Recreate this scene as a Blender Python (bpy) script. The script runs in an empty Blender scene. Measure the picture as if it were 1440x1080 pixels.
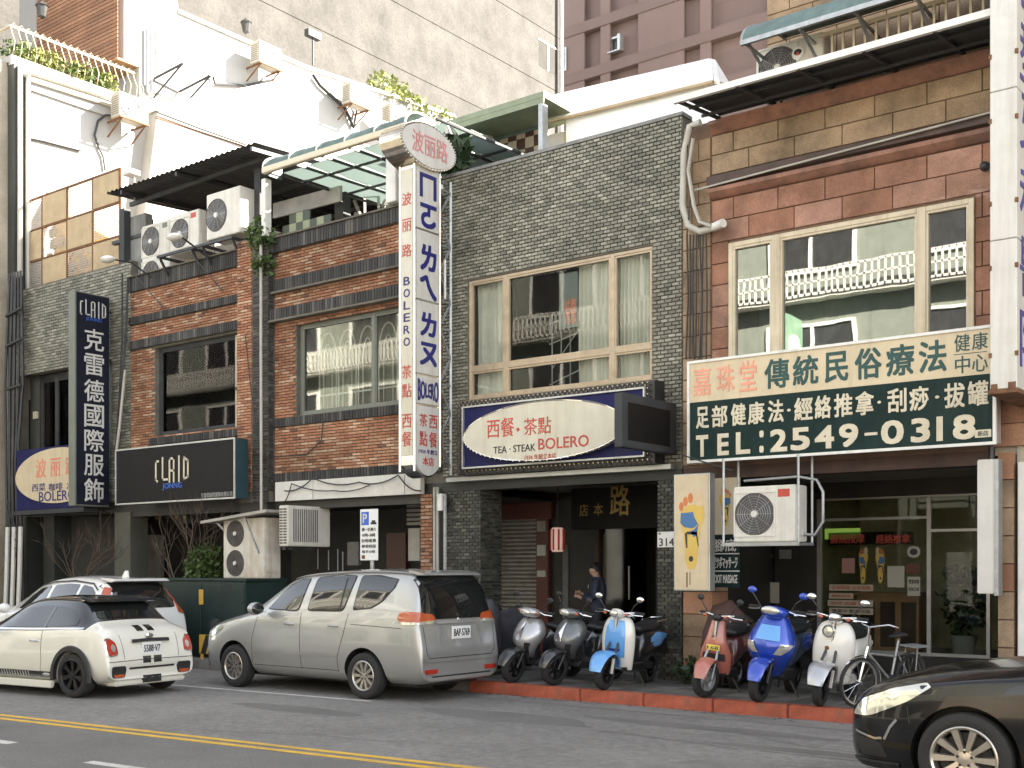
import bpy, bmesh, math, random
from mathutils import Vector, Matrix
from mathutils.bvhtree import BVHTree
from mathutils.geometry import delaunay_2d_cdt
R = math.radians
rnd = random.Random(7)
sc = bpy.context.scene
COL = sc.collection
# ---------------------------------------------------------------- camera, sky, sun, exposure
F, PSI, EYE, HY = 1650.0, R(37.76), 1.75, 800.0
cd = bpy.data.cameras.new('camera'); cam = bpy.data.objects.new('camera', cd); COL.objects.link(cam)
cd.sensor_fit = 'HORIZONTAL'; cd.sensor_width = 36; cd.lens = 36 * F / 1440
cd.shift_y = (HY - 540) / 1440; cd.clip_start = .05; cd.clip_end = 2000
cam.location = (0, 0, EYE); cam.rotation_euler = (R(90), 0, PSI)
sc.camera = cam
SUN = Vector((.52, .50, .50)).normalized()
wd = bpy.data.worlds.new('World'); sc.world = wd; wd.use_nodes = True
nt = wd.node_tree; bg = nt.nodes['Background']
sky = nt.nodes.new('ShaderNodeTexSky'); sky.sky_type = 'NISHITA'; sky.sun_disc = False
sky.sun_elevation = math.asin(SUN.z); sky.sun_rotation = math.atan2(SUN.x, SUN.y)
sky.air_density = 1.0; sky.dust_density = 0.25; sky.ozone_density = 1.0
hs = nt.nodes.new('ShaderNodeHueSaturation'); hs.inputs['Saturation'].default_value = .45; nt.links.new(sky.outputs[0], hs.inputs['Color']); nt.links.new(hs.outputs[0], bg.inputs[0]); bg.inputs[1].default_value = .075
sl = bpy.data.lights.new('sun', 'SUN'); so = bpy.data.objects.new('sun', sl); COL.objects.link(so)
sl.energy = 4.6; sl.angle = R(.5); sl.color = (1, .95, .88)
so.rotation_euler = SUN.to_track_quat('Z', 'Y').to_euler()
vs = sc.view_settings
vs.view_transform = 'Standard'; vs.look = 'None'; vs.gamma = 1; vs.exposure = 3.2
try:
    vs.use_white_balance = True; vs.white_balance_temperature = 7100; vs.white_balance_tint = 10
except Exception: pass
sc.render.engine = 'CYCLES'; sc.cycles.use_denoising = True
sc.cycles.max_bounces = 8; sc.cycles.transparent_max_bounces = 12; sc.cycles.sample_clamp_indirect = 6

# ---------------------------------------------------------------- photo measurements -> metres
cP, sP = math.cos(PSI), math.sin(PSI)
def XA(px, Y):
    t = (px - 720) / F
    return Y * (t * cP - sP) / (cP + t * sP)
def YA(px, X):
    t = (px - 720) / F
    return X * (cP + t * sP) / (t * cP - sP)
def dep(X, Y): return -X * sP + Y * cP
def ZY(px, py, Y): return EYE + (HY - py) / F * dep(XA(px, Y), Y)
def ZX(px, py, X): return EYE + (HY - py) / F * dep(X, YA(px, X))
YF = 14.6          # facade plane
YB = 17.9          # back wall of the arcade
SW = .16           # pavement height
YC = 12.82         # kerb line

# ---------------------------------------------------------------- materials
MATS = {}
def newmat(name):
    m = bpy.data.materials.new(name); m.use_nodes = True; MATS[name] = m
    return m, m.node_tree, m.node_tree.nodes['Principled BSDF']
def mat(name, col, rough=.6, metal=0, var=.18, scale=3., bump=0., bscale=40., coat=0, dirt=0., dcol=(.05, .045, .04), streak=0., fine=0., mid=0.):
    m, t, b = newmat(name); N, L = t.nodes, t.links
    tc = N.new('ShaderNodeTexCoord'); c = None
    n = N.new('ShaderNodeTexNoise'); n.inputs['Scale'].default_value = scale; n.inputs['Detail'].default_value = 6; n.inputs['Roughness'].default_value = .65
    L.new(tc.outputs['Object'], n.inputs['Vector'])
    r = N.new('ShaderNodeMapRange'); r.inputs['From Min'].default_value = .3; r.inputs['From Max'].default_value = .7
    r.inputs['To Min'].default_value = 1 - var; r.inputs['To Max'].default_value = 1 + var; L.new(n.outputs[0], r.inputs[0])
    mx = N.new('ShaderNodeVectorMath'); mx.operation = 'SCALE'; mx.inputs[0].default_value = col; L.new(r.outputs[0], mx.inputs['Scale'])
    c = mx.outputs[0]
    if mid:
        f = N.new('ShaderNodeTexNoise'); f.inputs['Scale'].default_value = 9; f.inputs['Detail'].default_value = 10; f.inputs['Roughness'].default_value = .8; L.new(tc.outputs['Object'], f.inputs['Vector'])
        fr = N.new('ShaderNodeMapRange'); fr.inputs['From Min'].default_value = .35; fr.inputs['From Max'].default_value = .65; fr.inputs['To Min'].default_value = 1 - mid; fr.inputs['To Max'].default_value = 1 + mid; L.new(f.outputs[0], fr.inputs[0])
        m2 = N.new('ShaderNodeVectorMath'); m2.operation = 'SCALE'; L.new(c, m2.inputs[0]); L.new(fr.outputs[0], m2.inputs['Scale']); c = m2.outputs[0]
    if fine:
        f = N.new('ShaderNodeTexNoise'); f.inputs['Scale'].default_value = 90; f.inputs['Detail'].default_value = 3; L.new(tc.outputs['Object'], f.inputs['Vector'])
        fr = N.new('ShaderNodeMapRange'); fr.inputs['From Min'].default_value = .3; fr.inputs['From Max'].default_value = .7
        fr.inputs['To Min'].default_value = 1 - fine; fr.inputs['To Max'].default_value = 1 + fine; L.new(f.outputs[0], fr.inputs[0])
        m2 = N.new('ShaderNodeVectorMath'); m2.operation = 'SCALE'; L.new(c, m2.inputs[0]); L.new(fr.outputs[0], m2.inputs['Scale']); c = m2.outputs[0]
    for amt, sx, sz in ((dirt, 1.3, 1.3), (streak, 6., .35)):
        if not amt: continue
        mp = N.new('ShaderNodeMapping'); mp.inputs['Scale'].default_value = (sx, sx, sz); L.new(tc.outputs['Object'], mp.inputs['Vector'])
        d = N.new('ShaderNodeTexNoise'); d.inputs['Scale'].default_value = 1.; d.inputs['Detail'].default_value = 8; d.inputs['Roughness'].default_value = .7; L.new(mp.outputs[0], d.inputs['Vector'])
        q = N.new('ShaderNodeMapRange'); q.inputs['From Min'].default_value = .5; q.inputs['From Max'].default_value = .72; q.inputs['To Max'].default_value = amt; L.new(d.outputs[0], q.inputs[0])
        mm = N.new('ShaderNodeMix'); mm.data_type = 'RGBA'; L.new(q.outputs[0], mm.inputs['Factor']); L.new(c, mm.inputs[6]); mm.inputs[7].default_value = (*dcol, 1); c = mm.outputs[2]
    L.new(c, b.inputs['Base Color'])
    b.inputs['Roughness'].default_value = rough; b.inputs['Metallic'].default_value = metal
    if coat: b.inputs['Coat Weight'].default_value = coat; b.inputs['Coat Roughness'].default_value = .05
    if bump:
        bn = N.new('ShaderNodeTexNoise'); bn.inputs['Scale'].default_value = bscale; bn.inputs['Detail'].default_value = 5; L.new(tc.outputs['Object'], bn.inputs['Vector'])
        bp = N.new('ShaderNodeBump'); bp.inputs['Strength'].default_value = bump; bp.inputs['Distance'].default_value = .02; L.new(bn.outputs[0], bp.inputs['Height']); L.new(bp.outputs[0], b.inputs['Normal'])
    return m
def brickmat(name, cols, rough=.8, dark=.35, dscale=.5, spec=.3, pale=None):
    """each island (brick) takes one of cols; large weather stains run over the wall"""
    m, t, b = newmat(name); N, L = t.nodes, t.links
    g = N.new('ShaderNodeNewGeometry'); oi = N.new('ShaderNodeObjectInfo')
    a = N.new('ShaderNodeMath'); a.operation = 'ADD'; L.new(g.outputs['Random Per Island'], a.inputs[0]); L.new(oi.outputs['Random'], a.inputs[1])
    fr = N.new('ShaderNodeMath'); fr.operation = 'FRACT'; L.new(a.outputs[0], fr.inputs[0])
    cr = N.new('ShaderNodeValToRGB'); cr.color_ramp.interpolation = 'CONSTANT'
    e = cr.color_ramp.elements; n = len(cols)
    while len(e) < n: e.new(.5)
    for i, (p, c) in enumerate(cols): e[i].position = p; e[i].color = (*c, 1)
    L.new(fr.outputs[0], cr.inputs[0])
    geo = g.outputs['Position']
    ns = N.new('ShaderNodeTexNoise'); ns.inputs['Scale'].default_value = dscale; ns.inputs['Detail'].default_value = 8; ns.inputs['Roughness'].default_value = .65; L.new(geo, ns.inputs['Vector'])
    q = N.new('ShaderNodeMapRange'); q.inputs['From Min'].default_value = .35; q.inputs['From Max'].default_value = .68; q.inputs['To Min'].default_value = 1.08; q.inputs['To Max'].default_value = 1 - dark; L.new(ns.outputs[0], q.inputs[0])
    f = N.new('ShaderNodeTexNoise'); f.inputs['Scale'].default_value = 60; f.inputs['Detail'].default_value = 3; L.new(geo, f.inputs['Vector'])
    fq = N.new('ShaderNodeMapRange'); fq.inputs['From Min'].default_value = .3; fq.inputs['From Max'].default_value = .7; fq.inputs['To Min'].default_value = .8; fq.inputs['To Max'].default_value = 1.2; L.new(f.outputs[0], fq.inputs[0])
    s1 = N.new('ShaderNodeVectorMath'); s1.operation = 'SCALE'; L.new(cr.outputs[0], s1.inputs[0]); L.new(q.outputs[0], s1.inputs['Scale'])
    s2 = N.new('ShaderNodeVectorMath'); s2.operation = 'SCALE'; L.new(s1.outputs[0], s2.inputs[0]); L.new(fq.outputs[0], s2.inputs['Scale'])
    if pale:   # bleached streaks where water runs
        mp = N.new('ShaderNodeMapping'); mp.inputs['Scale'].default_value = (1.2, 1.2, 3.0); L.new(geo, mp.inputs['Vector']); pn_ = N.new('ShaderNodeTexNoise'); pn_.inputs['Scale'].default_value = 1.3; pn_.inputs['Detail'].default_value = 9; pn_.inputs['Roughness'].default_value = .7; L.new(mp.outputs[0], pn_.inputs['Vector'])
        pq = N.new('ShaderNodeMapRange'); pq.inputs['From Min'].default_value = .57; pq.inputs['From Max'].default_value = .70; pq.inputs['To Max'].default_value = .7; L.new(pn_.outputs[0], pq.inputs[0])
        pm_ = N.new('ShaderNodeMix'); pm_.data_type = 'RGBA'; L.new(pq.outputs[0], pm_.inputs['Factor']); L.new(s2.outputs[0], pm_.inputs[6]); pm_.inputs[7].default_value = (*pale, 1); L.new(pm_.outputs[2], b.inputs['Base Color'])
    else: L.new(s2.outputs[0], b.inputs['Base Color'])
    b.inputs['Roughness'].default_value = rough; b.inputs['Specular IOR Level'].default_value = spec
    return m
def paint(name, col, flake=0., rough=.35):
    m, t, b = newmat(name); b.inputs['Base Color'].default_value = (*col, 1); b.inputs['Roughness'].default_value = rough
    b.inputs['Metallic'].default_value = flake; b.inputs['Coat Weight'].default_value = 1; b.inputs['Coat Roughness'].default_value = .04
    N, L = t.nodes, t.links   # road dust, more of it low down
    tc = N.new('ShaderNodeTexCoord'); n = N.new('ShaderNodeTexNoise'); n.inputs['Scale'].default_value = 4; n.inputs['Detail'].default_value = 8; L.new(tc.outputs['Object'], n.inputs['Vector'])
    r = N.new('ShaderNodeMapRange'); r.inputs['From Min'].default_value = .45; r.inputs['From Max'].default_value = .8; r.inputs['To Max'].default_value = .3; L.new(n.outputs[0], r.inputs[0])
    mm = N.new('ShaderNodeMix'); mm.data_type = 'RGBA'; L.new(r.outputs[0], mm.inputs['Factor']); mm.inputs[6].default_value = (*col, 1)
    mm.inputs[7].default_value = tuple(c * .75 + .05 for c in col) + (1,); L.new(mm.outputs[2], b.inputs['Base Color'])
    return m
def glass(name, tint=(.8, .85, .83), refl=1.0, ior=1.5, alpha=.0, rough=0.02):
    """a pane: fresnel reflection over a tinted see-through sheet"""
    m, t, b = newmat(name); N, L = t.nodes, t.links; N.remove(b)
    tr = N.new('ShaderNodeBsdfTransparent'); tr.inputs[0].default_value = (*tint, 1)
    gl = N.new('ShaderNodeBsdfGlossy'); gl.inputs['Roughness'].default_value = rough; gl.inputs[0].default_value = (refl, refl, refl, 1)
    lw = N.new('ShaderNodeFresnel'); lw.inputs['IOR'].default_value = ior
    mr = N.new('ShaderNodeMath'); mr.operation = 'ADD'; mr.inputs[1].default_value = alpha; mr.use_clamp = True; L.new(lw.outputs[0], mr.inputs[0])
    mx = N.new('ShaderNodeMixShader'); L.new(mr.outputs[0], mx.inputs[0]); L.new(tr.outputs[0], mx.inputs[1]); L.new(gl.outputs[0], mx.inputs[2])
    nz = N.new('ShaderNodeTexNoise'); nz.inputs['Scale'].default_value = .9; bp = N.new('ShaderNodeBump'); bp.inputs['Strength'].default_value = .03; bp.inputs['Distance'].default_value = .05
    tc = N.new('ShaderNodeTexCoord'); L.new(tc.outputs['Object'], nz.inputs['Vector']); L.new(nz.outputs[0], bp.inputs['Height']); L.new(bp.outputs[0], gl.inputs['Normal'])
    L.new(mx.outputs[0], N['Material Output'].inputs[0])
    return m
def emis(name, col, s):
    m, t, b = newmat(name); b.inputs['Base Color'].default_value = (*col, 1); b.inputs['Emission Color'].default_value = (*col, 1); b.inputs['Emission Strength'].default_value = s
    return m
# ---------------------------------------------------------------- mesh builder
WLOC = {}
def link(o, parent=None):
    COL.objects.link(o)
    if parent: o.parent = parent
    return o
def tag(o, label=None, cat=None, group=None, kind=None):
    if label: o['label'] = label
    if cat: o['category'] = cat
    if group: o['group'] = group
    if kind: o['kind'] = kind
    return o
def thing(name, label, cat, loc=(0, 0, 0), rz=0, group=None, world=True):
    """Empty at the base of a thing; with world=True its parts are given in world coordinates"""
    o = bpy.data.objects.new(name, None); COL.objects.link(o); o.location = loc; o.rotation_euler = (0, 0, rz); o.empty_display_size = .2
    if world: WLOC[o.name] = Vector(loc)
    return tag(o, label, cat, group)
class MB:
    def __init__(s): s.v = []; s.f = []; s.m = []; s.k = 0
    def add(s, v, f):
        n = len(s.v); s.v += [tuple(p) for p in v]; s.f += [tuple(i + n for i in q) for q in f]; s.m += [s.k] * len(f); return s
    def box(s, x0, x1, y0, y1, z0, z1):
        if x0 > x1: x0, x1 = x1, x0
        if y0 > y1: y0, y1 = y1, y0
        if z0 > z1: z0, z1 = z1, z0
        return s.add([(x0, y0, z0), (x1, y0, z0), (x1, y1, z0), (x0, y1, z0), (x0, y0, z1), (x1, y0, z1), (x1, y1, z1), (x0, y1, z1)],
                     [(0, 3, 2, 1), (4, 5, 6, 7), (0, 1, 5, 4), (1, 2, 6, 5), (2, 3, 7, 6), (3, 0, 4, 7)])
    def tile(s, u0, u1, z0, z1, y, d, pl='y', ch=.004):
        """a brick/tile face: chamfered, open at the back; pl 'y' faces -Y, pl 'x' faces +X"""
        c = ch
        P = [(u0, 0, z0), (u1, 0, z0), (u1, 0, z1), (u0, 0, z1), (u0 + c, d, z0 + c), (u1 - c, d, z0 + c), (u1 - c, d, z1 - c), (u0 + c, d, z1 - c)]
        f = [(4, 5, 6, 7), (0, 1, 5, 4), (1, 2, 6, 5), (2, 3, 7, 6), (3, 0, 4, 7)]
        if pl == 'y': return s.add([(a, y + b, z) for a, b, z in P], f)
        return s.add([(y + b, a, z) for a, b, z in P], f)
    def cyl(s, p, q, r0, r1=None, n=10, caps=True):
        r1 = r0 if r1 is None else r1; p = Vector(p); q = Vector(q); d = (q - p).normalized()
        a = d.orthogonal().normalized(); b = d.cross(a); v = []
        for c, r in ((p, r0), (q, r1)):
            for i in range(n):
                t = 2 * math.pi * i / n; v.append(c + a * (r * math.cos(t)) + b * (r * math.sin(t)))
        f = [(i, (i + 1) % n, n + (i + 1) % n, n + i) for i in range(n)]
        if caps: f += [tuple(range(n))[::-1], tuple(range(n, 2 * n))]
        return s.add(v, f)
    def tube(s, pts, r, n=6, cap=True):
        pts = [Vector(p) for p in pts]; v = []; f = []; m = len(pts); a = None
        rr = r if isinstance(r, (list, tuple)) else [r] * m
        for i, p in enumerate(pts):
            d = (pts[min(i + 1, m - 1)] - pts[max(i - 1, 0)]).normalized()
            if a is None: a = d.orthogonal().normalized()
            a = (a - d * a.dot(d)); a = a.normalized() if a.length > 1e-6 else d.orthogonal().normalized()
            b = d.cross(a)
            for k in range(n):
                t = 2 * math.pi * k / n; v.append(p + a * (rr[i] * math.cos(t)) + b * (rr[i] * math.sin(t)))
        for i in range(m - 1):
            for k in range(n): f.append((i * n + k, i * n + (k + 1) % n, (i + 1) * n + (k + 1) % n, (i + 1) * n + k))
        if cap: f += [tuple(range(n))[::-1], tuple(range((m - 1) * n, m * n))]
        return s.add(v, f)
    def bar(s, p, q, w, h, up=(0, 0, 1)):
        p = Vector(p); q = Vector(q); d = (q - p).normalized(); u = Vector(up)
        a = d.cross(u)
        a = a.normalized() if a.length > 1e-4 else d.orthogonal().normalized()
        b = a.cross(d); v = []
        for c in (p, q):
            for i, j in ((-1, -1), (1, -1), (1, 1), (-1, 1)): v.append(c + a * (i * w / 2) + b * (j * h / 2))
        return s.add(v, [(0, 1, 2, 3), (7, 6, 5, 4), (0, 4, 5, 1), (1, 5, 6, 2), (2, 6, 7, 3), (3, 7, 4, 0)])
    def prism(s, poly, d0, d1, ax='y'):
        """extrude a 2-D outline between d0 and d1 along ax: 'y' outline is (x,z), 'x' outline is (y,z), 'z' outline is (x,y)"""
        P = {'y': lambda a, b, d: (a, d, b), 'x': lambda a, b, d: (d, a, b), 'z': lambda a, b, d: (a, b, d)}[ax]
        n = len(poly); v = [P(a, b, d0) for a, b in poly] + [P(a, b, d1) for a, b in poly]
        return s.add(v, [tuple(range(n)), tuple(range(2 * n - 1, n - 1, -1))] + [(i, n + i, n + (i + 1) % n, (i + 1) % n) for i in range(n)])
    def lathe(s, prof, c=(0, 0, 0), ax='z', n=24):
        """prof = [(radius, height)] turned about ax through c"""
        v = []; m = len(prof)
        for r, h in prof:
            for k in range(n):
                t = 2 * math.pi * k / n; a, b = r * math.cos(t), r * math.sin(t)
                v.append({'z': (c[0] + a, c[1] + b, c[2] + h), 'y': (c[0] + a, c[1] + h, c[2] + b), 'x': (c[0] + h, c[1] + a, c[2] + b)}[ax])
        f = [(i * n + k, i * n + (k + 1) % n, (i + 1) * n + (k + 1) % n, (i + 1) * n + k) for i in range(m - 1) for k in range(n)]
        return s.add(v, f)
    def ell(s, c, r, n=12, m=8):
        v = []; f = []
        for i in range(m + 1):
            a = math.pi * i / m
            for k in range(n):
                t = 2 * math.pi * k / n; v.append((c[0] + r[0] * math.sin(a) * math.cos(t), c[1] + r[1] * math.sin(a) * math.sin(t), c[2] + r[2] * math.cos(a)))
        for i in range(m):
            for k in range(n): f.append((i * n + k, (i + 1) * n + k, (i + 1) * n + (k + 1) % n, i * n + (k + 1) % n))
        return s.add(v, f)
    def loft(s, secs, closed=True, cap=True):
        n = len(secs[0]); v = [p for q in secs for p in q]; f = []
        for i in range(len(secs) - 1):
            for k in range(n if closed else n - 1): f.append((i * n + k, i * n + (k + 1) % n, (i + 1) * n + (k + 1) % n, (i + 1) * n + k))
        if cap: f += [tuple(range(n))[::-1], tuple(range((len(secs) - 1) * n, len(secs) * n))]
        return s.add(v, f)
    def grid(s, fn, nu, nv):
        v = [fn(i / nu, j / nv) for i in range(nu + 1) for j in range(nv + 1)]
        return s.add(v, [(i * (nv + 1) + j, (i + 1) * (nv + 1) + j, (i + 1) * (nv + 1) + j + 1, i * (nv + 1) + j + 1) for i in range(nu) for j in range(nv)])
    def build(s, name, m, parent=None, smooth=0, bevel=0, kind=None, label=None, fix=True):
        me = bpy.data.meshes.new(name); off = Vector((0, 0, 0)); p = parent
        while p is not None:
            if p.name in WLOC: off = WLOC[p.name]; break
            p = p.parent
        vv = [(a - off.x, b - off.y, c - off.z) for a, b, c in s.v] if off.length else s.v
        me.from_pydata(vv, [], s.f)
        ms = m if isinstance(m, (list, tuple)) else [m]
        for x in ms: me.materials.append(MATS[x] if isinstance(x, str) else x)
        if len(ms) > 1: me.polygons.foreach_set('material_index', s.m)
        if fix and len(s.f) < 60000:
            b = bmesh.new(); b.from_mesh(me); bmesh.ops.recalc_face_normals(b, faces=b.faces)
            if bevel: bmesh.ops.bevel(b, geom=b.edges[:], offset=bevel, segments=2 if bevel > .008 else 1, affect='EDGES', clamp_overlap=True)
            b.to_mesh(me); b.free()
        if smooth:
            me.polygons.foreach_set('use_smooth', [True] * len(me.polygons)); me.set_sharp_from_angle(angle=R(smooth))
        me.update(); o = bpy.data.objects.new(name, me); link(o, parent)
        if kind: o['kind'] = kind
        if label: o['label'] = label
        return o
def build_each(mb, name, m, parent=None, **kw):
    """one object for every separate run of faces in the builder"""
    p = list(range(len(mb.v)))
    def find(i):
        while p[i] != i: p[i] = p[p[i]]; i = p[i]
        return i
    for f in mb.f:
        for i in f[1:]: p[find(i)] = find(f[0])
    G = {}
    for f in mb.f: G.setdefault(find(f[0]), []).append(f)
    for fs in G.values():
        ids = sorted({i for f in fs for i in f}); mp = {i: j for j, i in enumerate(ids)}; q = MB(); q.add([mb.v[i] for i in ids], [tuple(mp[i] for i in f) for f in fs]); q.build(name, m, parent, **kw)
def copy_tree(o, parent=None):
    c = o.copy(); COL.objects.link(c); c.parent = parent
    for ch in o.children: copy_tree(ch, c)
    return c
def rects(x0, x1, z0, z1, holes):
    """split a rectangle around rectangular holes"""
    xs = sorted({x0, x1, *[min(max(h[i], x0), x1) for h in holes for i in (0, 1)]}); zs = sorted({z0, z1, *[min(max(h[i], z0), z1) for h in holes for i in (2, 3)]}); out = []
    for i in range(len(xs) - 1):
        run = None
        for j in range(len(zs) - 1):
            cx, cz = (xs[i] + xs[i + 1]) / 2, (zs[j] + zs[j + 1]) / 2
            solid = not any(h[0] < cx < h[1] and h[2] < cz < h[3] for h in holes)
            if solid: run = [zs[j], zs[j + 1]] if run is None else [run[0], zs[j + 1]]
            if run and (not solid or j == len(zs) - 2): out.append((xs[i], xs[i + 1], *run)); run = None
    return out
def bricks(parent, name, m, areas, bw, bh, y, holes=(), d=.022, gap=.009, pl='y', single=0, jit=.004, half=True, eye=(0, 0)):
    """running-bond bricks over areas [(u0,u1,z0,z1)]; the `single` nearest become objects, the rest one stuff mesh"""
    L = []
    for (u0, u1, z0, z1) in areas:
        nr = max(1, round((z1 - z0) / bh)); h = (z1 - z0) / nr
        for j in range(nr):
            a, b = z0 + j * h + gap / 2, z0 + (j + 1) * h - gap / 2; u = u0 - (bw / 2 if half and j % 2 else 0)
            while u < u1 - .01:
                p, q = max(u, u0) + gap / 2, min(u + bw, u1) - gap / 2; u += bw
                if q - p < .02: continue
                cu, cz = (p + q) / 2, (a + b) / 2
                cut = False
                for hx0, hx1, hz0, hz1 in holes:
                    if hz0 < cz < hz1:
                        if hx0 < cu < hx1: cut = True; break
                        if p < hx0 < q: q = hx0 - gap / 2
                        if p < hx1 < q: p = hx1 + gap / 2
                if cut or q - p < .015: continue
                L.append((p, q, a, b))
    if single:
        key = (lambda t: -((t[1] - t[0]) > bw * .8) * 1000 + abs(t[0]) + abs(t[2] - 1.7)) if pl == 'y' else (lambda t: t[0])
        L.sort(key=key)
    base = None
    for (p, q, a, b) in L[:single]:
        if base is None:
            base = MB().tile(-bw / 2 + gap / 2, bw / 2 - gap / 2, -h / 2 + gap / 2, h / 2 - gap / 2, 0, d, pl).build(name, m); me = base.data; bpy.data.objects.remove(base); base = me
        o = bpy.data.objects.new(name, base); link(o, parent); off = WLOC.get(parent.name, Vector((0, 0, 0)))
        o.location = Vector(((p + q) / 2, y + rnd.uniform(-jit, jit), (a + b) / 2) if pl == 'y' else (y + rnd.uniform(-jit, jit), (p + q) / 2, (a + b) / 2)) - off
        o.scale[0 if pl == 'y' else 1] = (q - p) / (bw - gap)
    mb = MB()
    for (p, q, a, b) in L[single:]: mb.tile(p, q, a, b, y + rnd.uniform(-jit, jit), d, pl)
    if L[single:]: return mb.build(name, m, parent, kind='stuff')
# ---------------------------------------------------------------- lettering
_TX = {}
def txt_mesh(s, bold):
    if (s, bold) in _TX: return _TX[(s, bold)]
    cu = bpy.data.curves.new('t', 'FONT'); cu.body = s; cu.extrude = .02; cu.offset = bold; cu.resolution_u = 3
    o = bpy.data.objects.new('t', cu); COL.objects.link(o); dg = bpy.context.evaluated_depsgraph_get(); dg.update()
    me = bpy.data.meshes.new_from_object(o.evaluated_get(dg)); V = [tuple(v.co) for v in me.vertices]; Fc = [tuple(p.vertices) for p in me.polygons]
    bpy.data.objects.remove(o); bpy.data.curves.remove(cu); bpy.data.meshes.remove(me)
    _TX[(s, bold)] = (V, Fc); return V, Fc
def text(mb, s, u0, u1, z0, z1, d, pl='y', bold=0., thick=.004, shear=0, warp=None):
    """fit a string in the box u0..u1, z0..z1 on the plane at d; pl 'y' reads along +X facing -Y, 'x' reads along +Y facing +X"""
    if bold:   # heavier strokes: the same outline laid over itself a hair to each side
        k = min(bold * .55 * (z1 - z0) * (1 if ord(s[0]) > 255 else 1.2), .04)
        for i, (a, b) in enumerate(((-1, -1), (1, -1), (1, 1), (-1, 1), (0, 0))): text(mb, s, u0 + a * k * .5 + k * .5, u1 + a * k * .5 - k * .5, z0 + b * k * .5 + k * .5, z1 + b * k * .5 - k * .5, d, pl, 0, thick + i * .0004, shear, warp)
        return mb
    V, Fc = txt_mesh(s, 0)
    if not V: return mb
    x0 = min(v[0] for v in V); x1 = max(v[0] for v in V); y0 = min(v[1] for v in V); y1 = max(v[1] for v in V); out = []
    for x, y, z in V:
        a = (x - x0) / (x1 - x0); b = (y - y0) / (y1 - y0)
        if warp: b = .5 + (b - .5) * warp(a)
        u = u0 + (u1 - u0) * a + shear * (b - .5) * (z1 - z0); w = z0 + (z1 - z0) * b; t = thick if z > 0 else 0
        out.append((u, d - t, w) if pl == 'y' else (d + t, u, w) if pl == 'x' else (u, w, d + t))
    return mb.add(out, Fc)
def strokes(mb, segs, u0, z0, w, h, d, lw, pl='y', thick=.006):
    """letters drawn as square-ended strokes in a unit box"""
    for (a, b, c, e) in segs:
        p = Vector((u0 + a * w, z0 + b * h)); q = Vector((u0 + c * w, z0 + e * h)); t = (q - p).normalized() * lw / 2; n = Vector((-t.y, t.x))
        P = [p - t - n, q + t - n, q + t + n, p - t + n]; mb.prism([tuple(x) for x in P], d, d - thick if pl == 'y' else d + thick, 'y' if pl == 'y' else 'x')
    return mb
CLAID = [(.16, .12, .16, .88), (.16, .88, .5, .88), (.16, .12, .35, .05)], [(.15, 1, .15, .1), (.15, .1, .8, .1)], [(.15, 0, .15, .95), (.15, .95, .75, .95), (.75, .95, .75, 0), (.3, .45, .75, .45)], [(.5, 0, .5, 1)], [(.2, .06, .2, .95), (.2, .95, .75, .8), (.75, .8, .75, .15), (.75, .15, .2, .06)]
def claid(mb, u0, u1, z0, z1, d, pl):
    n = 5; w = (u1 - u0) / n
    for i, L in enumerate(CLAID): strokes(mb, L, u0 + i * w, z0, w * 1.02, z1 - z0, d, w * .19, pl)
    return mb
def leaves(mb, c, r, n, size, seed=1, droop=0):
    g = random.Random(seed)
    for _ in range(n):
        while True:
            p = Vector((g.uniform(-1, 1), g.uniform(-1, 1), g.uniform(-1, 1)))
            if p.length < 1 and p.length > g.random() * .7: break
        p = Vector((c[0] + p.x * r[0], c[1] + p.y * r[1], c[2] + p.z * r[2])); a = Vector((g.uniform(-1, 1), g.uniform(-1, 1), g.uniform(-.6, .9) - droop)).normalized(); b = a.orthogonal().normalized()
        b.rotate(Matrix.Rotation(g.uniform(0, 6.28), 3, a)); l = size * g.uniform(.6, 1.4); w = l * .3
        mb.add([p, p + a * l * .5 + b * w, p + a * l, p + a * l * .5 - b * w], [(0, 1, 2, 3)])
    return mb
def skin(name, nodes, edges, root, m, parent, sub=2, matfn=None):
    me = bpy.data.meshes.new(name); ks = list(nodes); me.from_pydata([nodes[k][0] for k in ks], [(ks.index(a), ks.index(b)) for a, b in edges], [])
    o = bpy.data.objects.new(name, me); COL.objects.link(o); o.modifiers.new('s', 'SKIN'); sm = o.modifiers.new('u', 'SUBSURF'); sm.levels = sub
    o.modifiers['s'].use_smooth_shade = True
    for i, k in enumerate(ks):
        r = nodes[k][1]; sv = me.skin_vertices[0].data[i]; sv.radius = r if isinstance(r, tuple) else (r, r); sv.use_root = (k == root)
    dg = bpy.context.evaluated_depsgraph_get(); dg.update(); m2 = bpy.data.meshes.new_from_object(o.evaluated_get(dg)); bpy.data.objects.remove(o)
    m2.materials.clear()
    for x in (m if isinstance(m, (list, tuple)) else [m]): m2.materials.append(MATS[x])
    if matfn:
        for p in m2.polygons: p.material_index = matfn(p.center)
    m2.polygons.foreach_set('use_smooth', [True] * len(m2.polygons)); o = bpy.data.objects.new(name, m2); link(o, parent)
    return o
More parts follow.
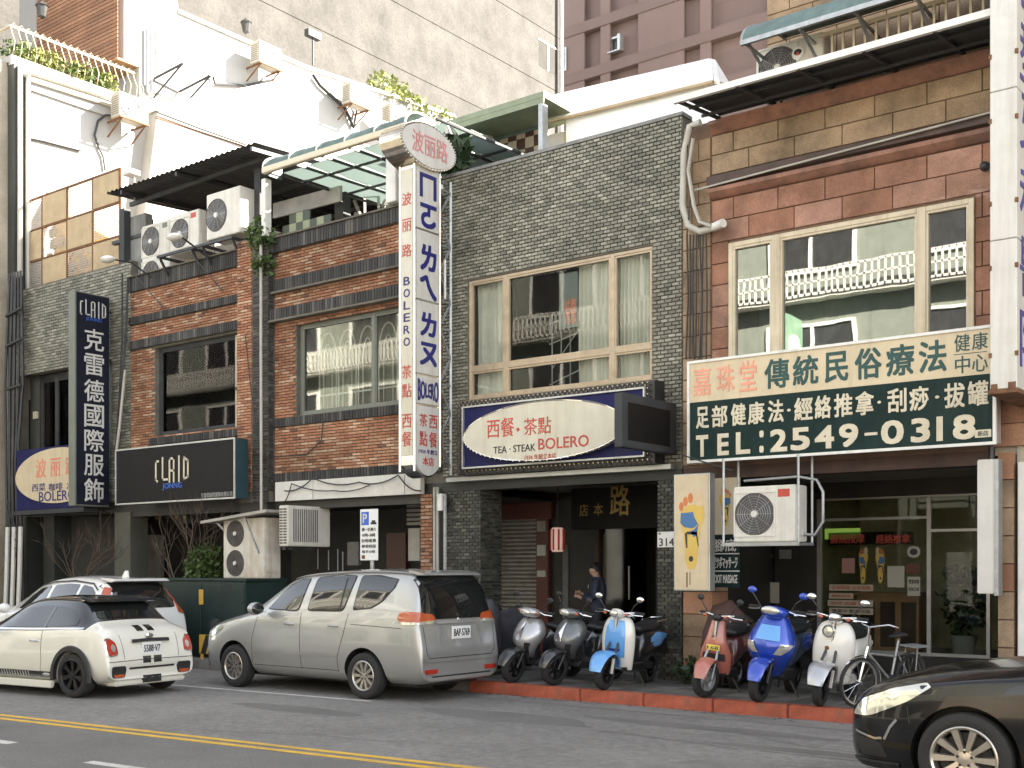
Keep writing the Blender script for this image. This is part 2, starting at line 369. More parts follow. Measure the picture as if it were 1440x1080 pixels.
# ---------------------------------------------------------------- palette
brickmat('tile_grey', [(0, (.165, .162, .128)), (.2, (.205, .20, .158)), (.45, (.24, .232, .186)), (.65, (.275, .265, .213)), (.88, (.135, .132, .107)), (.95, (.34, .325, .265))], .5, .4, .7, .5)
brickmat('tile_dark', [(0, (.05, .052, .045)), (.35, (.075, .078, .066)), (.7, (.035, .037, .034)), (.9, (.11, .11, .09))], .5, .4, .6)
brickmat('brick_red', [(0, (.36, .16, .09)), (.25, (.40, .19, .11)), (.45, (.32, .14, .085)), (.55, (.43, .23, .14)), (.80, (.54, .35, .24)), (.96, (.20, .10, .07))], .85, .5, .8)
brickmat('brick_black', [(0, (.045, .043, .042)), (.4, (.062, .06, .058)), (.75, (.085, .08, .076)), (.93, (.13, .12, .11))], .75, .4, .5)
brickmat('stone_yellow', [(0, (.36, .25, .158)), (.3, (.38, .265, .17)), (.6, (.34, .235, .148)), (.85, (.365, .26, .168))], .75, .62, 1.3)
brickmat('stone_red', [(0, (.345, .17, .11)), (.3, (.365, .185, .125)), (.6, (.32, .155, .10)), (.85, (.39, .215, .155))], .8, .62, .9, pale=(.52, .32, .26))
brickmat('tile_beige', [(0, (.42, .36, .28)), (.3, (.37, .31, .24)), (.7, (.47, .41, .33))], .6, .35, .8)
brickmat('tile_brown', [(0, (.30, .15, .09)), (.3, (.35, .18, .11)), (.7, (.26, .13, .08))], .7, .25, .8)
brickmat('paving', [(0, (.16, .155, .14)), (.3, (.20, .19, .17)), (.6, (.13, .125, .115)), (.85, (.24, .225, .2))], .85, .4, .7)
mat('mortar', (.125, .112, .09), .95, var=.3); mat('mortar_pale', (.2, .19, .17), .95, var=.3)
mat('stone_back', (.15, .095, .065), .95, var=.3)
mat('white_wall', (.36, .355, .345), .9, var=.04, scale=.6, dirt=.10, dcol=(.45, .42, .36), streak=.22, bump=.15, bscale=30)
mat('white_patch', (.62, .60, .55), .9, var=.1, dirt=.3, dcol=(.3, .27, .22))
mat('concrete', (.049, .047, .044), .95, var=.35, scale=.7, mid=.3, dirt=.5, dcol=(.075, .072, .066), streak=.0, bump=.5, bscale=5, fine=.2)
mat('concrete_grey', (.22, .22, .21), .9, var=.25, scale=2, dirt=.5, streak=.4, fine=.15)
mat('stucco_mauve', (.21, .145, .13), .9, var=.06, scale=.4, streak=.12, dcol=(.18, .11, .1), fine=.06)
mat('stucco_mauve_deep', (.185, .127, .114), .9, var=.06, scale=.4)
mat('cornice_red', (.26, .125, .085), .7, var=.35, scale=2.5, dirt=.6, streak=.5)
mat('cornice_brown', (.075, .045, .038), .7, var=.35, scale=3, dirt=.5)
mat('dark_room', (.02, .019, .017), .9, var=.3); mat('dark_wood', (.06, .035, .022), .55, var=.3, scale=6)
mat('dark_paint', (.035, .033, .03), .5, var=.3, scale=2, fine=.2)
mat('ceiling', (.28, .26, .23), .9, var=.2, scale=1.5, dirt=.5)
mat('timber', (.38, .22, .11), .55, var=.2, scale=4); mat('wood_pale', (.44, .33, .20), .7, var=.14, scale=3, dirt=.15)
mat('alu_beige', (.42, .33, .23), .45, .35, var=.12, dirt=.3, scale=8); mat('alu_cream', (.55, .47, .34), .5, .1, var=.1, dirt=.35, streak=.5, dcol=(.2, .12, .06))
mat('alu', (.48, .48, .47), .4, .6, var=.1, dirt=.25); mat('steel_dark', (.05, .05, .052), .5, .4, var=.3)
mat('galv', (.36, .37, .37), .45, .6, var=.2, scale=10, dirt=.3); mat('chrome', (.75, .74, .72), .12, 1, var=.05); mat('brass_chrome', (.62, .55, .45), .22, 1, var=.2, scale=5, dirt=.3)
mat('rust', (.17, .08, .04), .85, .2, var=.4, scale=8)
mat('white_paint', (.70, .69, .65), .5, var=.08, scale=4, dirt=.3, dcol=(.3, .26, .2), streak=.3)
mat('cream_paint', (.62, .54, .40), .5, var=.08, scale=3, dirt=.25, streak=.25, dcol=(.3, .22, .14))
mat('ac_white', (.62, .60, .54), .5, var=.08, scale=4, dirt=.3, dcol=(.33, .27, .2), streak=.4)
mat('ac_rusty', (.60, .57, .50), .55, var=.12, scale=4, dirt=.7, dcol=(.32, .15, .06), streak=.6)
mat('ac_grille', (.10, .09, .085), .6, var=.2); mat('ac_hub', (.65, .62, .57), .5)
mat('navy', (.014, .015, .075), .4, var=.2, dirt=.3); mat('navy_ink', (.014, .015, .14), .5); mat('black_ink', (.02, .022, .022), .6); mat('red_ink', (.48, .06, .04), .5)
mat('pink_ink', (.55, .21, .20), .5); mat('red_faded', (.68, .24, .16), .6); mat('white_ink', (.58, .57, .54), .5, var=.1, dirt=.35, dcol=(.3, .29, .27)); mat('cream_ink', (.60, .53, .40), .5, var=.12, scale=4, dirt=.4, dcol=(.35, .30, .21)); mat('blue_ink', (.03, .12, .50), .5)
mat('sign_white', (.56, .545, .51), .3, var=.08, scale=2, dirt=.4, dcol=(.36, .31, .24), streak=.5); mat('sign_cream', (.58, .475, .32), .4, var=.1, dirt=.4, dcol=(.42, .34, .22), streak=.5)
mat('sign_ivory', (.56, .52, .42), .3, var=.08, dirt=.35, dcol=(.38, .33, .24), streak=.5)
mat('sign_green', (.008, .024, .022), .35, var=.3, dirt=.35, dcol=(.03, .045, .04), streak=.35); mat('sign_navy', (.012, .013, .024), .3, var=.2, scale=2, dirt=.15, dcol=(.05, .05, .06)); mat('sign_black', (.011, .010, .010), .35, var=.2)
mat('teal_metal', (.018, .05, .062), .5, var=.2); mat('olive_metal', (.16, .17, .14), .5, var=.1, streak=.3); mat('grey_metal', (.05, .052, .055), .5, var=.15)
mat('awning_green', (.10, .155, .145), .55, var=.25, scale=4, dirt=.5, dcol=(.05, .06, .05), streak=.4); mat('sheet_pale', (.42, .50, .47), .4, var=.08, dirt=.3)
mat('eave_green', (.20, .23, .15), .6, var=.12, dirt=.3); mat('tile_checker_dark', (.06, .03, .025), .5, var=.2); mat('tile_checker_pale', (.42, .36, .27), .5, var=.15)
mat('roof_white', (.82, .80, .74), .45, var=.05, dirt=.15, dcol=(.4, .3, .18)); mat('corrugated', (.06, .058, .058), .6, .2, var=.3, scale=3, dirt=.4)
mat('shutter_grey', (.38, .36, .33), .5, .4, var=.2, dirt=.3); mat('granite_red', (.13, .035, .025), .3, var=.3, scale=25); mat('ochre', (.5, .36, .14), .8, var=.2)
mat('curtain', (.72, .70, .64), .85, var=.08); mat('curtain_grey', (.20, .225, .22), .85, var=.1); mat('lace', (.25, .24, .2), .9, var=.2)
mat('leaf', (.055, .095, .022), .6, var=.5, scale=6); mat('leaf_yellow', (.17, .20, .045), .6, var=.4, scale=6); mat('leaf_dark', (.025, .05, .018), .6, var=.5, scale=6); mat('bark', (.09, .065, .045), .9, var=.3, scale=10)
mat('pvc', (.42, .40, .35), .5, var=.12, dirt=.35); mat('cable', (.03, .03, .03), .6); mat('plastic_white', (.7, .69, .66), .35)
mat('asphalt', (.20, .19, .176), .85, mid=.3, var=.26, scale=.35, bump=.5, bscale=180, fine=.5, dirt=.25, dcol=(.1, .096, .09)); mat('asphalt_new', (.15, .143, .132), .85, var=.15, scale=1, bump=.5, bscale=180, fine=.5)
mat('gutter', (.19, .18, .165), .9, var=.2, scale=2, fine=.3, dirt=.5, dcol=(.08, .075, .07)); mat('kerb_red', (.36, .085, .045), .75, mid=.2, var=.25, scale=3, dirt=.8, dcol=(.2, .13, .095), fine=.15)
mat('line_yellow', (.60, .36, .05), .7, mid=.15, var=.12, scale=5, dirt=.8, dcol=(.26, .20, .11), fine=.15); mat('line_white', (.52, .50, .46), .7, mid=.2, var=.15, scale=5, dirt=.9, dcol=(.2, .19, .17), fine=.2)
mat('iron', (.04, .04, .042), .6, .5, var=.3)
glass('pane_clear', (.9, .92, .9), .85, 1.33, .0); glass('pane_mirror', (.55, .62, .60), .95, 1.5, .19, .012); m, t, b = newmat('milky_sheet'); N, L = t.nodes, t.links; tb = N.new('ShaderNodeBsdfTranslucent'); tb.inputs[0].default_value = (.50, .58, .56, 1); b.inputs['Base Color'].default_value = (.42, .48, .46, 1); b.inputs['Roughness'].default_value = .35
mx = N.new('ShaderNodeMixShader'); mx.inputs[0].default_value = .45; L.new(b.outputs[0], mx.inputs[1]); L.new(tb.outputs[0], mx.inputs[2]); L.new(mx.outputs[0], N['Material Output'].inputs[0])
for k in ('sign_green', 'sign_navy', 'sign_black', 'navy', 'grey_metal'): MATS[k].node_tree.nodes['Principled BSDF'].inputs['Specular IOR Level'].default_value = .15; MATS[k].node_tree.nodes['Principled BSDF'].inputs['Roughness'].default_value = .5
glass('pane_dim', (.42, .45, .43), .8, 1.45, .02, .05); glass('canopy_glass', (.62, .74, .72), .9, 1.5, .08, .12)
emis('lamp_green', (.30, .5, .10), .06); emis('lantern_glow', (.62, .42, .38), .05); mat('shop_wall', (.42, .40, .26), .8); mat('ac_beige', (.40, .375, .32), .5, var=.1, dirt=.4, dcol=(.2, .15, .1), streak=.4)

# ---------------------------------------------------------------- ground
def sheet(name, m, poly, z, kind='structure', parent=None):
    b = MB(); n = len(poly); b.add([(x, y, z) for x, y in poly], [tuple(range(n))]); return b.build(name, m, parent, kind=kind)
sheet('ground', 'concrete_grey', [(-400, -400), (400, -400), (400, 400), (-400, 400)], -.08)
sheet('road', 'asphalt', [(-200, 1.4), (60, 2.2), (60, 12.45), (-200, 12.45)], 0)
lane = Vector((6.9, .60)).normalized(); ln = Vector((-lane.y, lane.x))
def strip(name, m, p, a, b, off, w, z=.004, seg=1):
    q = MB()
    for i in range(seg):
        s0 = a + (b - a) * i / seg; s1 = a + (b - a) * (i + 1) / seg
        P = [Vector(p) + lane * s + ln * (off + k) for s, k in ((s0, -w / 2), (s1, -w / 2), (s1, w / 2), (s0, w / 2))]
        q.add([(v.x, v.y, z) for v in P], [(0, 1, 2, 3)])
    return q.build(name, m, kind='structure')
O = (-13.3, 7.26)
strip('centre_line', 'line_yellow', O, -60, 40, -.10, .11); strip('centre_line', 'line_yellow', O, -60, 40, .10, .11)
strip('road_patch', 'asphalt_new', O, -60, 6.4, -1.15, 1.9, .002)
strip('lane_dash', 'line_white', (-11.6, 6.19), -.9, .45, 0, .14); strip('lane_dash', 'line_white', (-9.3, 6.12), -.25, .6, -.05, .12); strip('lane_dash', 'line_white', (-5.4, 6.3), 0, 1.6, 0, .12)
sheet('parking_line', 'line_white', [(-15.6, 10.72), (-10.95, 11.05), (-10.95, 11.15), (-15.6, 10.82)], .005)
sheet('parking_line', 'line_white', [(-34, 10.3), (-16.6, 10.66), (-16.6, 10.76), (-34, 10.4)], .005)
sheet('gutter', 'gutter', [(-200, 12.2), (-9.6, 12.36), (-3, 12.2), (60, 12.2), (60, YC), (-200, YC)], .003)
sheet('concrete_patch', 'gutter', [(-5.9, 8.6), (-5.2, 9.55), (-3.9, 9.9), (-2.6, 9.2), (-2.9, 8.0), (-5.1, 7.9)], .0035)
mh = MB(); mh.lathe([(.001, .010), (.27, .010), (.30, .006), (.36, .006), (.37, .0)], (-4.35, 8.95, 0), n=36)
for a in range(12):
    t = a * math.pi / 6; mh.box(-4.35 + math.cos(t) * .17 - .02, -4.35 + math.cos(t) * .17 + .02, 8.95 + math.sin(t) * .17 - .02, 8.95 + math.sin(t) * .17 + .02, .009, .014)
tag(mh.build('manhole_cover', 'iron', fix=True), 'round iron manhole cover set in pale concrete in front of the black car', 'manhole cover')
# cracks, tar seams and a worn patch in the carriageway
g = random.Random(17); cr_ = MB()
def crack(x, y, a, l, w):
    pts = []; n = int(l / .22)
    for i in range(n + 1): pts.append((x, y)); a += g.uniform(-.35, .35); x += math.cos(a) * .22; y += math.sin(a) * .22
    for i in range(n): (x0, y0), (x1, y1) = pts[i], pts[i + 1]; k0 = w * g.uniform(.4, 1.2) / 2; cr_.add([(x0, y0 - k0, .0025), (x1, y1 - k0, .0025), (x1, y1 + k0, .0025), (x0, y0 + k0, .0025)], [(0, 1, 2, 3)])
for x, y, a, l, w in ((-12, 9.6, .1, 4.5, .02), (-9.5, 8.6, -.3, 3, .015), (-7, 10.6, .05, 4, .03), (-5.6, 11.4, .3, 2, .015), (-15, 8.1, .0, 3, .015), (-8.2, 9.4, 1.2, 1.6, .015), (-10.8, 7.8, .1, 2.5, .02), (-3.8, 10.8, 2.8, 3, .02)): crack(x, y, a, l, w)
cr_.build('road_cracks', 'asphalt_new', kind='structure', fix=False)
mat('asphalt_tar', (.05, .048, .045), .6, var=.3, mid=.2)
for k, (x, y, w, h) in enumerate(((-8.6, 10.9, 1.5, .45), (-6.2, 11.5, 1.9, .22), (-4.7, 10.6, 1.1, .16), (-11.0, 9.9, 1.3, .3))):
    n = 18; sheet('tar_patch', 'asphalt_new', [(x + w * math.cos(t) * g.uniform(.75, 1), y + h * math.sin(t) * g.uniform(.7, 1)) for t in [2 * math.pi * i / n for i in range(n)]], .0015)
g = random.Random(3); lit = MB()
for _ in range(130):
    x, y = g.uniform(-13, -2.5), YC - abs(g.gauss(0, .12)) - .01; a = g.uniform(0, 3.14); l = g.uniform(.015, .05); lit.add([(x - l * math.cos(a), y - l * math.sin(a), .008), (x + l * .4 * math.sin(a), y - l * .4 * math.cos(a), .012), (x + l * math.cos(a), y + l * math.sin(a), .008), (x - l * .4 * math.sin(a), y + l * .4 * math.cos(a), .014)], [(0, 1, 2, 3)])
lit.build('gutter_litter', 'bark', kind='stuff', fix=False)
# pavement with kerb stones and paving slabs
pav = MB().box(-200, 60, YC + .16, 40, -.05, SW - .012).build('pavement', 'mortar_pale', kind='structure')
x = -10.75; ks = None
while x < 8:
    w = .98; b = MB().box(0, w - .012, 0, .16, -.04, SW + rnd.uniform(-.003, .003))
    if ks is None: ks = b.build('kerb_stone', 'kerb_red', pav, bevel=.012); o = ks
    else: o = ks.copy(); COL.objects.link(o); o.parent = pav
    o.location = (x, YC + rnd.uniform(-.004, .004) + (0 if x > -10.2 else .05), 0); o.rotation_euler.z = rnd.uniform(-.003, .003); x += w
x = -10.76; kg = None
while x > -34:
    x -= .98; b = MB().box(0, .968, 0, .16, -.04, SW)
    if kg is None: kg = b.build('kerb_stone', 'gutter', pav, bevel=.012); o = kg
    else: o = kg.copy(); COL.objects.link(o); o.parent = pav
    o.location = (x, YC + .09, 0)
pv = MB(); s_ = .30; n_ = 0; slab = None; far = MB()
for i in range(int(24 / s_)):
    for j in range(16):
        x0, y0 = -16.5 + i * s_, YC + .165 + j * s_
        if -11.2 < x0 < -3.6 and y0 < 14.4 and n_ < 290:
            if slab is None: slab = MB().box(.003, s_ - .003, .003, s_ - .003, SW - .03, SW).build('paving_slab', 'paving', pav); o = slab
            else: o = slab.copy(); COL.objects.link(o); o.parent = pav
            o.location = (x0, y0, rnd.uniform(-.003, .002)); n_ += 1
        else:
            dz = rnd.uniform(-.003, .002); far.box(x0 + .003, x0 + s_ - .003, y0 + .003, y0 + s_ - .003, SW - .03 + dz, SW + dz)
far.build('paving_slab', 'paving', pav, kind='stuff')

# ---------------------------------------------------------------- building helpers
def shell(root, x0, x1, ztop, holes, m, yf=YF, z0=3.17, yb=26., roof=None, front=True):
    roof = roof or ztop - .6
    b = MB()
    if front:
        for r in rects(x0, x1, z0, ztop, holes): b.box(r[0], r[1], yf + .024, yf + .24, r[2], r[3])
    b.build('wall', m, root)
    c = MB(); c.box(x0, x1, yf + .24, yb, roof - .15, roof); c.box(x0, x1, yf + .24, yb, 3.2, 3.38)
    c.box(x0, x0 + .1, yf + .24, yb, 3.38, roof - .15); c.box(x1 - .1, x1, yf + .24, yb, 3.38, roof - .15); c.box(x0 + .1, x1 - .1, yf + 1.9, yf + 2.0, 3.38, roof - .15); c.box(x0, x1, yb, yb + .1, 0, roof)
    c.build('inner_wall', 'dark_paint', root)
    if ztop - roof > .3: MB().box(x0, x0 + .12, yf + .24, yb, roof, ztop - .02).box(x1 - .12, x1, yf + .24, yb, roof, ztop - .02).box(x0 + .12, x1 - .12, yb - .1, yb, roof, ztop - .02).build('parapet', 'concrete_grey', root)
def window(root, x0, x1, z0, z1, y, panes, mf='alu_beige', mg='pane_clear', depth=.08, label=None):
    b = MB()
    for r in rects(x0, x1, z0, z1, panes): b.box(r[0], r[1], y, y + depth, r[2], r[3])
    f = b.build('window', mf, root, label=label, bevel=.006)
    for p in panes:
        MB().box(p[0] - .005, p[1] + .005, y + depth * .5, y + depth * .5 + .006, p[2] - .005, p[3] + .005).build('pane', mg, f)
        g = .016; c = MB()
        for r in rects(p[0], p[1], p[2], p[3], [(p[0] + .028, p[1] - .028, p[2] + .028, p[3] - .028)]): c.box(r[0], r[1], y + .012, y + depth * .5, r[2], r[3])
        c.build('sash', mf, f)
    return f
def drape(root, x0, x1, z0, z1, y, m='curtain', waves=9, amp=.035, taper=0, name='curtain', seed=0):
    g = random.Random(seed); ph = g.uniform(0, 6)
    n = int(waves * 8)
    def f(u, v):
        w = (x1 - x0) * (1 - taper * math.sin(v * math.pi) * .5); xx = x0 + w * u
        return (xx, y + amp * math.sin(u * waves * 6.283 + ph + .8 * math.sin(v * 3)) * (.5 + .5 * math.sin(u * 7 + ph) ** 2 + .3), z0 + (z1 - z0) * v)
    return MB().grid(f, n, 6).build(name, m, root, smooth=60, fix=False)
def soldier(root, x0, x1, z0, z1, y, proud=.05, name='dark_brick', pw=.068, ledge=True):
    """dark soldier course: upright bricks on a recessed bed"""
    MB().box(x0, x1, y - proud + .018, y + .02, z0 + .004, z1 - .004).build('brick_course', 'mortar', root)
    b = MB(); x = x0
    while x < x1 - .02: b.tile(x + .004, min(x + pw, x1) - .004, z0, z1, y - proud + .018 + rnd.uniform(-.002, .003), -.0 - .018, 'y', .003); x += pw
    return b.build(name, 'brick_black', root, kind='stuff')
def cable(mb, pts, r=.012, sag=0., n=8):
    P = []
    for i in range(len(pts) - 1):
        a, b = Vector(pts[i]), Vector(pts[i + 1])
        for k in range(n):
            t = k / n; p = a.lerp(b, t); p.z -= sag * 4 * t * (1 - t); P.append(p)
    P.append(Vector(pts[-1])); return mb.tube(P, r, 5)
# NOTE tile faces look out of the page by giving a negative depth from the bed
def tiles(root, name, m, areas, bw, bh, y, holes=(), single=0, gap=.009, half=True, d=-.022): return bricks(root, name, m, areas, bw, bh, y + .022, holes, d, gap, 'y', single, half=half)

# ---------------------------------------------------------------- grey tiled restaurant building
X0, X1 = XA(622, YF), XA(959, YF)
g4 = thing('shop_building', 'building clad in small grey green tiles with a wide curtained window over its arcade', 'building', ((X0 + X1) / 2, YF, SW))
wx0, wx1, wz0, wz1 = XA(657, YF), XA(916, YF), 4.48, 6.42
sx0, sx1 = XA(640, YF), XA(921, YF)
shell(g4, X0, X1, 8.2, [(wx0, wx1, wz0, wz1)], 'mortar', roof=7.5)
tiles(g4, 'wall_tile', 'tile_grey', [(X0, X1, 3.26, 8.17)], .122, .056, YF, [(wx0, wx1, wz0, wz1), (sx0 + .05, sx1 - .05, 3.2, 4.42)], single=300, gap=.012)
MB().box(X0, X1 + .02, YF - .02, YF + .26, 8.17, 8.22).build('coping', 'concrete_grey', g4)
mx = [wx0, XA(708, YF), XA(858, YF), wx1]; fw = .055
pn = []
for i in range(3):
    a, b = mx[i] + fw, mx[i + 1] - fw * .4
    pn += [(a, b, wz0 + fw, 4.93), (a, b, 5.01, wz1 - fw)]
wf = window(g4, wx0 + .005, wx1 - .005, wz0 + .005, wz1 - .005, YF + .03, pn, 'alu_beige', 'pane_clear', .10)
MB().box(wx0 - .05, wx1 + .05, YF - .05, YF + .05, wz0 - .07, wz0 - .01).build('window_sill', 'alu_beige', g4)
drape(g4, mx[0] + .06, mx[1] - .02, wz0, wz1, YF + .24, 'curtain', 6, .04, .25)
drape(g4, mx[1] + (mx[2] - mx[1]) * .64, mx[2], wz0, wz1, YF + .24, 'curtain', 9, .04, .05, seed=3)
drape(g4, mx[2] + .05, mx[3] - .1, wz0, wz1, YF + .24, 'curtain', 8, .04, .1, seed=5)
rk = MB()
for k in range(4): rk.bar((mx[1] + .3 + k * .18, YF + .9, 4.5), (mx[1] + .3 + k * .18, YF + .9, 5.9), .02, .02)
for k in range(4): rk.bar((mx[1] + .25, YF + .9, 4.75 + k * .33), (mx[1] + .9, YF + .9, 4.95 + k * .3), .02, .02)
rk.bar((mx[1] + .3, YF + .9, 5.0), (mx[1] + .84, YF + .9, 5.6), .015, .015)
tag(rk.build('drying_rack', 'alu'), 'metal rack standing behind the glass of the curtained upstairs window', 'rack')
hb = MB(); hb.box(mx[1] + .95, mx[1] + 1.3, YF + .18, YF + .19, 5.45, 6.30)
hp = thing('hanging_banner', 'pale banner with faded red characters hung inside the upstairs window', 'banner', (mx[1] + 1.1, YF + .18, 5.45)); hb.build('banner_cloth', 'curtain_grey', hp)
tb = MB(); text(tb, '特價', mx[1] + 1.06, mx[1] + 1.28, 5.5, 5.9, YF + .178, bold=.03); tb.build('lettering', 'red_faded', hp)
# beam, trims, arcade
MB().box(X0, X1, YF + .0, YF + .3, 3.02, 3.17).build('beam', 'tile_dark', g4)
MB().box(XA(628, YF - .12), XA(944, YF - .12), YF - .14, YF - .001, 3.16, 3.235).build('ledge', 'alu', g4, bevel=.006)
cA0, cA1 = XA(628, YF), XA(676, YF); cB0, cB1 = XA(924, YF), X1
for a, b, n in ((cA0, cA1, 0), (cB0, cB1, 0)):
    MB().box(a + .024, b - .024, YF + .024, YF + .55, 0, 3.02).build('column', 'mortar', g4)
    tiles(g4, 'column_tile', 'tile_dark', [(a, b, SW, 3.02)], .122, .056, YF)
    bricks(g4, 'column_tile', 'tile_dark', [(YF, YF + .56, SW, 3.02)], .122, .056, b - .024, (), .022, .009, 'x')
MB().box(X0, cA0 - .01, YF + .02, YF + .3, SW, 3.17).build('column', 'dark_paint', g4)
ar = MB(); ar.box(X0, X1, YF + .3, YB, 3.17, 3.2); ar.build('ceiling', 'ceiling', g4)
bw_ = MB()
dx0, dx1, dz0, dz1 = XA(845, YB), XA(922, YB), .42, 2.55
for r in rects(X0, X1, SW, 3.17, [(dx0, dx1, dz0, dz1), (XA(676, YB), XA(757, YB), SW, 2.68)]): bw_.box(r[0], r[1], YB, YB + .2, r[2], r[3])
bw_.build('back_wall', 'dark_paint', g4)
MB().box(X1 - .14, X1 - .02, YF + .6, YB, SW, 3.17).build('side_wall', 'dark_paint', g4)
sh = MB(); zz = SW; sxa, sxb = XA(676, YB), XA(757, YB)
while zz < 2.66: sh.prism([(YB - .03, zz), (YB - .065, zz + .02), (YB - .065, zz + .055), (YB - .03, zz + .075)], sxa, sxb, 'x'); zz += .078
sh.build('roller_shutter', 'shutter_grey', g4)
MB().box(XA(674, YB - .1), XA(776, YB - .1), YB - .12, YB - .002, 2.69, 3.0).box(XA(759, YB), XA(776, YB), YB - .12, YB - .002, SW, 2.69).build('pilaster', 'granite_red', g4, bevel=.01)
for k in range(3): MB().box(XA(761, YB), XA(773, YB), YB - .135, YB - .121, [2.45, 2.0, 1.6][k], [2.65, 2.2, 1.72][k]).build('plaque', ['shutter_grey', 'alu', 'white_patch'][k], g4)
MB().box(dx0 - .1, dx1, YB - .06, YB - .002, dz1, dz1 + .28).box(dx0 - .1, dx0, YB - .06, YB - .002, dz0, dz1).build('door_frame', 'dark_wood', g4, bevel=.01)
MB().box(dx0, dx1, YB - .25, YB + .02, SW, .40).build('step', 'granite_red', g4, bevel=.01)
dr = MB().box(dx0 + .02, dx0 + (dx1 - dx0) * .52, YB + .05, YB + .08, dz0, dz1 - .03).build('door', 'pane_dim', g4); MB().box(dx0 + (dx1 - dx0) * .49, dx0 + (dx1 - dx0) * .51, YB + .03, YB + .05, 1.2, 1.8).build('handle', 'alu', dr)
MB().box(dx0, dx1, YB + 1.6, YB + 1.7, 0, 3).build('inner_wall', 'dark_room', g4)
MB().box(XA(793, YB), XA(800, YB), YB - .04, YB - .002, .5, 2.2).build('wall_strip', 'concrete_grey', g4)
# dark board with gold characters in the arcade
bd = thing('hanging_signboard', 'dark signboard with gold characters hanging deep in the arcade above the doorway', 'sign', (XA(860, 16.6), 16.6, 2.6))
bx0, bx1 = XA(803, 16.6), XA(940, 16.6)
MB().box(bx0, bx1, 16.6, 16.68, 2.42, 3.13).build('board', 'sign_black', bd, bevel=.01)
t_ = MB(); text(t_, '路', XA(858, 16.6), XA(886, 16.6), ZY(872, 725, 16.6), ZY(872, 682, 16.6), 16.598, bold=.03); text(t_, '本', XA(835, 16.6), XA(848, 16.6), ZY(840, 725, 16.6), ZY(840, 708, 16.6), 16.598, bold=.02); text(t_, '店', XA(815, 16.6), XA(827, 16.6), ZY(820, 726, 16.6), ZY(820, 709, 16.6), 16.598, bold=.02)
mat('gold', (.32, .22, .07), .4, .5, var=.2); t_.build('lettering', 'gold', bd)
# lantern
lx, ly = XA(784, 16.4), 16.4; lz = ZY(784, 776, ly); lt = thing('hanging_lantern', 'small pink and white striped lantern hanging beside the shutter in the arcade', 'lantern', (lx, ly, lz))
H_ = ZY(784, 742, ly) - lz; hgt = max(H_, .3)
MB().lathe([(.09, 0), (.11, .03), (.115, hgt * .5), (.11, hgt - .03), (.09, hgt)], (lx, ly, lz), n=16).build('shade', 'lantern_glow', lt, smooth=40)
ls = MB()
for k in range(8):
    a = k * math.pi / 4; ls.box(lx + .117 * math.cos(a) - .012, lx + .117 * math.cos(a) + .012, ly + .117 * math.sin(a) - .012, ly + .117 * math.sin(a) + .012, lz + .03, lz + hgt - .03)
ls.build('stripe', 'red_ink', lt); MB().cyl((lx, ly, lz + hgt), (lx, ly, 3.17), .008).cyl((lx, ly, lz + hgt - .01), (lx, ly, lz + hgt + .03), .06).build('hanger', 'steel_dark', lt)
# house number plate
nx0, nx1 = XA(924.5, YF - .03), XA(950, YF - .03); nz1, nz0 = ZY(925, 748, YF), ZY(925, 770, YF)
nb = thing('house_number_plate', 'small white house number plate 314 on the dark tiled column', 'sign', ((nx0 + nx1) / 2, YF - .03, nz0))
MB().box(nx0, nx1, YF - .035, YF - .018, nz0, nz1).build('plate', 'plastic_white', nb, bevel=.004)
t_ = MB(); text(t_, '314', nx0 + .03, nx1 - .02, nz0 + .02, nz0 + .13, YF - .036, bold=.02); text(t_, '號', nx0 + .02, nx0 + .06, nz1 - .04, nz1 - .01, YF - .036); t_.build('lettering', 'black_ink', nb)

# oval sign in perforated metal frame
def oval(cx, cz, a, b, n=64, cut=None):
    P = []
    for i in range(n):
        t = 2 * math.pi * i / n; x, z = cx + a * math.cos(t), cz + b * math.sin(t)
        P.append((min(x, cut) if cut else x, z))
    return P
Y4 = YF - .34
fz0, fz1 = 3.24, 4.42; fx0, fx1 = XA(643, Y4), XA(918, Y4)
sg = thing('oval_shop_sign', 'blue sign with a long ivory oval reading TEA STEAK BOLERO in a perforated metal frame', 'sign', ((fx0 + fx1) / 2, Y4, fz0))
ix0, ix1, iz0, iz1 = XA(652, Y4), XA(905, Y4), 3.36, 4.30
MB().box(ix0, ix1, Y4 + .02, YF - .03, iz0, iz1).build('sign_panel', 'navy', sg)
fr = MB()
for r in rects(ix0 - .025, ix1 + .025, iz0 - .025, iz1 + .025, [(ix0, ix1, iz0, iz1)]): fr.box(r[0], r[1], Y4 - .02, Y4 + .03, r[2], r[3])
fr.build('rim', 'alu', sg)
MB().box(fx0, fx1, Y4 + .05, YF - .02, fz0, fz1).build('backing', 'steel_dark', sg)
pf = MB(); p_ = .042
nx, nz = int((fx1 - fx0) / p_), int((fz1 - fz0) / p_)
for i in range(nx):
    for j in range(nz):
        x, z = fx0 + i * p_, fz0 + j * p_
        if ix0 - .03 < x + p_ / 2 < ix1 + .03 and iz0 - .03 < z + p_ / 2 < iz1 + .03: continue
        if (i + j) % 2: continue
        pf.add([(x, Y4 + .03, z + p_ / 2), (x + p_ / 2, Y4 + .03, z - .004), (x + p_, Y4 + .03, z + p_ / 2), (x + p_ / 2, Y4 + .03, z + p_ + .004), (x + p_ / 2, Y4 - .005, z + p_ / 2)], [(0, 1, 4), (1, 2, 4), (2, 3, 4), (3, 0, 4)])
pf.build('perforated_trim', 'brass_chrome', sg, kind='stuff')
ocx, oa = (XA(653, Y4 - .12) + XA(872, Y4 - .12)) / 2 + .04, (XA(872, Y4 - .12) - XA(653, Y4 - .12)) / 2 + .04; ocz, ob = 3.82, .435
